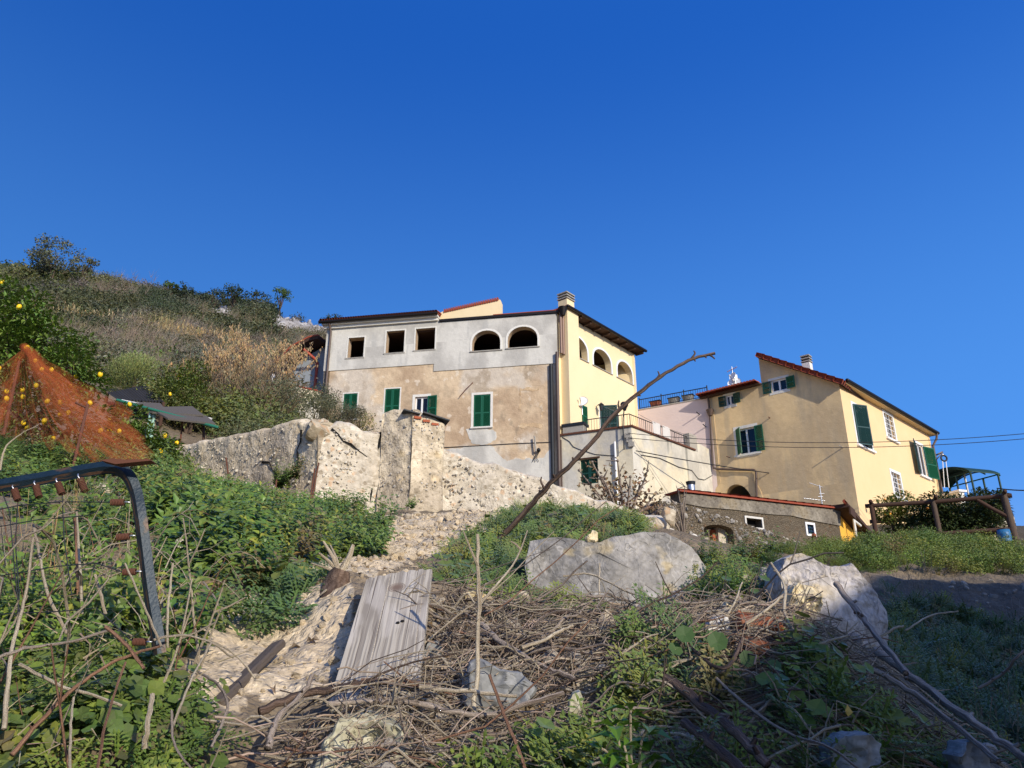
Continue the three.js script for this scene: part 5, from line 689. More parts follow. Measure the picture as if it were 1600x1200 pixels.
// ------------------------------------------------------------------ foliage built leaf by leaf
class Leaves {
  constructor() { this.P = []; this.C = []; }
  tri(a, b, c, col) { this.P.push(...a, ...b, ...c); for (let i = 0; i < 3; i++) this.C.push(...col); }
  leaf(p, d, n, len, wid, col, fold = 0.25, droop = 0.15) {             // p base, d direction, n rough upward normal
    const D = new THREE.Vector3(...d).normalize(), N = new THREE.Vector3(...n), S = new THREE.Vector3().crossVectors(D, N).normalize(); N.crossVectors(S, D);
    const q = (a, b, c) => [p[0] + D.x * a + S.x * b + N.x * c, p[1] + D.y * a + S.y * b + N.y * c, p[2] + D.z * a + S.z * b + N.z * c];
    const m = q(len * 0.45, 0, 0), l = q(len * 0.42, wid / 2, wid * fold), r = q(len * 0.42, -wid / 2, wid * fold), t = q(len, 0, -len * droop), c2 = [col[0] * 0.9, col[1] * 0.92, col[2] * 0.9];
    this.tri(p, l, m, col); this.tri(p, m, r, c2); this.tri(l, t, m, col); this.tri(m, t, r, c2);
  }
  blade(p, d, len, w, col, bend = 0.3) { const S = new THREE.Vector3(d[0], d[1], d[2]).cross(new THREE.Vector3(0.3, 0.2, 1)).normalize(), D = new THREE.Vector3(...d).normalize(), h = Math.hypot(D.x, D.z) || 1; let a = [p[0] - S.x * w / 2, p[1] - S.y * w / 2, p[2] - S.z * w / 2], b = [p[0] + S.x * w / 2, p[1] + S.y * w / 2, p[2] + S.z * w / 2]; const n = 3; for (let i = 1; i <= n; i++) { const t = i / n, k = w * (1 - t) / 2, x = p[0] + D.x * len * t + D.x / h * bend * len * t * t, y = p[1] + D.y * len * t - bend * len * t * t * 0.6, z = p[2] + D.z * len * t + D.z / h * bend * len * t * t; const c = [x - S.x * k, y - S.y * k, z - S.z * k], e = [x + S.x * k, y + S.y * k, z + S.z * k]; this.tri(a, b, c, col); if (i < n) this.tri(b, e, c, col); a = c; b = e; } }
  disc(p, n, r, col, k = 6, lobes = 0.12) { const N = new THREE.Vector3(...n).normalize(), A = new THREE.Vector3(1, 0.1, 0.2).cross(N).normalize(), B = new THREE.Vector3().crossVectors(N, A); const pt = i => { const t = i / k * 6.283, q = r * (1 + lobes * (i % 2 ? 1 : -1)), up = 0.18 * r; return [p[0] + (A.x * Math.cos(t) + B.x * Math.sin(t)) * q + N.x * up, p[1] + (A.y * Math.cos(t) + B.y * Math.sin(t)) * q + N.y * up, p[2] + (A.z * Math.cos(t) + B.z * Math.sin(t)) * q + N.z * up]; }; for (let i = 0; i < k; i++) this.tri(p, pt(i), pt(i + 1), i % 2 ? col : [col[0] * 0.88, col[1] * 0.9, col[2] * 0.88]); }
  stick(a, b, w, col) { const D = new THREE.Vector3(b[0] - a[0], b[1] - a[1], b[2] - a[2]), S = new THREE.Vector3(0.31, 0.2, 0.93).cross(D).normalize().multiplyScalar(w), Q = D.clone().cross(S).normalize().multiplyScalar(w); for (const V of [S, Q]) { this.tri([a[0] - V.x, a[1] - V.y, a[2] - V.z], [a[0] + V.x, a[1] + V.y, a[2] + V.z], b, col); } }
  geo() { const g = new THREE.BufferGeometry(); g.setAttribute('position', new THREE.Float32BufferAttribute(this.P, 3)); g.setAttribute('color', new THREE.Float32BufferAttribute(this.C, 3)); g.setAttribute('uv', new THREE.Float32BufferAttribute(new Float32Array(this.P.length / 3 * 2), 2)); g.computeVertexNormals(); return g; }
}
const ML = leafMat(), MLgloss = leafMat({ roughness: 0.45, transmission: 0.3 }), MDry = leafMat({ roughness: 0.9, transmission: 0.12 });
const jit = (r, c, k = 0.25) => { const f = 1 + (r() - 0.5) * 2 * k; return [c[0] * f * (1 + (r() - 0.5) * k), c[1] * f, c[2] * f * (1 + (r() - 0.5) * k)]; };
const around = r => { const a = r() * 6.283, y = r() * 2 - 1, k = Math.sqrt(1 - y * y); return [Math.cos(a) * k, y, Math.sin(a) * k]; };
// kinds of plant, each in a few individuals; colours are carried by the copies
function herb(seed, o = {}) { const r = rng(seed), L = new Leaves(), st = o.stems || 7; for (let i = 0; i < st; i++) { const a = r() * 6.283, lean = 0.15 + r() * 0.45, h = (o.h || 0.4) * (0.6 + 0.6 * r()), n = o.pairs || 6; for (let j = 1; j <= n; j++) { const t = j / n, x = Math.cos(a) * lean * h * t * 0.8, z = Math.sin(a) * lean * h * t * 0.8, y = h * t * (1 - lean * 0.3 * t); for (const s of [0, Math.PI]) { const b = j * 1.57 + s + r() * 0.6, up = 0.15 + 0.6 * t * r(); L.leaf([x, y, z], [Math.cos(b), up, Math.sin(b)], [0, 1, 0], (o.len || 0.075) * (1.15 - 0.5 * t) * (0.8 + 0.4 * r()), (o.wid || 0.036) * (1.1 - 0.4 * t), jit(r, [1, 1, 1], 0.28), 0.2, 0.2); } } L.stick([0, 0, 0], [Math.cos(a) * lean * h * 0.8, h * (1 - lean * 0.3), Math.sin(a) * lean * h * 0.8], 0.004, [0.9, 0.95, 0.6]); } return L.geo(); }
function ferny(seed, o = {}) { const r = rng(seed), L = new Leaves(), n = o.n || 14; for (let i = 0; i < n; i++) { const a = r() * 6.283, el = 0.25 + r() * 1.0, len = (o.len || 0.2) * (0.6 + 0.7 * r()), d = [Math.cos(a) * Math.cos(el), Math.sin(el), Math.sin(a) * Math.cos(el)]; for (let j = 2; j <= 7; j++) { const t = j / 7, p = [d[0] * len * t, d[1] * len * t - 0.25 * len * t * t, d[2] * len * t]; for (const s of [-1, 1]) { const sp = (1.15 - t) * len * 0.55, S = [-Math.sin(a) * s, 0.15, Math.cos(a) * s]; for (let k = 1; k <= 2; k++) { const q = p.map((v, m) => v + S[m] * sp * k * 0.38); L.leaf(q, [S[0] + d[0] * 0.7, S[1] + 0.1 * r(), S[2] + d[2] * 0.7], [0, 1, 0.1], 0.026 * (o.fine || 1), 0.013 * (o.fine || 1), jit(r, [1, 1, 1], 0.25), 0.15, 0.1); } } L.leaf(p, d, [0, 1, 0], 0.028 * (o.fine || 1), 0.014, jit(r, [1, 1, 1], 0.2)); } } return L.geo(); }
function creeper(seed, o = {}) { const r = rng(seed), L = new Leaves(); for (let i = 0; i < (o.n || 26); i++) { const a = r() * 6.283, q = Math.sqrt(r()) * (o.R || 0.2), h = (o.h || 0.1) * (0.4 + 0.8 * r()), p = [Math.cos(a) * q, h, Math.sin(a) * q]; L.disc(p, [Math.cos(a) * 0.4 + (r() - 0.5) * 0.7, 1, Math.sin(a) * 0.4 + (r() - 0.5) * 0.7], (o.r || 0.03) * (0.6 + 0.7 * r()), jit(r, [1, 1, 1], 0.28), o.k || 8, 0.1); L.stick([p[0] * 0.5, 0, p[2] * 0.5], p, 0.0025, [0.8, 0.8, 0.5]); } return L.geo(); }
function tuft(seed, n = 40, h = 0.3) { const r = rng(seed), L = new Leaves(); for (let i = 0; i < n; i++) { const a = r() * 6.283, q = r() * 0.07; L.blade([Math.cos(a) * q, 0, Math.sin(a) * q], [Math.cos(a) * 0.5 * r(), 1, Math.sin(a) * 0.5 * r()], h * (0.5 + 0.7 * r()), 0.007, jit(r, [1, 1, 1], 0.25), 0.2 + r() * 0.5); } return L.geo(); }
function dryTuft(seed, n = 9, h = 0.6) { const r = rng(seed), L = new Leaves(); for (let i = 0; i < n; i++) { const a = r() * 6.283, t = 0.15 + r() * 0.6, H = h * (0.4 + 0.8 * r()); let p = [(r() - 0.5) * 0.1, -0.02, (r() - 0.5) * 0.1]; const e = [p[0] + Math.cos(a) * t * H, H, p[2] + Math.sin(a) * t * H], m = [lerp(p[0], e[0], 0.5) + (r() - 0.5) * 0.06, H * 0.5, lerp(p[2], e[2], 0.5) + (r() - 0.5) * 0.06]; const c = jit(r, [1, 1, 1], 0.3); L.stick(p, m, 0.004, c); L.stick(m, e, 0.003, c); L.stick(e, m, 0.003, c); if (r() < 0.6) L.stick(m, [m[0] + (r() - 0.5) * 0.25, m[1] + 0.15 * r() + 0.05, m[2] + (r() - 0.5) * 0.25], 0.002, c); } return L.geo(); }
function bush(seed, n = 330, o = {}) { const r = rng(seed), L = new Leaves(), lobes = []; for (let i = 0; i < (o.lobes || 7); i++) { const d = around(r); lobes.push([d[0] * 0.55, 0.45 + Math.abs(d[1]) * 0.42, d[2] * 0.55, 0.32 + 0.22 * r()]); } for (let i = 0; i < n; i++) { const q = lobes[(r() * lobes.length) | 0], d = around(r), k = q[3] * Math.pow(r(), 0.35); const p = [q[0] + d[0] * k, Math.max(0.02, q[1] + d[1] * k * 0.9), q[2] + d[2] * k], s = (o.size || 0.16) * (0.6 + 0.8 * r()), e = around(r); L.leaf(p, [e[0], e[1] * 0.6 + 0.1, e[2]], [d[0] + e[2] * 0.5, d[1] + 0.4, d[2] + e[0] * 0.5], s, s * (o.wid || 0.55), jit(r, [1, 1, 1], o.var || 0.35)); } for (let i = 0; i < 6; i++) { const q = lobes[i % lobes.length]; L.stick([0, -0.15, 0], [q[0], q[1], q[2]], 0.02, [0.7, 0.55, 0.45]); } return L.geo(); }
function twiggy(seed, n = 60, o = {}) { const r = rng(seed), L = new Leaves(); const grow = (p, d, len, w, lv) => { const e = [p[0] + d[0] * len, p[1] + d[1] * len, p[2] + d[2] * len]; L.stick(p, e, w, jit(r, [1, 1, 1], 0.3)); if (lv > 0) for (let i = 0; i < 4; i++) { const t = 0.35 + 0.6 * r(), q = around(r), nd = [d[0] + q[0] * 0.75, d[1] + q[1] * 0.5 + 0.12, d[2] + q[2] * 0.75], l = Math.hypot(...nd); grow([lerp(p[0], e[0], t), lerp(p[1], e[1], t), lerp(p[2], e[2], t)], nd.map(v => v / l), len * (0.45 + 0.3 * r()), w * 0.6, lv - 1); } }; for (let i = 0; i < (o.st || 9); i++) { const a = r() * 6.283, s = 0.25 + 0.6 * r(), l = Math.hypot(s, 1); grow([(r() - 0.5) * 0.2, -0.1, (r() - 0.5) * 0.2], [Math.cos(a) * s / l, 1 / l, Math.sin(a) * s / l], 0.55 + 0.3 * r(), o.w || 0.014, 2); } return L.geo(); }
function reedy(seed, n = 26, o = {}) { const r = rng(seed), L = new Leaves(); for (let i = 0; i < n; i++) { const a = r() * 6.283, q = Math.sqrt(r()) * 0.45, h = 0.7 + 0.4 * r(), t = 0.1 + r() * 0.22, x = Math.cos(a) * q, z = Math.sin(a) * q, e = [x + Math.cos(a) * t, h, z + Math.sin(a) * t]; L.stick([x, 0, z], e, 0.012, [0.9, 0.8, 0.6]); for (let j = 0; j < 9; j++) { const k = 0.3 + 0.7 * r(), b = r() * 6.283; L.leaf([lerp(x, e[0], k), h * k, lerp(z, e[2], k)], [Math.cos(b) * 0.5, -0.7 - 0.6 * r(), Math.sin(b) * 0.5], [Math.cos(b), 0.5, Math.sin(b)], 0.13 * (0.6 + r()), 0.024, jit(r, [1, 1, 1], 0.3)); } } return L.geo(); }
const SMgrey = mat(0x8c7a6a, { roughness: 0.95 });
const PR = {
  herb: [11, 12, 13].map(s => herb(s)), herbBig: [14, 15].map(s => herb(s, { h: 0.42, len: 0.115, wid: 0.052, stems: 6, pairs: 5 })), ferny: [21, 22, 23].map(s => ferny(s)), creeper: [31, 32, 33].map(s => creeper(s)), ivy: [34, 35].map(s => creeper(s, { r: 0.042, n: 22, k: 10, h: 0.14, R: 0.24 })),
  tuft: [41, 42].map(s => tuft(s)), dry: [51, 52, 53].map(s => dryTuft(s)), bush: [61, 62, 63, 64].map(s => bush(s)), fine: [65, 66].map(s => bush(s, 700, { size: 0.09, wid: 0.4, lobes: 9 })), twig: [71, 72, 73].map(s => twiggy(s)), reed: [81, 82].map(s => reedy(s)), shrub: [67, 68, 69].map(s => bush(s, 520, { size: 0.085, wid: 0.6, lobes: 8 })),
};
const GREEN = { mid: [0.155, 0.235, 0.036], deep: [0.10, 0.17, 0.03], bright: [0.235, 0.31, 0.04], olive: [0.21, 0.22, 0.065], dark: [0.055, 0.08, 0.028], greyOlive: [0.18, 0.185, 0.095], blueGreen: [0.115, 0.19, 0.06] };
const BROWN = { twig: [0.31, 0.26, 0.19], mauve: [0.26, 0.21, 0.17], straw: [0.52, 0.40, 0.19], rust: [0.34, 0.20, 0.075], grey: [0.26, 0.23, 0.18] };
const LEAN = { herb: 1, herbBig: 1, creeper: 1, ivy: 1, ferny: 1, shrub: 1 }, leanQ = [0.35, 0.55, 0.8].map(a => new THREE.Quaternion().setFromAxisAngle(new THREE.Vector3(sunDir.z, 0, -sunDir.x).normalize(), a));   // leaves turn to the light down the slope
function plant(lists, kind, r, x, z, s, col, lift = 0, tilt = 0.25) { const v = (r() * PR[kind].length) | 0, k = kind + v, q = new THREE.Quaternion().setFromEuler(new THREE.Euler((r() - 0.5) * tilt, r() * 6.283, (r() - 0.5) * tilt, 'YXZ')); if (LEAN[kind]) q.premultiply(leanQ[(r() * 3) | 0]); (lists[k] ||= { geo: PR[kind][v], l: [] }).l.push([[x, hgt(x, z) + lift, z], q, [s * (0.85 + 0.3 * r()), s * (0.8 + 0.45 * r()), s * (0.85 + 0.3 * r())], jit(r, LEAN[kind] ? (r() < 0.16 ? mixc(col, [0.32, 0.33, 0.05], 0.7) : r() < 0.07 ? mixc(col, [0.26, 0.19, 0.08], 0.8) : col) : col, 0.22)]); }
function flush(lists, names, labels) { for (const k in lists) { const kind = k.replace(/\d+$/, ''), nm = names[kind] || kind, o = scatter(nm, lists[k].geo, kind === 'dry' || kind === 'twig' || kind === 'reed' ? MDry : kind === 'herb' || kind === 'herbBig' ? MLgloss : ML, lists[k].l); tag(o, labels[kind], nm.replace(/_/g, ' '), null, 'stuff'); } }
function fill(pg, r, per, fn, max = 9000) { let x0 = 1e9, x1 = -1e9, z0 = 1e9, z1 = -1e9; for (const [x, z] of pg) { x0 = Math.min(x0, x); x1 = Math.max(x1, x); z0 = Math.min(z0, z); z1 = Math.max(z1, z); } const n = Math.min(max * 4, Math.round((x1 - x0) * (z1 - z0) * per)); for (let i = 0; i < n; i++) { const x = lerp(x0, x1, r()), z = lerp(z0, z1, r()); if (inside(x, z, pg)) fn(x, z, Math.hypot(x, z), r); } }

// ------------------------------------------------------------------ wooded hillside
{
  const r = rng(7001), L = {}, R = { rock: [] };
  for (let i = 0; i < 11000; i++) {
    const az = lerp(-40, 2, r()) * Math.PI / 180, d = Math.exp(lerp(Math.log(34), Math.log(172), Math.pow(r(), 0.8))), x = Math.sin(az) * d, z = -Math.cos(az) * d;
    const a = fbm(x * 0.05, z * 0.05, 3, 201), b = fbm(x * 0.11 + 40, z * 0.11, 3, 202), c = r(), [px, py] = proj(x, hgt(x, z), z), s = 0.9 + d * 0.014 * (0.5 + r());
    const el = (cx, cy, rx, ry) => ((px - cx) / rx) ** 2 + ((py - cy) / ry) ** 2 < 1 + (b - 0.5);
    if (el(342, 497, 22, 12) || el(442, 512, 26, 14) || el(495, 524, 52, 16)) { if (r() < 0.75) R.rock.push([[x, hgt(x, z) + 0.25, z], [r() * 6, r() * 6, r() * 6], [0.5 + 1.5 * r() * r(), 0.5 + 1.2 * r(), 0.5 + 1.3 * r() * r()], mixc([0.50, 0.48, 0.46], [0.28, 0.26, 0.25], r())]); else plant(L, 'twig', r, x, z, s * 0.45, BROWN.mauve, -0.1); continue; }
    if (px > 255 && py < 502 + (px - 255) * 0.04) { if (r() < 0.8) plant(L, 'bush', r, x, z, s * (0.55 + 0.4 * b), mixc([0.065, 0.09, 0.035], GREEN.greyOlive, 0.75 * r()), -0.2); else plant(L, 'twig', r, x, z, s * 0.7, BROWN.mauve, -0.2); }
    else if (el(262, 497, 46, 24)) plant(L, 'fine', r, x, z, s * 0.95, mixc([0.085, 0.11, 0.038], [0.13, 0.15, 0.06], r()), -0.2);
    else if (px < 125 && py < 482) plant(L, c < 0.6 ? 'bush' : 'fine', r, x, z, s * 0.95, c < 0.8 ? mixc(GREEN.olive, [0.13, 0.15, 0.05], r()) : BROWN.mauve, -0.2);
    else if (el(125, 520, 70, 22) || a > 0.57) plant(L, c < 0.6 ? 'bush' : 'fine', r, x, z, s * 0.85, mixc([0.17, 0.175, 0.06], [0.10, 0.115, 0.045], r()), -0.2);
    else if (c < 0.4) plant(L, 'twig', r, x, z, s * 1.1, mixc(BROWN.mauve, BROWN.twig, r()), -0.2);
    else if (c < 0.75) plant(L, 'fine', r, x, z, s * (0.7 + 0.4 * b), mixc(BROWN.twig, GREEN.olive, r()), -0.2);
    else plant(L, 'bush', r, x, z, s * 0.7, mixc(GREEN.olive, BROWN.twig, r() * 0.8), -0.2);
  }
  // pale reeds in two drifts
  for (const [px, py, n, sp, sz] of [[195, 500, 40, 5, 1.9], [90, 482, 14, 3, 1.4], [300, 530, 26, 2.2, 2.3]]) { const h = hitGround(px, py + 22, 30); if (!h) continue; for (let i = 0; i < n; i++) plant(L, 'reed', r, h[0] + (r() - 0.5) * sp * 2, h[2] + (r() - 0.5) * sp * 1.6, sz * (0.8 + 0.4 * r()), px >= 300 ? mixc(BROWN.straw, BROWN.rust, r() * 0.8) : mixc(BROWN.straw, [0.6, 0.54, 0.34], r()), -0.1); }
  flush(L, { bush: 'hillside_scrub', fine: 'hillside_brush', twig: 'bare_brushwood', reed: 'dry_reeds' }, { bush: 'dense green scrub covering the hillside behind the houses', fine: 'fine leaved brush scattered over the brown hillside', twig: 'bare grey brown brushwood on the hillside', reed: 'drifts of pale dry reeds on the hillside' });
  const q = R.rock; unit.slice(0, 3).forEach((g, i) => { const o = scatter('hill_rocks', g, MS, q.filter((_, k) => k % 3 === i)); tag(o, 'pale limestone outcrops breaking through scrub near the hill crest', 'rocks', null, 'stuff'); });
  // single trees on the skyline
  const crown = (seed, o) => { const q2 = rng(seed), B = new Leaves(); const cl = []; for (let i = 0; i < o.cl; i++) { const d = around(q2); cl.push([d[0] * o.R * 0.75, o.h + d[1] * o.R * o.fl * 0.7, d[2] * o.R * 0.75, o.R * (0.22 + 0.2 * q2())]); } for (const k of cl) for (let i = 0; i < o.n; i++) { const d = around(q2), u = k[3] * Math.pow(q2(), 0.4), s = o.s * (0.6 + 0.8 * q2()); B.leaf([k[0] + d[0] * u, k[1] + d[1] * u * 0.8, k[2] + d[2] * u], around(q2), [d[0], d[1] + 0.6, d[2]], s, s * 0.55, jit(q2, o.c, 0.35)); } return { g: B.geo(), cl }; };
  const trees = [[80, 442, 106, 3.4, 4.2, 0.75, 26, 70, GREEN.greyOlive, 'large airy grey green tree highest on the left skyline'], [125, 445, 112, 1.9, 2.6, 0.8, 12, 55, GREEN.greyOlive, 'smaller airy tree right of the largest skyline tree'], [172, 463, 116, 1.7, 1.6, 0.6, 10, 60, GREEN.dark, 'dark rounded tree on the skyline left of the lone thin pine'], [203, 474, 117, 1.8, 1.4, 0.7, 10, 60, GREEN.olive, 'olive green tree on the skyline just above the reeds'], [261, 486, 122, 1.0, 3.6, 0.55, 7, 40, GREEN.deep, 'lone thin pine with a small crown on the left skyline'], [285, 484, 124, 2.2, 2.2, 0.7, 12, 60, GREEN.dark, 'dark conical tree right of the lone thin pine'], [330, 478, 132, 2.4, 2.2, 0.6, 14, 60, GREEN.dark, 'broad dark tree left of the middle of the ridge'], [365, 476, 136, 2.2, 2.6, 0.7, 12, 60, [0.04, 0.07, 0.016], 'tall dark tree in the middle of the ridge'], [402, 482, 140, 2.6, 2, 0.55, 14, 60, GREEN.dark, 'low spreading dark tree right of the ridge middle'], [436, 492, 146, 1.9, 4.2, 0.6, 10, 55, GREEN.deep, 'umbrella shaped pine standing clear on the right of the ridge'], [518, 512, 158, 2.0, 2.2, 0.7, 10, 55, GREEN.dark, 'last dark tree on the ridge above the old house roof']];
  trees.forEach(([px, py, d, R2, hh, fl, cl, n, c, label], i) => { const p = at(px, py, d), y = hgt(p[0], p[2]) - 0.3, o = base('ridge_tree', [p[0], y, p[2]]); const k = crown(900 + i, { R: R2 * 1.25, h: hh * 1.3 + R2 * fl * 0.75, fl, cl, n, s: 0.4, c }); mesh('crown', k.g, ML, o); const b = [tube([[0, -0.5, 0], [0.05, hh * 0.6, 0.05], [0, hh * 1.3 + R2 * fl * 0.75, 0]], [0.2, 0.15, 0.07], 6)]; for (const q2 of k.cl.slice(0, 8)) b.push(tube([[0.03, hh * 0.6, 0.03], [q2[0] * 0.5, lerp(hh * 0.6, q2[1], 0.6), q2[2] * 0.5], q2.slice(0, 3)], [0.09, 0.06, 0.03], 5)); mesh('trunk', merge(b), MR.bark, o); tag(o, label, 'tree', 'trees along the hill crest'); });
}
// ------------------------------------------------------------------ shrubs between the wall and the hill
{
  const r = rng(7100), L = {};
  const S = (kind, px0, px1, py0, py1, d0, d1, n, s, col) => { for (let i = 0; i < n; i++) { const px = lerp(px0, px1, r()), d = lerp(d0, d1, r()), p = at(px, 600, d); plant(L, kind, r, p[0], p[2], s * (0.75 + 0.5 * r()), col(r), -0.15); } };
  S('twig', 60, 260, 0, 0, 29, 40, 90, 1.5, q => mixc(BROWN.grey, BROWN.mauve, q())); S('twig', 318, 425, 0, 0, 21, 34, 90, 1.7, q => mixc(BROWN.grey, BROWN.rust, q() * 0.7)); S('fine', 290, 430, 0, 0, 24, 36, 90, 1.6, q => mixc(GREEN.greyOlive, BROWN.twig, q())); S('reed', 310, 415, 0, 0, 22, 34, 12, 2.0, q => mixc(BROWN.rust, BROWN.straw, q() * 0.5)); S('shrub', 260, 420, 0, 0, 20, 30, 120, 1.1, q => mixc(GREEN.olive, GREEN.mid, q() * 0.7));
  S('fine', 380, 540, 0, 0, 17, 26, 45, 0.75, q => mixc(GREEN.olive, GREEN.greyOlive, q())); S('twig', 400, 540, 0, 0, 18, 25, 22, 0.8, q => BROWN.grey); S('bush', -40, 250, 0, 0, 28, 38, 110, 1.2, q => mixc(GREEN.mid, GREEN.deep, q())); S('fine', -40, 250, 0, 0, 28, 42, 120, 1.3, q => mixc(GREEN.olive, BROWN.twig, q()));
  S('herb', 190, 320, 0, 0, 11.5, 15, 260, 1.2, q => mixc(GREEN.mid, GREEN.deep, q())); S('bush', 215, 300, 0, 0, 12, 14.5, 30, 0.5, q => mixc(GREEN.mid, GREEN.olive, q()));
  flush(L, { twig: 'bare_shrubs', reed: 'dry_canes', bush: 'leafy_shrubs', shrub: 'green_shrubs', fine: 'olive_shrubs', herb: 'tall_weeds' }, { twig: 'tangle of bare twiggy shrubs behind the ruined wall', reed: 'rust coloured dry canes with hanging leaves behind the ruined wall', bush: 'leafy green shrubs behind the net', shrub: 'green shrubs at the foot of the dry canes behind the ruined wall', fine: 'soft olive green shrubs behind the ruined wall', herb: 'tall green weeds at the left end of the ruined wall' });
  // two bare shrubs hung with rust coloured dry leaves
  [[405, 668, 22.5, 3.5, 'tall bare shrub with hanging rust coloured leaves left of the annex eaves'], [345, 655, 23.5, 3.0, 'bare shrub with tan drooping leaves behind the plate canopy']].forEach(([px, py, d, H2, label], n) => {
    const q = rng(3300 + n), p = at(px, py, d), o = base('dry_leaved_shrub', [p[0], hgt(p[0], p[2]) - 0.1, p[2]]), T6 = [], B = new Leaves(); const grow = (a, dir, len, w, lv) => { const e = a.map((v, k) => v + dir[k] * len), m = a.map((v, k) => lerp(v, e[k], 0.5) + (q() - 0.5) * len * 0.12); T6.push(tube([a, m, e], [w, w * 0.8, w * 0.6], 4, false)); if (lv < 3) for (let i = 0; i < (lv ? 8 : 12); i++) { const t = 0.35 + 0.65 * q(), s = 0.055 + 0.06 * q(); B.leaf(a.map((v, k) => lerp(v, e[k], t) + (q() - 0.5) * 0.08), [(q() - 0.5) * 0.8, -1, (q() - 0.5) * 0.8], [q() - 0.5, 0.2, 1], s, s * 0.32, jit(q, mixc([0.50, 0.31, 0.14], [0.52, 0.40, 0.22], q()), 0.3)); } if (lv > 0) for (let i = 0; i < 3; i++) { const f = around(q), nd = [dir[0] + f[0] * 0.6, dir[1] + 0.15 + f[1] * 0.3, dir[2] + f[2] * 0.6], l = Math.hypot(...nd), t = 0.45 + 0.55 * q(); grow(a.map((v, k) => lerp(v, e[k], t)), nd.map(v => v / l), len * (0.5 + 0.25 * q()), w * 0.6, lv - 1); } };
    for (let i = 0; i < 9; i++) { const a = q() * 6.283, s = 0.2 + 0.35 * q(), l = Math.hypot(s, 1); grow([(q() - 0.5) * 0.3, -0.1, (q() - 0.5) * 0.3], [Math.cos(a) * s / l, 1 / l, Math.sin(a) * s / l], H2 * (0.42 + 0.15 * q()), 0.028, 3); } mesh('stems', merge(T6), SMgrey, o); mesh('dry_leaves', B.geo(), MDry, o); tag(o, label, 'shrub'); });
  // the round olive bush stands apart
  const p = at(205, 618, 25), y = hgt(p[0], p[2]), o = base('olive_bush', [p[0], y, p[2]]), q = rng(77), B = new Leaves(); const top = at(205, 556, 25)[1] - y, R2 = 1.0; for (let i = 0; i < 5200; i++) { const d = around(q), k = Math.pow(q(), 0.3) * (1 + 0.25 * (fbm3(d[0] * 2.5 + 5, d[1] * 2.5, d[2] * 2.5, 3, 9) - 0.5)); const s = 0.07 + 0.07 * q(); B.leaf([d[0] * k * R2, top - 0.85 + d[1] * k * 0.85, d[2] * k * R2], [d[0] + (q() - 0.5), d[1] + 0.7, d[2] + (q() - 0.5)], d, s, s * 0.32, jit(q, [0.30, 0.34, 0.11], 0.3)); } mesh('foliage', B.geo(), ML, o); mesh('trunk', tube([[0, -0.3, 0], [0.1, top * 0.4, 0], [0, top - 0.8, 0]], [0.12, 0.09, 0.05], 7), MR.bark, o); tag(o, 'round silvery olive green bush above the dark corrugated shed', 'bush');
}
// ------------------------------------------------------------------ citrus trees
function citrus(name, label, pos, blobs, nLeaf, fruit, seed, o = {}) {
  const q = rng(seed), H = base(name, pos), B = new Leaves(); const cum = blobs.reduce((a, b) => a + b[3] ** 2, 0);
  for (const b of blobs) { const n = Math.round(nLeaf * b[3] ** 2 / cum); for (let i = 0; i < n; i++) { const d = around(q), k = b[3] * Math.pow(q(), 0.38), s = (o.s || 0.1) * (0.7 + 0.6 * q()); B.leaf([b[0] + d[0] * k, b[1] + d[1] * k * 0.85, b[2] + d[2] * k], [d[0] + (q() - 0.5) * 1.4, d[1] * 0.5 + (q() - 0.5), d[2] + (q() - 0.5) * 1.4], [d[0] * 0.5, 1, d[2] * 0.5], s, s * 0.48, jit(q, o.c || GREEN.mid, 0.35), 0.2, 0.2); } }
  mesh('crown', B.geo(), MLgloss, H); const t = []; for (const b of blobs) t.push(tube([[0, -0.4, 0], [b[0] * 0.35 + 0.05, b[1] * 0.45, b[2] * 0.35], [b[0], b[1], b[2]]], [0.07, 0.045, 0.015], 6)); mesh('trunk', merge(t), MR.bark, H);
  const fg = new THREE.SphereGeometry(1, 12, 9); for (let i = 0; i < fruit; i++) { const b = blobs[(q() * blobs.length) | 0], d = around(q); d[2] = Math.abs(d[2]); const k = b[3] * (0.85 + 0.2 * q()), f = mesh(o.fruit || 'lemon', fg, o.fm || MR.lemon, H); f.position.set(b[0] + d[0] * k, b[1] + d[1] * k * 0.8, b[2] + d[2] * k); f.scale.set(0.043, 0.054, 0.043).multiplyScalar(o.fs || 1); f.rotation.set(q() - 0.5, 0, q() - 0.5); }
  return tag(H, label, 'tree');
}
MR.lemon = mat(0xffd21a, { roughness: 0.5 }); MR.orange = mat(0xf09a24, { roughness: 0.55 });
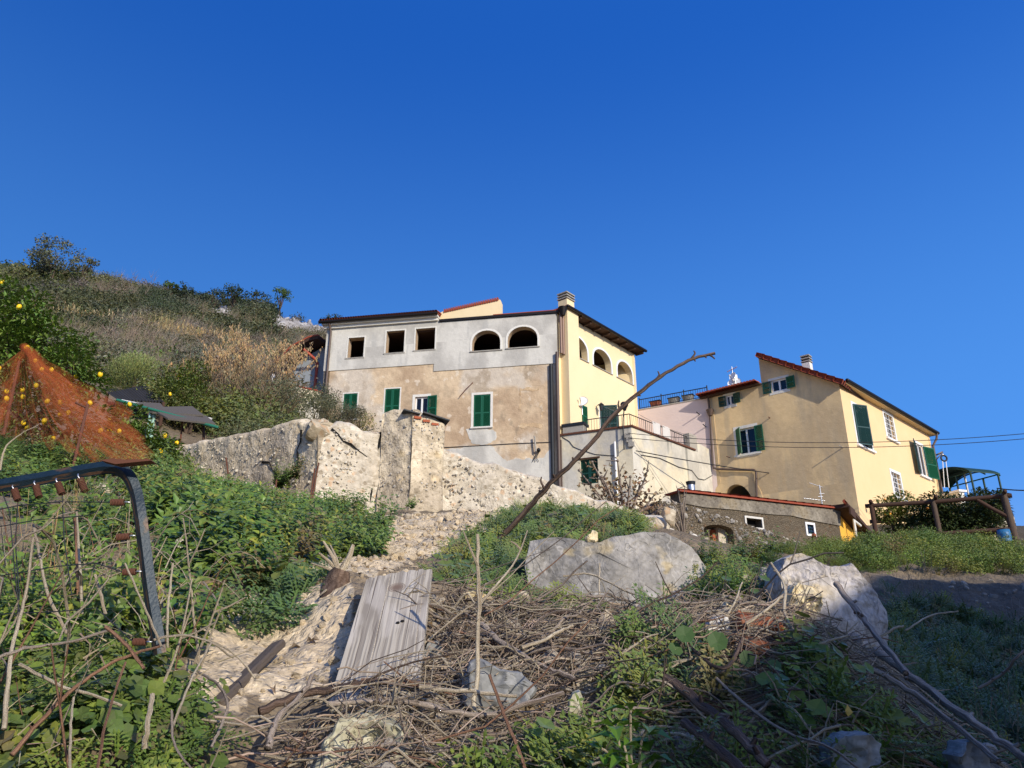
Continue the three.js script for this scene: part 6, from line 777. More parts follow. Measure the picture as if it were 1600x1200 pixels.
{
  const mk = (px, py, d, list) => { const p = at(px, py, d); p[1] = hgt(p[0], p[2]); return [p, list.map(([x, y, dd, R2]) => { const a = at(x, y, dd); return [a[0] - p[0], a[1] - p[1], a[2] - p[2], R2]; })]; };
  let [p, l] = mk(20, 640, 11.5, [[-10, 500, 11.3, 0.55], [35, 500, 11, 0.38], [55, 470, 11.2, 0.22], [10, 545, 11, 0.5], [75, 535, 11, 0.42], [60, 505, 11, 0.25], [105, 575, 10.8, 0.38], [125, 545, 11, 0.2], [-40, 560, 11.4, 0.6], [140, 600, 11, 0.28], [0, 455, 11.4, 0.3]]); citrus('lemon_tree', 'big lemon tree rising behind the orange net at the left edge', p, l, 6500, 11, 301, { c: [0.16, 0.25, 0.035], fs: 0.85 });
  [p, l] = mk(70, 690, 9.6, [[30, 640, 9.6, 0.55], [80, 650, 9.5, 0.5], [120, 660, 9.3, 0.45], [-10, 610, 9.8, 0.5], [150, 690, 9.2, 0.3], [60, 600, 9.8, 0.4]]); citrus('lemon_tree', 'lemon tree loaded with fruit under the orange net', p, l, 2600, 30, 302, { c: [0.16, 0.21, 0.04], s: 0.085, fs: 0.66 });
  [p, l] = mk(215, 720, 13.5, [[200, 655, 13.4, 0.34], [225, 690, 13.2, 0.42], [190, 690, 13, 0.4], [255, 700, 13, 0.3]]); citrus('lemon_tree', 'low lemon bush right of the net beside the pale green posts', p, l, 2200, 11, 303, { c: GREEN.mid, fs: 0.85 });
  [p, l] = mk(295, 680, 20, [[280, 600, 20, 0.6], [305, 585, 20.4, 0.5], [262, 615, 19.8, 0.5], [300, 625, 19.6, 0.55]]); citrus('citrus_tree', 'green citrus tree in front of the dry canes above the plate canopy', p, l, 3800, 3, 304, { c: [0.17, 0.22, 0.035], s: 0.08 });
  [p, l] = mk(1400, 850, 20.6, [[1385, 795, 20.6, 0.4], [1410, 785, 20.8, 0.35], [1400, 815, 20.6, 0.45], [1430, 800, 20.6, 0.4]]); citrus('orange_tree', 'sunlit citrus bush at the left end of the pergola', p, l, 2600, 6, 305, { c: [0.19, 0.22, 0.035], fruit: 'orange', fm: MR.orange, s: 0.1, fs: 0.7 });
  [p, l] = mk(1490, 855, 20, [[1465, 790, 20, 0.45], [1500, 800, 19.8, 0.5], [1540, 790, 19.6, 0.45], [1480, 815, 19.8, 0.5], [1520, 815, 19.5, 0.5], [1450, 805, 20, 0.4], [1530, 775, 20, 0.25], [1555, 800, 19.6, 0.35], [1545, 820, 19.4, 0.4], [1475, 835, 19.8, 0.4], [1500, 840, 19.6, 0.4], [1440, 830, 20.1, 0.4], [1560, 780, 19.9, 0.25]]); citrus('citrus_tree', 'dense dark citrus tree filling the middle of the pergola', p, l, 12000, 4, 306, { c: [0.07, 0.10, 0.025], fruit: 'orange', fm: MR.orange, s: 0.1, fs: 0.7 });
}
// ------------------------------------------------------------------ house behind the photographer, whose shade lies over the lower right
{
  const H = base('house_behind', [4.90, -4, 5.16], 33 * Math.PI / 180); const w = 20, e = 9.12, rg = 12.95, pr = [[0, -2], [w, -2], [w, e - 0.2], [9.6, rg], [0, e]];
  mesh('wall', poly(pr, [[[6, 3], [6, 4.6], [7.1, 4.6], [7.1, 3]], [[10, 3], [10, 4.6], [11.1, 4.6], [11.1, 3]], [[8, 6.6], [8, 8], [9, 8], [9, 6.6]]], 9), M.tan, H); mesh('roof', merge([poly([[-0.05, e - 0.02], [9.6, rg + 0.02], [9.6, rg + 0.15], [-0.05, e + 0.11]], [], 9), poly([[9.601, rg + 0.02], [w + 0.3, e - 0.3], [w + 0.3, e - 0.15], [9.601, rg + 0.15]], [], 9)]), M.tile, H);
  mesh('chimney', bx(0.6, 1.15, e - 0.2, e + 0.4, -9, -8.5), M.tan, H);
  H.children.forEach(o => { o.position.z = 9; }); tag(H, 'gabled house behind the photographer whose shade falls on the right bank', 'house');
}
// ------------------------------------------------------------------ boulders and stones
const rockTex = (a, b, v, s) => tex(512, 512, per((u, w) => { const x = u * 4, y = w * 4; let c = mixc(a, b, step(0.3, 0.7, fbm(x * 1.2, y * 1.2, 5, s))); const vein = Math.abs(fbm(x * 1.6 + 3, y * 1.1, 4, s + 9) - 0.5); c = mixc(c, v, (1 - step(0.0, 0.02, vein)) * 0.55); c = mixc(c, [a[0] * 0.55, a[1] * 0.54, a[2] * 0.52], step(0.62, 0.78, fbm(x * 3.5, y * 2.2, 5, s + 5)) * 0.5); c = mixc(c, [204, 178, 122], step(0.67, 0.76, fbm(x * 1.1 + 7, y * 1.6, 4, s + 7)) * 0.5); const n = 46 * (fbm(x * 16, y * 16, 3, s + 3) - 0.5); return [c[0] + n, c[1] + n, c[2] + n]; }));
MR.slabRock = wallMat(rockTex([166, 161, 152], [128, 125, 120], [200, 195, 186], 501), 1, 1, 0.03); MR.slabRock.bumpMap = rep(T.rock, 1.3, 1.3); MR.slabRock.bumpScale = 0.045;
MR.pinkRock = wallMat(rockTex([206, 198, 188], [172, 164, 155], [142, 136, 130], 511), 0.8, 0.8, 0.035); MR.pinkRock.bumpMap = rep(T.rock, 1.8, 1.8); MR.pinkRock.bumpScale = 0.05;
MR.greyStone = wallMat(rockTex([150, 150, 146], [116, 116, 112], [180, 178, 170], 521), 0.7, 0.7, 0.012); MR.creamStone = wallMat(rockTex([226, 210, 170], [200, 178, 134], [236, 228, 204], 531), 0.6, 0.6, 0.04); MR.whiteStone = wallMat(rockTex([236, 232, 222], [200, 196, 186], [120, 116, 108], 541), 0.3, 0.3, 0.03); MR.greenStone = wallMat(rockTex([196, 190, 160], [160, 154, 126], [214, 208, 186], 551), 0.7, 0.7, 0.035);
function outlineRock(name, label, pts, d, thick, m, seed, o = {}) {                   // stone with a given front outline, rounded into real depth
  const P = pts.map(([x, y, dd]) => at(x, y, d + (dd || 0))), c = [0, 1, 2].map(k => P.reduce((a, p) => a + p[k], 0) / P.length), V = P.map(p => [p[0] - c[0], p[1] - c[1]]);
  const rad = t => { const dx = Math.cos(t), dy = Math.sin(t); let best = 0.01; for (let i = 0; i < V.length; i++) { const a = V[i], b = V[(i + 1) % V.length], ex = b[0] - a[0], ey = b[1] - a[1], det = dx * -ey + ex * dy; if (Math.abs(det) < 1e-9) continue; const q = (a[0] * -ey + ex * a[1]) / det, s = (dx * a[1] - dy * a[0]) / det; if (q > 0 && s >= -1e-6 && s <= 1.000001) best = Math.max(best, q); } return best; };
  const nu = o.nu || 110, nv = o.nv || 60, e = o.e || 0.42, Q = [], I = [], amp = o.amp || 0.03;
  const facets = [], q = rng(seed); for (let i = 0; i < (o.facets || 7); i++) { const a = q() * 6.283, k = 0.2 + 0.5 * q(); facets.push([Math.cos(a) * k, Math.sin(a) * k, 1, 0.75 + 0.25 * q()]); }
  for (let j = 0; j <= nv; j++) for (let i = 0; i < nu; i++) {
    const t = i / nu * 6.28318, ph = j / nv * Math.PI, sp = Math.pow(Math.sin(ph), e), cp = Math.sign(Math.cos(ph)) * Math.pow(Math.abs(Math.cos(ph)), o.ez || 0.6), R = rad(t) * (1 + (o.ragged ?? 0.12) * (fbm(Math.cos(t) * 2.6 + seed, Math.sin(t) * 2.6, 4, seed) - 0.5) * 2);
    let x = Math.cos(t) * R * sp, y = Math.sin(t) * R * sp, z = cp * thick; const un = Math.hypot(x / 0.5, y / 0.5);
    if (z > 0) for (const f of facets) { const lim = f[3] - (x * f[0] + y * f[1]) / 0.6; z = Math.min(z, thick * Math.max(0.2, lim)); }
    if (o.tilt) z += -y * o.tilt; if (o.turn) z += x * o.turn;
    const n1 = fbm3(x * 3 + seed, y * 3, z * 3, 5, seed) - 0.5, n2_ = Math.abs(2 * fbm3(x * 6, y * 6 + seed, z * 6, 5, seed + 3) - 1) + 0.7 * Math.abs(2 * fbm3(x * 19, y * 15 + seed, z * 19, 3, seed + 4) - 1); const k = 1 + n1 * amp / 0.25 - n2_ * amp * 0.5; x *= k; y *= k; z += (n1 * 2 - n2_ * 0.6) * amp * 1.6;
    Q.push(x, y, z);
  }
  for (let j = 0; j < nv; j++) for (let i = 0; i < nu; i++) { const a = j * nu + i, b = j * nu + (i + 1) % nu; I.push(a, a + nu, b, b, a + nu, b + nu); }
  let g = new THREE.BufferGeometry(); g.setAttribute('position', new THREE.Float32BufferAttribute(Q, 3)); g.setIndex(I); g = toCreasedNormals(g, 0.42); boxUV(g);
  const r = mesh(name, g, m); const hh = Math.max(...V.map(v => v[1])), yy = d < 3.3 ? Math.max(c[1], hgt(c[0], c[2]) + hh * 0.35) : c[1]; r.position.set(c[0], yy, c[2] - thick * (o.back ?? 0.5)); return tag(r, label, o.cat || 'boulder');
}
outlineRock('boulder', 'large flat grey limestone slab standing in the middle of the debris heap', [[825, 843], [868, 838], [914, 845], [936, 847], [954, 838], [979, 834], [1005, 828], [1043, 830], [1066, 840], [1088, 851], [1097, 864], [1110, 884], [1104, 908], [1084, 926], [1066, 934], [1058, 960], [1040, 975], [1010, 1000], [940, 1010], [870, 995], [828, 950], [816, 884]], 4.5, 0.24, MR.slabRock, 11, { ragged: 0.03, e: 0.2, amp: 0.022, tilt: 0.25, turn: -0.12, facets: 6, nu: 150, nv: 80 });
outlineRock('boulder', 'jagged pale boulder at the right end of the debris heap, half in shade', [[1214, 892], [1228, 873], [1252, 862], [1268, 868], [1276, 875], [1292, 882], [1314, 881], [1334, 880], [1343, 874], [1354, 891], [1377, 909], [1385, 926], [1396, 952], [1394, 996], [1384, 1024], [1368, 1036], [1330, 1050], [1290, 1040], [1250, 1000], [1222, 960], [1210, 920]], 3.5, 0.24, MR.pinkRock, 23, { ragged: 0.06, e: 0.32, amp: 0.04, tilt: 0.35, turn: -0.35, facets: 26, nu: 150, nv: 80 });
outlineRock('rubble_lump', 'lump of mortar and rubble against the left side of the jagged boulder', [[1232, 925], [1250, 908], [1276, 920], [1284, 945], [1276, 975], [1250, 985], [1234, 965]], 3.2, 0.1, MR.creamStone, 31, { amp: 0.1, cat: 'stone', nu: 80, nv: 50 });
outlineRock('white_stone', 'bright white stone beside the orange brick', [[1106, 985], [1110, 968], [1124, 959], [1140, 961], [1148, 976], [1147, 992], [1132, 1001], [1114, 997]], 2.75, 0.06, MR.whiteStone, 37, { amp: 0.05, cat: 'stone', nu: 60, nv: 36, e: 0.6 });
outlineRock('white_stone', 'small pale stone just above the bright white one', [[1126, 952], [1134, 940], [1148, 941], [1156, 953], [1146, 962], [1130, 961]], 3.0, 0.04, MR.creamStone, 38, { amp: 0.04, cat: 'stone', nu: 40, nv: 24, e: 0.6 });
outlineRock('cream_stone', 'small cream stone perched on the top edge of the limestone slab', [[913, 838], [924, 832], [926, 825], [936, 829], [937, 843], [930, 848], [917, 846]], 4.45, 0.05, MR.creamStone, 39, { amp: 0.05, cat: 'stone', nu: 40, nv: 24, e: 0.55 });
outlineRock('grey_stone', 'flat grey stone low in the heap beside the upright dead stem', [[723, 1060], [735, 1035], [752, 1028], [780, 1046], [812, 1052], [834, 1074], [826, 1098], [790, 1116], [750, 1122], [726, 1100]], 2.35, 0.07, MR.greyStone, 41, { amp: 0.05, cat: 'stone', e: 0.4, nu: 70, nv: 40, tilt: 0.3 });
outlineRock('mottled_stone', 'small mottled stone between twigs right of the grey stone', [[888, 1096], [894, 1082], [906, 1078], [911, 1092], [908, 1112], [897, 1122], [888, 1112]], 2.3, 0.03, MR.greenStone, 43, { amp: 0.03, cat: 'stone', nu: 40, nv: 24 });
outlineRock('pale_stone', 'large greenish cream stone under the twigs at the bottom below the plank', [[490, 1200], [505, 1155], [530, 1122], [560, 1112], [600, 1120], [632, 1140], [640, 1175], [630, 1215], [520, 1225]], 2.05, 0.14, MR.greenStone, 45, { amp: 0.07, cat: 'stone', tilt: 0.5, facets: 10 });
outlineRock('earth_clod', 'cream coloured clod of earth behind the upright dead stem', [[702, 950], [712, 930], [740, 922], [768, 928], [782, 940], [776, 958], [740, 966], [712, 964]], 3.1, 0.09, MR.creamStone, 47, { amp: 0.12, cat: 'clod', nu: 90, nv: 50 });
outlineRock('earth_clod', 'cream clod in the middle of the heap under crossing twigs', [[795, 990], [812, 974], [846, 976], [858, 994], [846, 1012], [812, 1014]], 2.9, 0.08, MR.creamStone, 48, { amp: 0.12, cat: 'clod', nu: 90, nv: 50 });
outlineRock('shaded_stone', 'grey stone in the shade at the bottom right of the heap', [[1296, 1170], [1310, 1148], [1345, 1144], [1366, 1160], [1362, 1190], [1326, 1210], [1300, 1200]], 2.1, 0.08, MR.greyStone, 49, { amp: 0.09, facets: 12, cat: 'stone' });
outlineRock('shaded_stone', 'bluish grey stone with a rusty patch low on the shaded right side', [[1490, 1180], [1502, 1160], [1530, 1158], [1552, 1178], [1545, 1205], [1505, 1215]], 2.2, 0.07, MR.greyStone, 50, { amp: 0.09, facets: 12, cat: 'stone' });
outlineRock('shaded_stone', 'dark stone in the shade left of the wilted yellow leaf', [[1266, 1110], [1280, 1092], [1310, 1094], [1320, 1112], [1305, 1130], [1276, 1128]], 2.3, 0.06, MR.greyStone, 51, { amp: 0.08, cat: 'stone' });
outlineRock('bank_stone', 'grey stone half buried in the leaf litter left of the slab foot', [[660, 1024], [668, 1004], [684, 1000], [692, 1018], [684, 1034], [666, 1036]], 2.6, 0.05, MR.greyStone, 52, { amp: 0.03, cat: 'stone', nu: 40, nv: 24 });
{
  const bm = wallMat(tex(256, 256, per((u, v) => { const n = 50 * (fbm(u * 12, v * 12, 4, 561) - 0.5); let c = [148 + n, 86 + n, 54 + n]; return mixc(c, [132, 118, 102], step(0.52, 0.7, fbm(u * 6, v * 6, 3, 562)) * 0.7); })), 0.3, 0.3, 0.01);
  const bk = (label, px, py, d, w, h, dp, r) => { const p = at(px, py, d), b = mesh('hollow_brick', boxUV(box(w, h, dp, 0, 0, 0, 0.006)), bm); b.position.set(p[0], Math.max(p[1], hgt(p[0], p[2]) + h * 0.45 + 0.012), p[2]); b.rotation.set(...r); tag(b, label, 'brick', 'bricks in the debris heap'); return b; };
  bk('larger orange brick lying flat behind the dark branch beside the white stone', 1187, 990, 2.75, 0.145, 0.05, 0.10, [0.45, -0.12, -0.1]); bk('smaller orange brick below the dark branch in the shade', 1181, 1018, 2.62, 0.07, 0.04, 0.08, [0.3, 0.1, 0]);
  // slag of small rubble over heap, bank and path
  const q = rng(570), lists = unit.map(() => []); const heap = plan([[430, 1230, 1.8], [560, 1100, 2.5], [690, 950, 3.3], [850, 950, 4.0], [1080, 930, 4.3], [1200, 900, 4.3], [1390, 1000, 3.3], [1420, 1080, 2.9], [1600, 1210, 2.3], [1500, 1240, 1.7], [600, 1245, 1.7]]);
  const put = (x, z, s, c) => lists[(q() * 5) | 0].push([[x, hgt(x, z) + s * 0.25, z], [q() * 6, q() * 6, q() * 6], [s * (0.8 + 0.6 * q()), s * 0.7, s], c]);
  fill(heap, q, 400, (x, z) => put(x, z, 0.006 + 0.04 * Math.pow(q(), 4), mixc([0.5, 0.42, 0.3], [0.28, 0.26, 0.24], q())));
  fill(barePath, q, 420, (x, z, d) => put(x, z, (0.003 + 0.017 * Math.pow(q(), 8)) * Math.min(2, d / 3), mixc([0.7, 0.56, 0.36], [0.45, 0.36, 0.24], q())));
  fill(plan([[520, 860, 6.5], [600, 800, 11], [1000, 830, 12.2], [900, 830, 9], [700, 850, 7]]), q, 60, (x, z, d) => put(x, z, 0.008 + 0.055 * Math.pow(q(), 6), mixc([0.68, 0.55, 0.37], [0.42, 0.35, 0.25], q())));
  fill(plan([[960, 840, 12], [980, 800, 14], [1080, 800, 15], [1090, 850, 14]]), q, 60, (x, z, d) => put(x, z, 0.03 + 0.16 * Math.pow(q(), 3), mixc([0.74, 0.68, 0.56], [0.5, 0.46, 0.4], q())));
  fill(darkBank, q, 26, (x, z, d) => put(x, z, 0.01 + 0.05 * Math.pow(q(), 4), mixc([0.4, 0.36, 0.3], [0.2, 0.18, 0.15], q())));
  fill(plan([[230, 860, 4.6], [240, 830, 6], [330, 850, 5], [300, 900, 4], [240, 890, 4]]), q, 60, (x, z) => put(x, z, 0.02 + 0.07 * Math.pow(q(), 3), [0.66, 0.58, 0.44]));
  { const dl = new Leaves(); dl.leaf([0, 0, 0], [1, 0.1, 0], [0, 1, 0], 0.04, 0.02, [1, 1, 1], 0.5, 0.4); const g3 = dl.geo(), A = []; fill(barePath, q, 45, (x, z) => A.push([[x, hgt(x, z) + 0.008, z], [(q() - 0.5), q() * 6.28, (q() - 0.5)], 0.5 + q(), jit(q, mixc([0.4, 0.3, 0.18], [0.2, 0.15, 0.1], q()), 0.2)])); tag(scatter('path_litter', g3, MDry, A), 'scattered dead leaves on the sandy path', 'leaf litter', null, 'stuff'); }
  lists.forEach((l, i) => tag(scatter('loose_rubble', unit[i], MS, l), 'loose small stones and rubble scattered over bank and path', 'rubble', null, 'stuff'));
  for (const [px, py, d, s, lab] of [[1020, 820, 12.4, 0.18, 'pale block on the rubble spill left of the arched stair wall'], [1046, 808, 13, 0.16, 'pale block higher on the rubble spill'], [1002, 838, 11.8, 0.12, 'small pale block low on the rubble spill'], [262, 800, 6.2, 0.09, 'white stone in the weeds right of the bed frame corner'], [240, 778, 7.5, 0.14, 'pale stone in the weeds above the bed frame corner'], [160, 770, 7.2, 0.13, 'pale stone seen through the bed springs, right one'], [60, 772, 6.8, 0.12, 'pale stone seen through the bed springs, left one']]) { const p = at(px, py, d); stone('pale_block', lab, [p[0], Math.max(p[1], hgt(p[0], p[2]) + 0.03), p[2]], [s * 1.2, s * 0.75, s], [q(), q() * 6, q()], MRock.pale, 600 + px); }
}
// ------------------------------------------------------------------ weathered plank
{
  const wt = tex(512, 1024, (u, v) => { const x = u * 0.26 + 0.012 * fbm(u * 3, v * 3, 3, 581), g = fbm(x * 150, v * 3.2, 4, 582), k = fbm(u * 4, v * 4, 4, 583); let c = mixc([190, 180, 160], [146, 136, 121], step(0.3, 0.7, g)); c = mixc(c, [208, 199, 184], step(0.5, 0.72, k) * 0.5); const kn = Math.hypot((u - 0.5) * 1.2, (v - 0.83) * 3.4); if (kn < 0.16) c = mixc([120, 100, 84], c, step(0.02, 0.16, kn) * (0.7 + 0.3 * Math.sin(kn * 160))); return mixc(c, [96, 84, 74], step(0.72, 0.80, fbm(x * 210, v * 2.0, 3, 584)) * 0.8); });
  const TL = new THREE.Vector3(...at(566, 912, 2.92)), TR = new THREE.Vector3(...at(672, 903, 2.92)), BL = new THREE.Vector3(...at(514, 1096, 2.24)), BR = new THREE.Vector3(...at(642, 1100, 2.25));
  const X = TR.clone().sub(TL), w = 0.238, Y = TL.clone().add(TR).sub(BL).sub(BR).multiplyScalar(0.5), h = Y.length() + 0.06; X.normalize(); Y.normalize(); const Z = X.clone().cross(Y).normalize(); X.crossVectors(Y, Z);
  const r = rng(590), top = []; for (let i = 0; i <= 26; i++) { const t = i / 26; top.push([t * w, h - 0.045 * Math.max(0, 1 - t * 2.4) + 0.012 * Math.sin(t * 40) * r() + (t > 0.72 ? -0.02 * (t - 0.72) * r() : 0) - 0.012 * (n2(t * 20, 3, 5) > 0.6)]); }
  const strips = [[0, 0.36], [0.363, 0.90], [0.905, 1]], g = []; const g2 = strips.map(([a, b], i) => { const o = top.filter(p => p[0] >= a * w && p[0] <= b * w); const s = new THREE.Shape(); s.moveTo(a * w, 0); s.lineTo(b * w, 0); s.lineTo(b * w, o[o.length - 1][1] - 0.002); for (const p of o.slice().reverse()) s.lineTo(p[0], p[1]); s.lineTo(a * w, o[0][1]); return new THREE.ExtrudeGeometry(s, { depth: 0.024 - i * 0.002, bevelEnabled: true, bevelSize: 0.0015, bevelThickness: 0.002, bevelSegments: 1 }); });
  const m = mat(0xffffff, { map: rep(wt, 1 / w, 1 / h), bumpMap: rep(wt, 1 / w, 1 / h), bumpScale: 0.004, roughness: 0.95 }); const o = mesh('plank', merge(g2), m); const O = BL.clone().addScaledVector(Z, -0.028); o.matrixAutoUpdate = true; o.quaternion.setFromRotationMatrix(new THREE.Matrix4().makeBasis(X, Y, Z)); o.position.copy(O); tag(o, 'wide weathered grey plank leaning upright in the debris heap', 'plank');
  const holes = mesh('nail_hole', merge([[0.62, 0.5], [0.68, 0.51]].map(q => new THREE.CylinderGeometry(0.006, 0.006, 0.004, 8).rotateX(Math.PI / 2).translate(q[0] * w, q[1] * h, 0.0262))), M.dark, o); holes.userData.kind = 'stuff';
  const dp = mesh('board', boxUV(box(0.36, 0.025, 0.05, 0, 0, 0, 0.005)), mat(0x5e5348, { bumpMap: rep(T.bumpRock, 4, 20), bumpScale: 0.006 })); const a = new THREE.Vector3(...at(336, 1104, 2.26)), b = new THREE.Vector3(...at(436, 1006, 2.72)); dp.scale.x = a.distanceTo(b) / 0.36; dp.position.copy(a).lerp(b, 0.5); dp.quaternion.setFromUnitVectors(new THREE.Vector3(1, 0, 0), b.clone().sub(a).normalize()); tag(dp, 'dark weathered board lying on the sandy path left of the plank', 'board');
}
// ------------------------------------------------------------------ old bed frame with springs
{
  const rustPaint = tex(512, 512, per((u, v) => { const k = fbm(u * 5, v * 5, 5, 601), n = 16 * (fbm(u * 40, v * 40, 3, 602) - 0.5); return mixc([22 + n, 42 + n, 54 + n], [92 + n, 68 + n, 52 + n], step(0.56, 0.68, k)); })); const mp = mat(0xffffff, { map: rep(rustPaint, 6, 3), roughness: 0.5, metalness: 0.2, bumpMap: rep(T.bumpFine, 8, 8), bumpScale: 0.001 });
  const H = base('bed_frame', at(245, 1060, 2.0)), o3 = H.position, rel = p => [p[0] - o3.x, p[1] - o3.y, p[2] - o3.z];
  const path = [[-70, 772, 2.0], [0, 757, 2.0], [80, 743, 2.02], [140, 732, 2.03], [168, 729, 2.03], [186, 733, 2.03], [199, 745, 2.03], [208, 765, 2.03], [215, 800, 2.02], [223, 860, 2.02], [232, 930, 2.01], [242, 990, 2.0], [246, 1022, 2.0]].map(q => new THREE.Vector3(...rel(at(...q))));
  const sec = [[0, 0], [-0.018, 0.009], [-0.0175, 0.0112], [-0.0013, 0.003], [0.0165, 0.016], [0.0177, 0.0138]], P = [], U = [], I = [], n = path.length; let len = 0; const cr = new THREE.CatmullRomCurve3(path), N = 60;
  for (let i = 0; i <= N; i++) { const c = cr.getPoint(i / N), t = cr.getTangent(i / N), dep = new THREE.Vector3(0, 0, -1), side = new THREE.Vector3().crossVectors(t, dep).normalize().multiplyScalar(-1); if (i) len += c.distanceTo(cr.getPoint((i - 1) / N)); sec.forEach((s, k) => { P.push(c.x + side.x * -s[0] * -1, c.y + side.y * s[0], c.z - s[1]); P[P.length - 3] = c.x + side.x * s[0]; U.push(k * 0.02, len); }); }
  for (let i = 0; i < N; i++) for (let k = 0; k < 6; k++) { const a = i * 6 + k, b = i * 6 + (k + 1) % 6; I.push(a, b, a + 6, b, b + 6, a + 6); } const g = new THREE.BufferGeometry(); g.setAttribute('position', new THREE.Float32BufferAttribute(P, 3)); g.setAttribute('uv', new THREE.Float32BufferAttribute(U, 2)); g.setIndex(I); const gg = g.toNonIndexed(); gg.computeVertexNormals(); mp.side = THREE.DoubleSide; mesh('frame', gg, mp, H);
  const plate = poly([[162, 722], [186, 728], [241, 722.5], [238, 720], [200, 721], [180, 719]].map(q => { const p = rel(at(q[0], q[1], 2.0)); return [p[0], p[1]]; }), [], 0.035).translate(0, 0, rel(at(200, 722, 2.0))[2] + 0.02); mesh('rust_plate', plate, M.rust, H);
  const coil = (a, b, R, turns) => { const A = new THREE.Vector3(...a), B = new THREE.Vector3(...b), D = B.clone().sub(A), u = new THREE.Vector3(0, 0, 1).cross(D).normalize(), v = D.clone().normalize().cross(u), pts = []; for (let i = 0; i <= turns * 10; i++) { const t = i / (turns * 10), w = t * turns * 6.283; pts.push(A.clone().addScaledVector(D, t).addScaledVector(u, Math.cos(w) * R).addScaledVector(v, Math.sin(w) * R)); } return tube(pts, 0.0017, 5); };
  const springs = [[20, 758, 28, 782], [54, 752, 61, 777], [88, 748, 97, 772], [122, 741, 133, 768], [203, 785, 173, 785], [211, 837, 182, 840], [221, 893, 192, 894], [237, 1003, 208, 1003]], ends = [];
  for (const [a, b, c, d] of springs) { const A = rel(at(a, b, 2.01)), B = rel(at(c, d, 2.01)), s = [lerp(A[0], B[0], 0.3), lerp(A[1], B[1], 0.3), lerp(A[2], B[2], 0.3)]; mesh('spring', coil(s, B, 0.0078, 9), M.rust, H); mesh('hook', tube([A, [lerp(A[0], s[0], 0.5), lerp(A[1], s[1], 0.5), A[2] + 0.006], s], 0.0022, 5), M.steel, H); ends.push(B); }
  const wire = (pts) => mesh('wire', tube(pts.map(q => rel(at(q[0], q[1], q[2] || 2.02))), 0.0015, 5), M.iron, H);
  wire([[-30, 802], [28, 790], [97, 784], [173, 785]]); wire([[-30, 828], [60, 812], [133, 806], [150, 800]]); wire([[0, 900], [90, 885], [150, 880], [192, 894]]); wire([[0, 960], [100, 955], [150, 950], [208, 1003]]); wire([[28, 782], [24, 850], [30, 930], [22, 1020]]); wire([[97, 772], [100, 840], [112, 930]]); wire([[0, 760], [15, 800], [22, 880], [30, 960]]);
  tag(H, 'old blue bed frame with rusty springs standing upright in the weeds', 'bed frame');
}
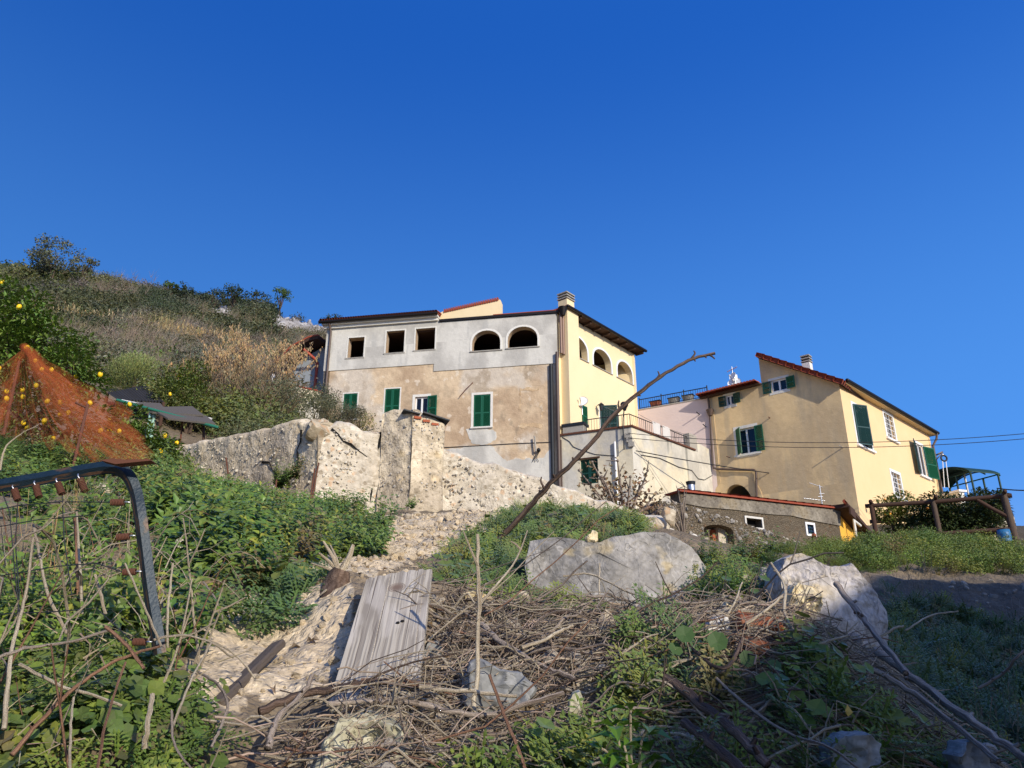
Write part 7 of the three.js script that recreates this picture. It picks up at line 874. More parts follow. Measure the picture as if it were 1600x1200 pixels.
// ------------------------------------------------------------------ orange net over the lemon tree
{
  const net = tex(512, 512, (u, v) => { const a = Math.abs(((u * 150 + 0.8 * n2(u * 30, v * 30, 1)) % 1) - 0.5), b = Math.abs(((v * 90 + 0.8 * n2(u * 26, v * 26, 2)) % 1) - 0.5), f = fbm(u * 26, v * 4, 4, 3); const k = Math.max(a > 0.44 ? 1 : 0, b > 0.46 ? 0.8 : 0, step(0.5, 0.7, f) * 0.5); return grey(0.03 + 0.36 * k); }, false);
  const m = mat(0xb8622f, { alphaMap: net, transparent: true, side: THREE.DoubleSide, roughness: 0.9 }); const A = at(36, 545, 9.0), B = [[232, 720, 8.0], [195, 728, 7.6], [150, 722, 7.5], [100, 706, 7.6], [60, 690, 7.8], [20, 680, 8.0], [-50, 670, 8.2], [-130, 660, 8.8], [-120, 640, 10.2], [-20, 620, 10.6], [90, 615, 10.6], [172, 623, 10.2], [215, 670, 9.2], [232, 720, 8.0]].map(q => new THREE.Vector3(...at(...q)));
  const cv = new THREE.CatmullRomCurve3(B), nu = 150, nv = 40, P = [], U = [], I = [];
  for (let i = 0; i <= nu; i++) { const q = cv.getPoint(Math.min(0.9999, i / nu)); for (let j = 0; j <= nv; j++) { const t = j / nv, fold = Math.sin(i * 0.9 + 2 * fbm(i * 0.1, 1, 3, 7)) * 0.09 * t * (1 - 0.4 * t) + (fbm(i * 0.35, t * 2, 3, 8) - 0.5) * 0.3 * t, s = 0.16 * 4 * t * (1 - t); const dx = q.x - A[0], dz = q.z - A[2], l = Math.hypot(dx, dz); P.push(lerp(A[0], q.x, t) + dx / l * fold, lerp(A[1], q.y, t) - s * 0.6 + fold * 0.4, lerp(A[2], q.z, t) + dz / l * fold); U.push(i / nu * 3, t * 1.4); } }
  for (let i = 0; i < nu; i++) for (let j = 0; j < nv; j++) { const a = i * (nv + 1) + j; I.push(a, a + 1, a + nv + 1, a + 1, a + nv + 2, a + nv + 1); } const g = new THREE.BufferGeometry(); g.setAttribute('position', new THREE.Float32BufferAttribute(P, 3)); g.setAttribute('uv', new THREE.Float32BufferAttribute(U, 2)); g.setIndex(I); g.computeVertexNormals(); tag(mesh('orange_net', g, m), 'orange netting draped like a tent over a lemon tree', 'net');
  // gathered ridges of the net: rope-like pleats from the peak
  const pl = []; for (const [t, a] of [[0.0, 0.16], [0.07, 0.1], [0.9, 0.14], [0.15, 0.08], [0.96, 0.1], [0.42, 0.08]]) { const q = cv.getPoint(t), pts = [], ra = []; for (let j = 0; j <= 14; j++) { const s = j / 14; pts.push([lerp(A[0], q.x, s) + 0.03 * Math.sin(j * 1.7), lerp(A[1], q.y, s) - 0.16 * 2.4 * s * (1 - s) + 0.03, lerp(A[2], q.z, s)]); ra.push(a * (0.35 + 0.5 * Math.sin(s * 2.6))); } pl.push(tube(pts, ra, 10)); } const pm = mat(0xb55a28, { alphaMap: rep(net, 1, 0.6), transparent: true, side: THREE.DoubleSide, roughness: 0.95 }); tag(mesh('net_folds', merge(pl), pm), 'gathered rope-like folds of the orange net running down from its peak', 'net folds');
  const pole = (label, a, b, r, mm = M.rust) => tag(mesh('net_pole', bar(at(...a), at(...b), r, 6), mm), label, 'pole'); pole('rusty pole standing upright under the right slope of the net', [137, 632, 8.0], [114, 730, 7.6], 0.016); pole('leaning rusty pole under the net peak', [30, 565, 8.9], [5, 680, 8.3], 0.018); pole('short rusty cross rod at the top of the right net pole', [118, 629, 8.0], [137, 638, 8.0], 0.012);
  for (const [a, b, l] of [[[353, 715, 11.6], [365, 806, 11.5], 'rusty rod upright before the left run of the ruined wall'], [[432, 750, 11.2], [426, 812, 11], 'short rusty rod before the broken gap in the wall'], [[498, 723, 11], [482, 795, 10.8], 'leaning rusty rod at the sunlit corner of the wall, right of a pair'], [[492, 732, 11], [481, 790, 10.8], 'leaning rusty rod at the sunlit corner of the wall, left of a pair']]) { const p = at(...b), top = at(...a); tag(mesh('iron_rod', bar([p[0], hgt(p[0], p[2]) - 0.1, p[2]], top, 0.012, 6), M.rust), l, 'rod'); }
}
// ------------------------------------------------------------------ branches, canes and twigs
const barkMat = (a, b, s) => mat(0xffffff, { map: tex(128, 256, per((u, v) => { const g = fbm(u * 10, v * 5, 4, s), n = 40 * (n2(u * 40, v * 50, s + 2) - 0.5); const c = mixc(a, b, step(0.3, 0.7, g)); return [c[0] + n, c[1] + n, c[2] + n]; })), bumpMap: rep(T.bumpFine, 2, 8), bumpScale: 0.004, roughness: 0.92 });
const SM = { grey: barkMat([176, 160, 142], [114, 100, 88], 701), dark: barkMat([120, 98, 82], [70, 56, 48], 702), pale: barkMat([214, 200, 172], [164, 146, 120], 703), red: barkMat([168, 126, 96], [112, 80, 62], 704) };
function smooth(pts, n) { const c = new THREE.CatmullRomCurve3(pts.map(p => new THREE.Vector3(...p))); return c.getPoints(n); }
function branch(name, label, pts, r0, r1, m, o = {}) {                        // pts: [px, py, distance]; optional side shoots
  const P = smooth(pts.map(p => at(...p)), o.n || Math.max(8, pts.length * 4)), q = rng(o.seed || pts[0][0]), w = o.w ?? 0.35;
  P.forEach((p, i) => { if (i && i < P.length - 1) { p.x += (q() - 0.5) * r0 * w * 2; p.y += (q() - 0.5) * r0 * w * 2; } if (p.z > -4) p.y = Math.max(p.y, hgt(p.x, p.z) + r0 * 0.8); });
  const R = P.map((_, i) => lerp(r0, r1, i / (P.length - 1)) * (1 + 0.22 * (n2(i * 0.9, r0 * 999, 3) - 0.4))), g = [tube(P, R, o.seg || 7)];
  for (const s of o.shoots || []) { const Q = smooth(s.map(p => at(...p)), 8); g.push(tube(Q, Q.map((_, i) => lerp(r1 * 0.9, r1 * 0.45, i / 8)), 5)); }
  for (let i = 2; i < P.length - 1; i++) if (q() < (o.knots ?? 0.3)) { const p = P[i], d = around(q); g.push(tube([[p.x, p.y, p.z], [p.x + d[0] * R[i] * 2.2, p.y + d[1] * R[i] * 2.2, p.z + d[2] * R[i] * 2.2]], [R[i] * 0.7, R[i] * 0.4], 5)); }
  return tag(mesh(name, merge(g), m), label, o.cat || 'branch', o.group);
}
branch('long_branch', 'long bare branch slanting up across the houses to the sky', [[770, 850, 6.1], [800, 822, 6.0], [832, 786, 5.9], [862, 754, 5.8], [905, 713, 5.7], [960, 648, 5.6], [1002, 611, 5.6], [1042, 582, 5.6], [1080, 561, 5.6], [1117, 552, 5.6]], 0.024, 0.011, SM.dark, { n: 40, w: 0.25, shoots: [[[1080, 561, 5.6], [1086, 552, 5.6], [1084, 548, 5.6]], [[1108, 554, 5.6], [1113, 557, 5.6], [1117, 561, 5.6]], [[968, 640, 5.6], [966, 632, 5.6], [967, 626, 5.6]], [[1024, 594, 5.6], [1030, 586, 5.6], [1028, 580, 5.6]], [[850, 762, 5.8], [845, 752, 5.8], [846, 745, 5.8]]] });
branch('dead_sapling', 'upright forked dead stem in the middle foreground', [[732, 1215, 2.2], [737, 1130, 2.22], [745, 1050, 2.25], [748, 960, 2.28], [747, 890, 2.3], [746, 835, 2.32]], 0.0075, 0.005, SM.pale, { shoots: [[[747, 885, 2.3], [735, 858, 2.3], [724, 830, 2.3]], [[749, 945, 2.28], [772, 918, 2.34], [800, 885, 2.42], [814, 858, 2.46], [824, 829, 2.5]], [[814, 860, 2.46], [805, 850, 2.46], [798, 846, 2.46]]] });
const BR = [
  ['grey branch lying right across the heap below the limestone slab', [[812, 962, 3.1], [878, 957, 3.0], [941, 963, 2.95], [1010, 974, 2.85], [1061, 983, 2.8], [1147, 995, 2.7], [1207, 1004, 2.62], [1286, 1022, 2.55]], 0.011, 0.008, 'dark'],
  ['stout bare stem slanting down in front of the jagged boulder', [[1306, 912, 3.0], [1330, 942, 2.9], [1348, 967, 2.8], [1384, 1010, 2.6], [1415, 1052, 2.45]], 0.011, 0.009, 'grey'],
  ['thick branch running down to the lower right corner', [[1368, 1016, 2.75], [1410, 1046, 2.6], [1460, 1085, 2.45], [1519, 1128, 2.3], [1572, 1165, 2.2], [1625, 1205, 2.1]], 0.013, 0.011, 'grey'],
  ['second branch beside the thick one towards the lower right corner', [[1290, 1035, 2.6], [1370, 1050, 2.5], [1430, 1085, 2.4], [1500, 1140, 2.25], [1560, 1190, 2.1]], 0.009, 0.007, 'grey'],
  ['branch slanting from the plank foot to the heap middle', [[752, 975, 2.7], [785, 1005, 2.6], [828, 1030, 2.5], [860, 1046, 2.45], [898, 1062, 2.4]], 0.010, 0.007, 'grey'],
  ['pale bare stick crossing in front of the grey stone', [[655, 1073, 2.15], [700, 1078, 2.15], [745, 1081, 2.15], [808, 1088, 2.15]], 0.006, 0.005, 'pale'],
  ['long bent branch under the grey stone', [[655, 1100, 2.1], [716, 1114, 2.1], [754, 1119, 2.12], [817, 1102, 2.18], [880, 1083, 2.25]], 0.007, 0.006, 'grey'],
  ['thick branch lying over the plank foot', [[405, 1112, 2.15], [466, 1087, 2.2], [529, 1075, 2.2], [575, 1068, 2.22], [625, 1065, 2.25], [690, 1075, 2.25]], 0.011, 0.008, 'dark'],
  ['forked branch at the bottom left of the heap', [[418, 1170, 1.95], [425, 1145, 2.0], [433, 1125, 2.05], [473, 1083, 2.15], [488, 1056, 2.2]], 0.009, 0.006, 'grey'],
  ['second branch over the plank foot, parallel to the thick one', [[510, 1100, 2.12], [560, 1096, 2.14], [620, 1096, 2.16], [680, 1103, 2.18]], 0.007, 0.006, 'grey'],
  ['pale stick rising to the right in the heap middle', [[815, 1012, 2.5], [850, 1000, 2.55], [872, 988, 2.6], [895, 978, 2.65]], 0.006, 0.005, 'pale'],
  ['dark branch in shade below the larger orange brick', [[1075, 1010, 2.5], [1130, 1045, 2.3], [1160, 1000, 2.5]], 0.006, 0.005, 'dark'],
  ['bundle stem low in the shade right of the bright plant', [[1040, 1060, 2.3], [1090, 1095, 2.2], [1150, 1145, 2.05], [1200, 1195, 1.95]], 0.013, 0.012, 'dark'],
  ['second shaded stem beside the bundle stem', [[1070, 1130, 2.1], [1110, 1160, 2.0], [1160, 1205, 1.9]], 0.012, 0.012, 'dark'],
  ['long thin twig crossing the shaded heap towards the lower right', [[1120, 1060, 2.3], [1170, 1105, 2.2], [1230, 1145, 2.1], [1300, 1170, 2.0], [1340, 1200, 1.95]], 0.004, 0.003, 'grey'],
  ['pale stick rising behind the white stone', [[1128, 972, 2.75], [1145, 948, 2.8], [1160, 910, 2.9]], 0.004, 0.003, 'pale'],
  ['pale forked stick over the orange bricks', [[1165, 975, 2.6], [1195, 955, 2.65], [1223, 932, 2.7]], 0.005, 0.004, 'pale'],
  ['twisted pale root hanging left of the jagged boulder', [[1205, 880, 2.9], [1226, 915, 2.8], [1226, 955, 2.7], [1240, 985, 2.6], [1258, 1012, 2.5]], 0.006, 0.004, 'pale'],
  ['pale straight stick pointing up to the right from the shade', [[1262, 1012, 2.5], [1300, 1000, 2.5], [1325, 993, 2.5]], 0.004, 0.003, 'pale'],
  ['thin arching twig in front of the limestone slab', [[880, 900, 3.2], [920, 897, 3.2], [980, 925, 3.1], [1020, 940, 3.0], [1042, 968, 2.9]], 0.004, 0.003, 'pale'],
  ['thin stick standing against the limestone slab', [[936, 950, 3.6], [936, 920, 3.7], [937, 880, 3.8]], 0.005, 0.004, 'pale'],
  ['pale loose stick in the grass beyond the jagged boulder', [[1415, 985, 3.4], [1455, 962, 3.5], [1497, 955, 3.6]], 0.004, 0.003, 'pale'],
  ['white twisted twig at the right foot of the jagged boulder', [[1374, 995, 3.0], [1388, 988, 3.0], [1395, 983, 3.0], [1412, 978, 3.0]], 0.005, 0.004, 'pale'],
  ['thin stem rising at the right edge out of the shade', [[1530, 1075, 3.0], [1570, 1050, 2.9], [1590, 1025, 2.8], [1602, 1015, 2.8]], 0.005, 0.004, 'grey'],
  ['reddish twig bent at the bottom of the heap', [[765, 1055, 2.1], [785, 1110, 2.05], [805, 1160, 2.0], [822, 1205, 1.95]], 0.004, 0.004, 'red'],
  ['dark thin stick leaning over the sandy path', [[478, 957, 3.4], [500, 985, 3.3], [515, 998, 3.25], [532, 1025, 3.2]], 0.006, 0.005, 'dark'],
];
BR.forEach(([label, pts, a, b, m], i) => branch('branch', label, pts, a, b, SM[m], { seed: 800 + i, knots: 0.25 }));
// canes in the left foreground
const CN = [
  ['tall pale cane at the left edge of the weeds', [[6, 1140, 1.75], [12, 1070, 1.8], [22, 1000, 1.85], [38, 940, 1.9], [52, 840, 1.95]], 0.007, 0.004, 'pale'], ['pale cane rising left of the bed frame post', [[105, 990, 2.1], [75, 930, 2.1], [62, 870, 2.15], [52, 820, 2.2]], 0.006, 0.004, 'pale'],
  ['long arching reddish bramble cane over the ivy', [[18, 1180, 1.7], [60, 1130, 1.75], [120, 1072, 1.8], [180, 1033, 1.85], [250, 1010, 1.9]], 0.007, 0.004, 'red'], ['orange brown broken cane at the foot of the bed frame', [[165, 980, 1.9], [195, 1005, 1.88], [225, 1045, 1.85]], 0.006, 0.005, 'red'],
  ['pale cane slanting down through the ivy', [[30, 1038, 1.8], [95, 1072, 1.8], [140, 1085, 1.82], [190, 1103, 1.85]], 0.005, 0.004, 'pale'], ['pale stalk standing right of the bed frame foot', [[262, 1020, 2.2], [262, 960, 2.25], [270, 880, 2.3]], 0.005, 0.004, 'pale'],
  ['second pale stalk right of the bed frame foot', [[278, 1025, 2.2], [290, 960, 2.25], [300, 905, 2.3]], 0.004, 0.003, 'pale'], ['thin straight stalk slanting beside the bed frame post', [[252, 1010, 1.95], [235, 970, 1.95], [215, 925, 1.95], [195, 880, 1.95]], 0.004, 0.003, 'pale'],
  ['arching cane over the weeds right of the bed frame', [[240, 1000, 1.95], [275, 993, 2.0], [320, 1000, 2.05], [365, 1028, 2.1]], 0.0045, 0.003, 'pale'], ['long curved grey cane at the bottom by the sandy path', [[330, 1168, 1.9], [345, 1135, 1.95], [356, 1100, 2.0], [340, 1070, 2.05], [310, 1050, 2.1]], 0.005, 0.004, 'grey'],
  ['upright thin cane in the bottom ivy', [[110, 1205, 1.65], [110, 1140, 1.7], [115, 1090, 1.75]], 0.004, 0.003, 'pale'], ['tall thin red cane standing in the bottom ivy', [[152, 1205, 1.65], [165, 1130, 1.7], [180, 1080, 1.75], [196, 1035, 1.8]], 0.004, 0.003, 'red'],
  ['pale broken stump of cane standing at the bottom left', [[226, 1170, 1.7], [230, 1140, 1.7], [238, 1085, 1.75]], 0.008, 0.006, 'pale'], ['pale forked stalk beside the path', [[270, 1135, 1.85], [300, 1060, 1.95], [330, 1005, 2.05]], 0.004, 0.003, 'pale'],
  ['thin stalk arching down to the bottom edge', [[268, 1110, 1.8], [272, 1160, 1.75], [300, 1205, 1.7]], 0.004, 0.003, 'grey'], ['old grey cane crossing the ivy low at the left', [[-10, 1030, 1.8], [40, 1013, 1.85], [110, 1003, 1.9], [170, 985, 1.95]], 0.005, 0.004, 'grey'],
  ['pale dead stalk standing behind the bed springs', [[128, 960, 2.3], [126, 900, 2.35], [120, 800, 2.45]], 0.006, 0.004, 'pale'], ['brown rusty stake seen through the bed springs', [[124, 990, 2.4], [122, 900, 2.45], [118, 810, 2.5]], 0.009, 0.008, 'red'],
  ['broken pale cane leaning below the bed springs', [[165, 960, 2.2], [155, 920, 2.2], [148, 898, 2.2]], 0.006, 0.005, 'pale'], ['pale dead plant stalk at the far left under the net', [[0, 735, 5.0], [8, 700, 5.0], [30, 680, 5.0], [60, 664, 5.0]], 0.010, 0.004, 'pale'],
  ['pale bare twig leaning at the edge of the weeds above the path', [[318, 910, 2.8], [338, 938, 2.7], [348, 968, 2.65]], 0.005, 0.004, 'grey'], ['arching stalk at the weeds corner by the path', [[320, 1000, 2.3], [352, 1012, 2.3], [382, 1038, 2.3], [398, 1060, 2.3]], 0.004, 0.003, 'pale'],
];
CN.forEach(([label, pts, a, b, m], i) => branch('dry_cane', label, pts, a * 0.72, b * 0.75, SM[m], { seed: 900 + i, cat: 'cane', knots: 0.15 }));
{
  const q = rng(977), z1 = plan([[-60, 1230, 1.6], [-60, 860, 3.2], [150, 840, 3.6], [330, 930, 3.1], [340, 1060, 2.3], [330, 1230, 1.7]]); let k = 0; fill(z1, q, 60, (x, z, d) => { if (k++ > 110) return; const y = hgt(x, z), h = 0.14 + 0.34 * q(), a = q() * 6.283, l = q() < 0.45 ? 1.3 : 0.35, P = []; let bx2 = 0; for (let i = 0; i <= 6; i++) { const t = i / 6; bx2 += (q() - 0.5) * 0.012; P.push([x + Math.cos(a) * l * h * t + bx2, y - 0.03 + h * (l > 1 ? Math.sin(t * 2.4) * 0.75 : t) + 0.04, z + Math.sin(a) * l * h * t * 0.7 + bx2]); } const r0 = 0.002 + 0.0028 * q(); const g = [tube(P, P.map((_, i) => r0 * (1 - 0.09 * i)), 5)]; if (q() < 0.6) { const e = P[4], f = around(q); g.push(tube([e, [e[0] + f[0] * 0.05, e[1] + 0.03 + f[1] * 0.02, e[2] + f[2] * 0.05], [e[0] + f[0] * 0.1, e[1] + 0.07 + f[1] * 0.05, e[2] + f[2] * 0.08]], [r0 * 0.7, r0 * 0.6, r0 * 0.4], 4)); }
    tag(mesh('dry_cane', merge(g), q() < 0.8 ? SM.pale : SM.red), 'thin pale dry stem rising from the green weeds at the lower left', 'cane', 'thin dry stems in the lower left weeds'); });
}
// up-ended stump with splayed roots
{
  const c = at(528, 905, 3.21), H = base('root_stump', c), rel = (x, y, d) => { const p = at(x, y, d); return [p[0] - c[0], p[1] - c[1], p[2] - c[2]]; }; mesh('trunk', tube(smooth([rel(470, 985, 3.01), rel(505, 945, 3.16), rel(524, 915, 3.21), rel(534, 890, 3.21)], 10), [0.022, 0.028, 0.034, 0.038, 0.042, 0.046, 0.05, 0.052, 0.05, 0.045, 0.034], 9), SM.dark, H);
  for (const [x, y, d, r] of [[505, 846, 3.21, 0.01], [498, 864, 3.16, 0.009], [486, 880, 3.11, 0.006], [552, 851, 3.21, 0.016], [549, 862, 3.26, 0.014], [512, 868, 3.31, 0.008], [540, 930, 3.11, 0.008], [500, 930, 3.06, 0.007], [516, 852, 3.26, 0.007]]) mesh('root', tube(smooth([rel(530, 897, 3.21), rel(lerp(530, x, 0.5) + 3, lerp(897, y, 0.5), 3.21), rel(x, y, d)], 6), [1, 0.95, 0.9, 0.8, 0.7, 0.6, 0.45].map(k => k * r), 6), SM.pale, H);
  tag(H, 'up-ended dead stump with splayed pale roots beside the sandy path', 'stump');
}
// dead shrub on the rubble spill in front of the terrace
{
  const p = at(975, 800, 14.2), H = base('dead_shrub', [p[0], hgt(p[0], p[2]), p[2]]), q = rng(931), L = new Leaves(), T4 = [], d0 = p; const tip = [[905, 735], [925, 722], [940, 745], [965, 720], [985, 745], [1000, 760], [1012, 735], [955, 760], [930, 770], [1025, 770], [1040, 790], [1005, 795], [915, 785]];
  for (const [x, y] of tip) { const e = at(x, y, 14.2 + (q() - 0.5)), rel = [e[0] - p[0], e[1] - H.position.y, e[2] - p[2]]; T4.push(tube(smooth([[0, 0, 0], [rel[0] * 0.4, rel[1] * 0.5 - 0.05, rel[2] * 0.5], [rel[0] * 0.8, rel[1] * 0.8, rel[2]], rel], 7), [0.03, 0.028, 0.025, 0.022, 0.02, 0.017, 0.014, 0.012], 6)); T4.push(new THREE.SphereGeometry(0.03, 7, 5).translate(...rel)); for (let k = 0; k < 3; k++) { const t = 0.5 + 0.5 * q(), a = around(q); T4.push(tube([[rel[0] * t, rel[1] * t, rel[2] * t], [rel[0] * t + a[0] * 0.22, rel[1] * t + Math.abs(a[1]) * 0.22, rel[2] * t + a[2] * 0.22]], [0.014, 0.007], 5)); } for (let k = 0; k < 60; k++) { const t = 0.25 + 0.75 * q(), a = around(q); L.leaf([rel[0] * t + a[0] * 0.16, rel[1] * t + a[1] * 0.16, rel[2] * t + a[2] * 0.16], around(q), around(q), 0.09, 0.055, jit(q, [0.30, 0.20, 0.11], 0.4)); } }
  mesh('stems', merge(T4), SM.grey, H); mesh('withered_leaves', L.geo(), MDry, H); tag(H, 'withered shrub with curled brown leaves before the pale terrace block', 'shrub');
  const p2 = at(1065, 805, 14.8), H2 = base('dead_shrub', [p2[0], hgt(p2[0], p2[2]), p2[2]]), T5 = []; for (const [x, y] of [[1060, 768], [1070, 760], [1072, 775], [1040, 790], [1030, 800], [1085, 800], [1050, 782], [1065, 790], [1020, 790]]) { const e = at(x, y, 14.7 + (q() - 0.5) * 0.5), rel = [e[0] - p2[0], e[1] - H2.position.y, e[2] - p2[2]]; T5.push(tube(smooth([[0, 0, 0], [rel[0] * 0.3, rel[1] * 0.6, rel[2] * 0.5], rel], 6), [0.02, 0.018, 0.016, 0.014, 0.012, 0.01, 0.008], 5)); for (let k = 0; k < 3; k++) { const a = around(q); T5.push(tube([rel, [rel[0] + a[0] * 0.12, rel[1] + a[1] * 0.12, rel[2] + a[2] * 0.12]], [0.008, 0.005], 4)); } } mesh('stems', merge(T5), SM.grey, H2); tag(H2, 'leafless knotty shrub at the left end of the outbuilding roof', 'shrub');
}
// tangle of twigs over the heap: each its own, the finest as litter
{
  const heap = plan([[400, 1230, 1.8], [470, 1140, 2.2], [600, 1105, 2.35], [665, 1030, 2.7], [690, 965, 3.1], [800, 985, 3.2], [960, 1000, 3.3], [1090, 975, 3.4], [1220, 985, 3.1], [1330, 1030, 2.9], [1430, 1075, 2.7], [1640, 1220, 2.2], [1500, 1245, 1.7], [600, 1245, 1.7]]), q = rng(951); let n = 0; const ms = [SM.grey, SM.pale, SM.grey, SM.dark, SM.red, SM.pale]; const pts = []; fill(heap, q, 400, (x, z, d) => pts.push([x, z, d]));
  const seen = 230; for (let i = 0; i < seen; i++) {
    const [x, z, d] = pts[(q() * pts.length) | 0], right = x > 0.9, a = right ? -0.55 + (q() - 0.5) * 1.6 : (q() - 0.5) * 1.9, len = 0.2 + 0.6 * q() * q(), dx = Math.cos(a), dz = -0.5 * Math.sin(a) + (q() - 0.5) * 0.5, up = q() < 0.14 ? 0.4 + q() * 0.6 : (q() - 0.5) * 0.25, lift = 0.012 + 0.09 * q(), P = [], bend = (q() - 0.5) * 0.35, m = 7;
    for (let k = 0; k <= m; k++) { const t = (k / m - 0.5) * len, b = bend * (k / m) * (1 - k / m) * len * 2; const X = x + dx * t - dz * b, Z = z + dz * t + dx * b; P.push([X + (q() - 0.5) * 0.008, lerp(hgt(x, z), hgt(X, Z), 0.6) + lift + up * (t + len / 2) * 0.7 + (q() - 0.5) * 0.008, Z]); }
    const r = 0.0015 + 0.0035 * Math.pow(q(), 2); const g = [tube(P, P.map((_, k) => r * (1.15 - 0.5 * k / m)), 6)]; if (q() < 0.4) { const e = P[4], f = around(q); g.push(tube([e, [e[0] + f[0] * 0.05, e[1] + Math.abs(f[1]) * 0.05, e[2] + f[2] * 0.05], [e[0] + f[0] * 0.11, e[1] + Math.abs(f[1]) * 0.13, e[2] + f[2] * 0.1]], [r * 0.7, r * 0.6, r * 0.4], 5)); }
    tag(mesh('twig', merge(g), ms[(q() * ms.length) | 0]), 'thin dry twig tangled in the debris heap', 'twig', 'dry twigs tangled over the debris heap');
  }
  const st = new Leaves(); st.stick([0, 0, 0], [0.05, 0.004, 0], 0.0012, [1, 1, 1]); st.stick([0.05, 0.004, 0], [0.11, -0.004, 0.012], 0.0011, [0.9, 0.9, 0.9]); const sg = st.geo(), lf = new Leaves(); lf.leaf([0, 0, 0], [1, 0.1, 0], [0, 1, 0], 0.03, 0.018, [1, 1, 1], 0.5, 0.4); const lg = lf.geo(), A = [], B = [];
  fill(heap, q, 3400, (x, z, d) => { const right = x > 0.9; if (q() < 0.72) A.push([[x, hgt(x, z) + 0.004 + 0.05 * q() * q(), z], [(q() - 0.5) * 0.7, (right ? -0.5 : 0) + (q() - 0.5) * 2.6, (q() - 0.5) * 0.6], 0.6 + 1.1 * q(), jit(q, mixc([0.50, 0.42, 0.32], [0.22, 0.18, 0.145], q()), 0.2)]); else B.push([[x, hgt(x, z) + 0.006 + 0.02 * q(), z], [(q() - 0.5) * 2, q() * 6.28, (q() - 0.5) * 2], 0.5 + q(), jit(q, mixc([0.44, 0.30, 0.16], [0.20, 0.13, 0.08], q()), 0.2)]); }, 26000);
  const leftDry = plan([[-60, 1230, 1.5], [-60, 880, 3.0], [120, 850, 3.4], [260, 960, 2.6], [300, 1060, 2.2], [260, 1230, 1.6]]); fill(leftDry, q, 260, (x, z, d) => A.push([[x, hgt(x, z) + 0.03 + 0.14 * q(), z], [(q() - 0.5) * 1.4, q() * 6.28, (q() - 0.5) * 2.2], 0.8 + 1.2 * q(), jit(q, mixc([0.6, 0.5, 0.34], [0.34, 0.26, 0.18], q()), 0.2)]), 6000);
  // long pale bramble stems arching over the heap, slanting down to the right in its right half
  let nb = 0; const bramble = (x, z, d) => { if (nb > 110) return; nb++; const right = x > 0.7, a = right ? -0.75 + (q() - 0.5) * 0.9 : (q() - 0.5) * 2.4, len = 0.4 + 0.7 * q(), dx = Math.cos(a), dz = -0.35 * Math.sin(a) + (q() - 0.5) * 0.3, arc = 0.03 + 0.13 * q(), P = []; const b = (q() - 0.5) * 0.5; for (let i = 0; i <= 10; i++) { const t = i / 10, u = (t - 0.5) * len, bb = b * t * (1 - t) * len, X = x + dx * u - dz * bb, Z = z + dz * u + dx * bb; P.push([X + (q() - 0.5) * 0.006, lerp(hgt(X, Z), hgt(x, z), 0.35) + 0.02 + arc * 4 * t * (1 - t) * (0.4 + 0.6 * q()) * 0.8 + 0.02, Z]); } const r0 = 0.0022 + 0.0026 * q(), g = [tube(smooth(P, 22), Array.from({ length: 23 }, (_, i) => r0 * (1.1 - 0.025 * i)), 6)]; for (let k = 0; k < 3; k++) { const e = P[2 + ((q() * 7) | 0)], f = around(q); g.push(tube([e, [e[0] + f[0] * 0.04, e[1] + 0.03 + f[1] * 0.03, e[2] + f[2] * 0.04], [e[0] + f[0] * 0.1, e[1] + 0.05 + f[1] * 0.06, e[2] + f[2] * 0.09]], [r0 * 0.7, r0 * 0.5, r0 * 0.3], 5)); }
    tag(mesh('bramble_stem', merge(g), q() < 0.6 ? SM.pale : SM.grey), 'long thin bramble stem arching over the debris heap', 'bramble', 'bramble stems arching over the debris heap'); };
  fill(plan([[1215, 1010, 2.9], [1395, 1030, 2.75], [1560, 1180, 2.2], [1300, 1225, 1.9], [1130, 1200, 1.95]]), q, 70, (x, z, d) => { if (nb < 48) bramble(x, z, d); }); fill(heap, q, 60, bramble);
  // mass of thinner twigs between the ones that can be told apart
  const tg = [1, 2, 3, 4].map(k => { const s = rng(k * 31), P = []; let y = 0, z = 0; for (let i = 0; i <= 7; i++) { P.push([(i / 7 - 0.5) * 0.5, y, z]); y += (s() - 0.5) * 0.03; z += (s() - 0.5) * 0.05; } const g = [tube(P, P.map((_, i) => 0.0027 - 0.0002 * i), 5)]; for (const i of [2, 4, 5]) { const p = P[i]; g.push(tube([p, [p[0] + 0.05, p[1] + (s() - 0.3) * 0.06, p[2] + (s() - 0.5) * 0.08], [p[0] + 0.11, p[1] + (s() - 0.3) * 0.1, p[2] + (s() - 0.5) * 0.15]], [0.0018, 0.0015, 0.001], 4)); } return merge(g); }), TL = tg.map(() => []), fine = mat(0xffffff, { map: SM.grey.map, roughness: 0.95 });
  const clear = [at(985, 1160, 2.0), at(1120, 1030, 2.45), at(1000, 1080, 2.3), at(1200, 1130, 2.15)]; fill(heap, q, 420, (x, z, d) => { const right = x > 0.8; if (clear.some(p => Math.hypot(x - p[0], z - p[2]) < 0.2) && q() < 0.75) return; if (fbm(x * 2.2, z * 2.2, 3, 88) < 0.44 && q() < 0.8) return; TL[(q() * 4) | 0].push([[x, hgt(x, z) + 0.006 + 0.11 * q() * q(), z], [(q() - 0.5) * 0.8, (right ? -0.55 : 0) + (q() - 0.5) * (q() < 0.6 ? 1.5 : 4), (q() - 0.5) * 0.7 + 0.1], [0.35 + 0.75 * q() * q(), 0.6 + 0.8 * q(), 0.6 + 0.8 * q()], jit(q, mixc([1.35, 1.3, 1.22], [0.5, 0.47, 0.44], q()), 0.15)]); }, 6000);
  TL.forEach((l, i) => tag(scatter('twig_tangle', tg[i], fine, l), 'tangle of thin grey twigs covering the debris heap', 'twigs', null, 'stuff'));
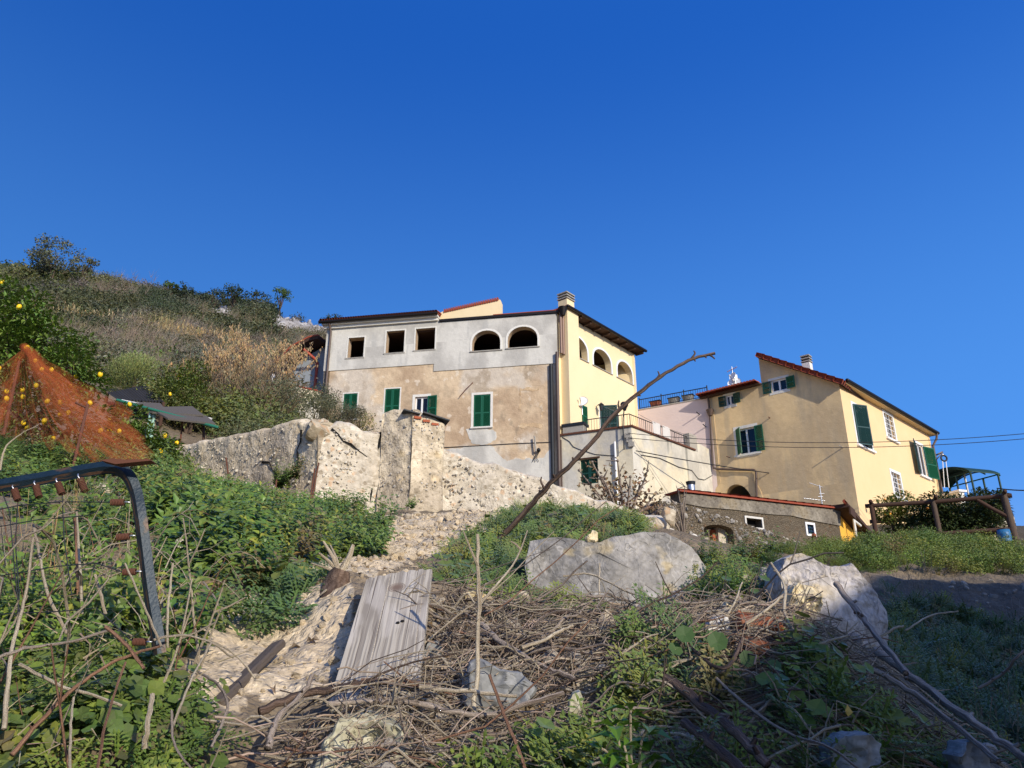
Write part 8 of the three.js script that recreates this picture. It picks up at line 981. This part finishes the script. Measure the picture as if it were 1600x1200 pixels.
  tag(scatter('straw_litter', sg, MDry, A), 'matted straw and fine twigs covering the debris heap', 'litter', null, 'stuff'); tag(scatter('leaf_litter', lg, MDry, B), 'curled brown dead leaves among the debris', 'leaf litter', null, 'stuff');
}
// ------------------------------------------------------------------ weeds and ground cover near at hand
{
  const r = rng(8001), L = {}, onPath = (x, z) => inside(x + (fbm(x * 1.3, z * 1.3, 3, 9) - 0.5) * 0.7, z + (fbm(x * 1.3, z * 1.3, 3, 10) - 0.5) * 0.7, barePath);
  const left = plan([[-80, 1240, 1.45], [-160, 690, 9.5], [230, 722, 10.2], [300, 790, 11.2], [480, 806, 11.4], [606, 812, 10], [612, 860, 6.3], [560, 890, 5.0], [490, 950, 3.9], [420, 1000, 3.1], [350, 1110, 2.4], [400, 1240, 1.6]]);
  fill(left, r, 62, (x, z, d) => { if (onPath(x, z)) return; const az = Math.atan2(x, -z) * 180 / Math.PI, n = fbm(x * 0.8, z * 0.8, 3, 21); if (d < 2.75 && az < -17) { if (r() < 0.7) plant(L, 'ivy', r, x, z, 0.4, mixc(GREEN.mid, GREEN.bright, r() * 0.7)); else if (r() < 0.3) plant(L, 'ferny', r, x, z, 0.9, GREEN.bright); else if (r() < 0.12) plant(L, 'dry', r, x, z, 0.4, mixc(BROWN.straw, BROWN.grey, r())); return; } if (d > 3 && fbm(x * 1.7 + 5, z * 1.7, 3, 23) < 0.44 && r() < 0.9) return; if (d > 4.2 && n < 0.46 && r() < 0.88) return; if (az < -25 && d > 2.6 && d < 6.5 && r() < 0.16) { plant(L, 'dry', r, x, z, 0.5, mixc(BROWN.straw, BROWN.grey, r())); return; } if (d < 3.5 && az > -20) { plant(L, r() < 0.6 ? 'ferny' : 'creeper', r, x, z, 0.95, mixc(GREEN.bright, GREEN.mid, r())); return; } if (n > 0.5 || r() < 0.5) plant(L, r() < 0.35 ? 'herb' : 'herbBig', r, x, z, d < 5.2 ? 0.6 : 0.72, mixc(GREEN.mid, GREEN.deep, r() * 0.9)); else plant(L, r() < 0.7 ? 'creeper' : 'ferny', r, x, z, 1.0, mixc(GREEN.mid, GREEN.bright, r())); }, 9000);
  fill(plan([[-80, 1240, 1.45], [-80, 1030, 2.1], [120, 1010, 2.2], [260, 1030, 2.2], [330, 1080, 2.15], [370, 1240, 1.6]]), r, 230, (x, z) => { const k = r(); plant(L, k < 0.5 ? 'ivy' : k < 0.85 ? 'ferny' : 'creeper', r, x, z, k < 0.5 ? 0.38 : 0.55, mixc(GREEN.deep, GREEN.bright, r()), 0.05 * r()); }, 4000);
  fill(plan([[-80, 1030, 2.1], [-80, 880, 3.1], [230, 890, 3.1], [250, 1010, 2.3], [120, 1010, 2.2]]), r, 90, (x, z) => { const k = r(); plant(L, k < 0.4 ? 'ferny' : k < 0.75 ? 'creeper' : 'herb', r, x, z, 0.6, mixc(GREEN.mid, GREEN.bright, r()), 0.02); }, 3000);
  // taller stand of broad leaves in front of the wall
  fill(plan([[240, 900, 3.6], [235, 800, 6.6], [330, 780, 8], [420, 800, 7.6], [430, 880, 4.6], [380, 950, 3.6]]), r, 26, (x, z, d) => plant(L, 'herbBig', r, x, z, 0.8, mixc(GREEN.mid, GREEN.deep, r() * 0.7)));
  fill(plan([[430, 870, 5.4], [470, 800, 9], [560, 810, 8.5], [600, 860, 6.4], [540, 890, 5.2]]), r, 26, (x, z, d) => plant(L, 'herb', r, x, z, 0.85, mixc(GREEN.mid, GREEN.deep, r())));
  fill(plan([[-60, 740, 6.8], [-60, 690, 9], [90, 690, 9], [140, 740, 7.2]]), r, 34, (x, z) => plant(L, 'tuft', r, x, z, 0.9, mixc([0.06, 0.15, 0.02], GREEN.bright, r() * 0.5)));
  fill(plan([[360, 990, 2.9], [400, 940, 3.6], [480, 925, 4.0], [495, 965, 3.5], [440, 1010, 3.0]]), r, 60, (x, z) => plant(L, r() < 0.7 ? 'ferny' : 'creeper', r, x, z, 0.9, mixc(GREEN.blueGreen, GREEN.mid, r())));
  // around and behind the slab
  const C = [[plan([[680, 930, 3.6], [705, 858, 6.0], [800, 808, 8.8], [1000, 820, 8.6], [980, 836, 6], [830, 838, 5.2], [815, 930, 4.4], [740, 945, 3.7]]), 60, 0.95], [plan([[815, 945, 3.8], [825, 890, 4.1], [890, 900, 4.1], [920, 945, 3.9], [880, 965, 3.6]]), 55, 0.8], [plan([[1050, 930, 4.2], [1095, 885, 5.2], [1190, 885, 5.4], [1215, 900, 4.6], [1200, 940, 3.6], [1110, 955, 3.6]]), 80, 0.5], [plan([[930, 1030, 2.6], [1040, 960, 3.1], [1150, 1020, 2.6], [1110, 1110, 2.2], [1000, 1130, 2.1]]), 62, 0.9], [plan([[1130, 1210, 1.9], [1150, 1060, 2.4], [1260, 1050, 2.4], [1330, 1130, 2.2], [1260, 1215, 1.9]]), 60, 0.9], [plan([[800, 1210, 1.85], [830, 1130, 2.1], [930, 1120, 2.15], [930, 1215, 1.85]]), 70, 0.6], [plan([[1410, 1180, 2.4], [1420, 1100, 2.6], [1490, 1100, 2.6], [1480, 1190, 2.3]]), 40, 0.7]];
  const bp = at(985, 1150, 1.95);
  [[880, 1160, 2.1, 0.14], [775, 1190, 2.0, 0.08], [1330, 1080, 2.4, 0.25], [1200, 1190, 1.95, 0.3], [1460, 1150, 2.3, 0.25], [850, 960, 3.2, 0.22]].forEach(([px, py, d, R]) => { const p = at(px, py, d); for (let i = 0; i < 16; i++) { const a = r() * 6.28, k = Math.sqrt(r()) * R; plant(L, r() < 0.75 ? 'ferny' : 'creeper', r, p[0] + Math.cos(a) * k, p[2] + Math.sin(a) * k * 0.7, 0.55 + 0.3 * r(), mixc(GREEN.mid, GREEN.bright, r())); } });
  C.forEach(([pg, per2, s], i) => fill(pg, r, per2, (x, z, d) => { if (Math.hypot(x - bp[0], z - bp[2]) < 0.22) return; const k = r(); plant(L, k < (i === 0 ? 0.75 : i === 2 ? 0.35 : 0.7) ? 'ferny' : k < 0.85 ? (i === 2 ? 'herb' : 'ferny') : 'creeper', r, x, z, s * (d > 5 ? 1.0 : 0.9) * (k > 0.85 && i > 2 ? 0.55 : 1), mixc(i === 2 ? GREEN.mid : GREEN.blueGreen, i === 2 ? GREEN.deep : GREEN.bright, r() * 0.7)); }));
  // low hedge along the terrace on the right and scrub on the shaded bank
  fill(plan([[1190, 868, 13.6], [1250, 864, 16.5], [1330, 858, 18], [1480, 858, 17.5], [1640, 880, 14.5], [1640, 905, 12.6], [1380, 900, 12.2], [1280, 885, 12.4]]), r, 26, (x, z, d) => plant(L, r() < 0.6 ? 'shrub' : 'herb', r, x, z, (r() < 0.6 ? 0.2 : 0.36) * (x < 5.6 ? 0.7 : 1), mixc([0.24, 0.31, 0.045], GREEN.mid, r()), 0));
  fill(darkBank, r, 60, (x, z, d) => { if (fbm(x * 0.55, z * 0.55, 3, 31) < 0.48 || d > 11.3) return; const k = r() < 0.8; plant(L, k ? 'ferny' : 'creeper', r, x, z, (k ? 0.8 : 0.5) * Math.min(1.5, d / 6 + 0.4), mixc(GREEN.blueGreen, GREEN.deep, r())); });
  fill(darkBank, r, 2, (x, z, d) => plant(L, 'dry', r, x, z, 0.7, BROWN.grey));
  // tufts on walls and banks
  const T2 = (px, py, d, kind, s, c, n = 1, sp = 0.1) => { for (let i = 0; i < n; i++) { const p = at(px, py, d), x = p[0] + (r() - 0.5) * sp, z = p[2] + (r() - 0.5) * sp; plant(L, kind, r, x, z, s, c); L[Object.keys(L).find(k => k.startsWith(kind) && L[k].l.length && L[k].l[L[k].l.length - 1][0][0] === x)].l.at(-1)[0][1] = p[1]; } };
  T2(438, 762, 12.2, 'herb', 0.9, GREEN.deep, 9, 0.3); T2(458, 748, 12.1, 'herb', 0.8, GREEN.deep, 5, 0.2); T2(373, 780, 12.6, 'herb', 0.7, GREEN.mid, 4, 0.2); T2(510, 655, 13.2, 'fine', 0.35, GREEN.greyOlive, 5, 1.0); T2(545, 660, 13.6, 'fine', 0.3, GREEN.greyOlive, 3, 0.5); T2(470, 650, 14.5, 'fine', 0.5, GREEN.greyOlive, 5, 1.2); T2(650, 795, 11.4, 'herb', 0.5, GREEN.mid, 3, 0.3); T2(780, 790, 11.5, 'dry', 0.5, BROWN.grey, 6, 0.8); T2(840, 800, 9.5, 'tuft', 0.9, GREEN.bright, 10, 0.5);
  PR.shrub;
  flush(L, { ivy: 'ground_ivy', ferny: 'ferny_weeds', creeper: 'round_leaved_weeds', herb: 'leafy_weeds', herbBig: 'broad_leaved_weeds', dry: 'dry_stalks', tuft: 'grass', shrub: 'low_hedge', fine: 'wall_plants' }, { ivy: 'lobed green ground ivy carpeting the bottom left corner', ferny: 'feathery green weeds growing through debris and bank', creeper: 'round leaved low weeds over the bank', herb: 'leafy green weeds below the ruined wall', herbBig: 'stand of broad leaved dark green weeds right of the bed frame', dry: 'dry pale stalks standing among the weeds', tuft: 'bright green grass tufts below the net', shrub: 'low leafy hedge along the terrace edge on the right', fine: 'grey green plants growing on top of the ruined wall' });
}
// two plants whose leaves can be told apart
{
  const lg = (() => { const L = new Leaves(); L.leaf([0, 0, 0], [0, 0.15, 1], [0, 1, 0], 1, 0.5, [1, 1, 1], 0.22, 0.25); return L.geo(); })(), q = rng(8101);
  const p = at(985, 1190, 1.84), H = base('bright_leafy_plant', p), gm = leafMat({ color: new THREE.Color().setRGB(0.13, 0.26, 0.03), vertexColors: false, roughness: 0.4 });
  for (const [x, y, s] of [[985, 1110, 1], [960, 1135, 0.9], [1010, 1140, 1], [975, 1165, 1], [1015, 1175, 1.1], [940, 1170, 0.9], [1040, 1190, 0.9], [925, 1195, 0.9], [990, 1195, 1]]) { const e = at(x, y, 1.86 + (q() - 0.5) * 0.08), rel = [e[0] - p[0], e[1] - p[1], e[2] - p[2]]; mesh('stem', tube(smooth([[rel[0] * 0.2, -0.12, 0], [rel[0] * 0.7, rel[1] * 0.5, rel[2]], rel], 5), 0.003, 5), SM.pale, H); for (let k = 0; k < 6; k++) { const o = mesh('leaf', lg, gm, H); o.position.set(...rel); o.position.y -= 0.012 * (k >> 1); o.rotation.set(-0.5 + q() * 0.9, k * 1.05 + q() * 0.5 + x, (q() - 0.5) * 0.5, 'YXZ'); o.scale.setScalar(0.066 * s * (0.7 + 0.5 * q())); } }
  tag(H, 'bright glossy pointed-leaf plant at the bottom centre edge', 'plant');
  const p2 = at(1120, 1040, 2.45), H2 = base('mallow_plant', p2), dg = (() => { const L = new Leaves(); L.disc([0, 0, 0], [0, 1, 0], 1, [1, 1, 1], 14, 0.06); return L.geo(); })(), mm = leafMat({ color: new THREE.Color().setRGB(0.075, 0.15, 0.03), vertexColors: false });
  for (const [x, y, s] of [[1070, 992, 1.15], [1121, 1003, 1.2], [1055, 1015, 0.9], [1168, 1030, 1], [1120, 1040, 0.85], [1145, 1050, 1], [1150, 1068, 1], [1210, 1040, 0.8], [1195, 905, 0.6], [1135, 905, 0.6], [1180, 925, 0.6]]) { const e = at(x, y, y < 950 ? 3.4 : 2.4), rel = [e[0] - p2[0], e[1] - p2[1], e[2] - p2[2]], o = mesh('leaf', dg, mm, H2); o.position.set(...rel); o.rotation.set(0.9 + (q() - 0.5) * 0.7, (q() - 0.5) * 1.2, (q() - 0.5) * 0.6); o.scale.setScalar(0.025 * s * (y < 950 ? 1.5 : 1)); mesh('stalk', tube([rel, [rel[0] * 0.8, rel[1] - 0.05, rel[2] - 0.04], [rel[0] * 0.7, rel[1] - 0.12, rel[2] - 0.05]], 0.0018, 4), SM.pale, H2); }
  tag(H2, 'mallow with round scalloped leaves in the half shade below the white stone', 'plant');
  const o = mesh('wilted_leaf', (() => { const L = new Leaves(); L.leaf([0, 0, 0], [0.2, 1, 0], [0, 0.2, 1], 0.03, 0.02, [0.55, 0.36, 0.08], 0.3, 0.3); return L.geo(); })(), MDry); o.position.set(...at(1325, 1120, 2.15)); tag(o, 'single wilted yellow leaf in the shade at the lower right', 'leaf');
}
renderer.render(scene, camera);
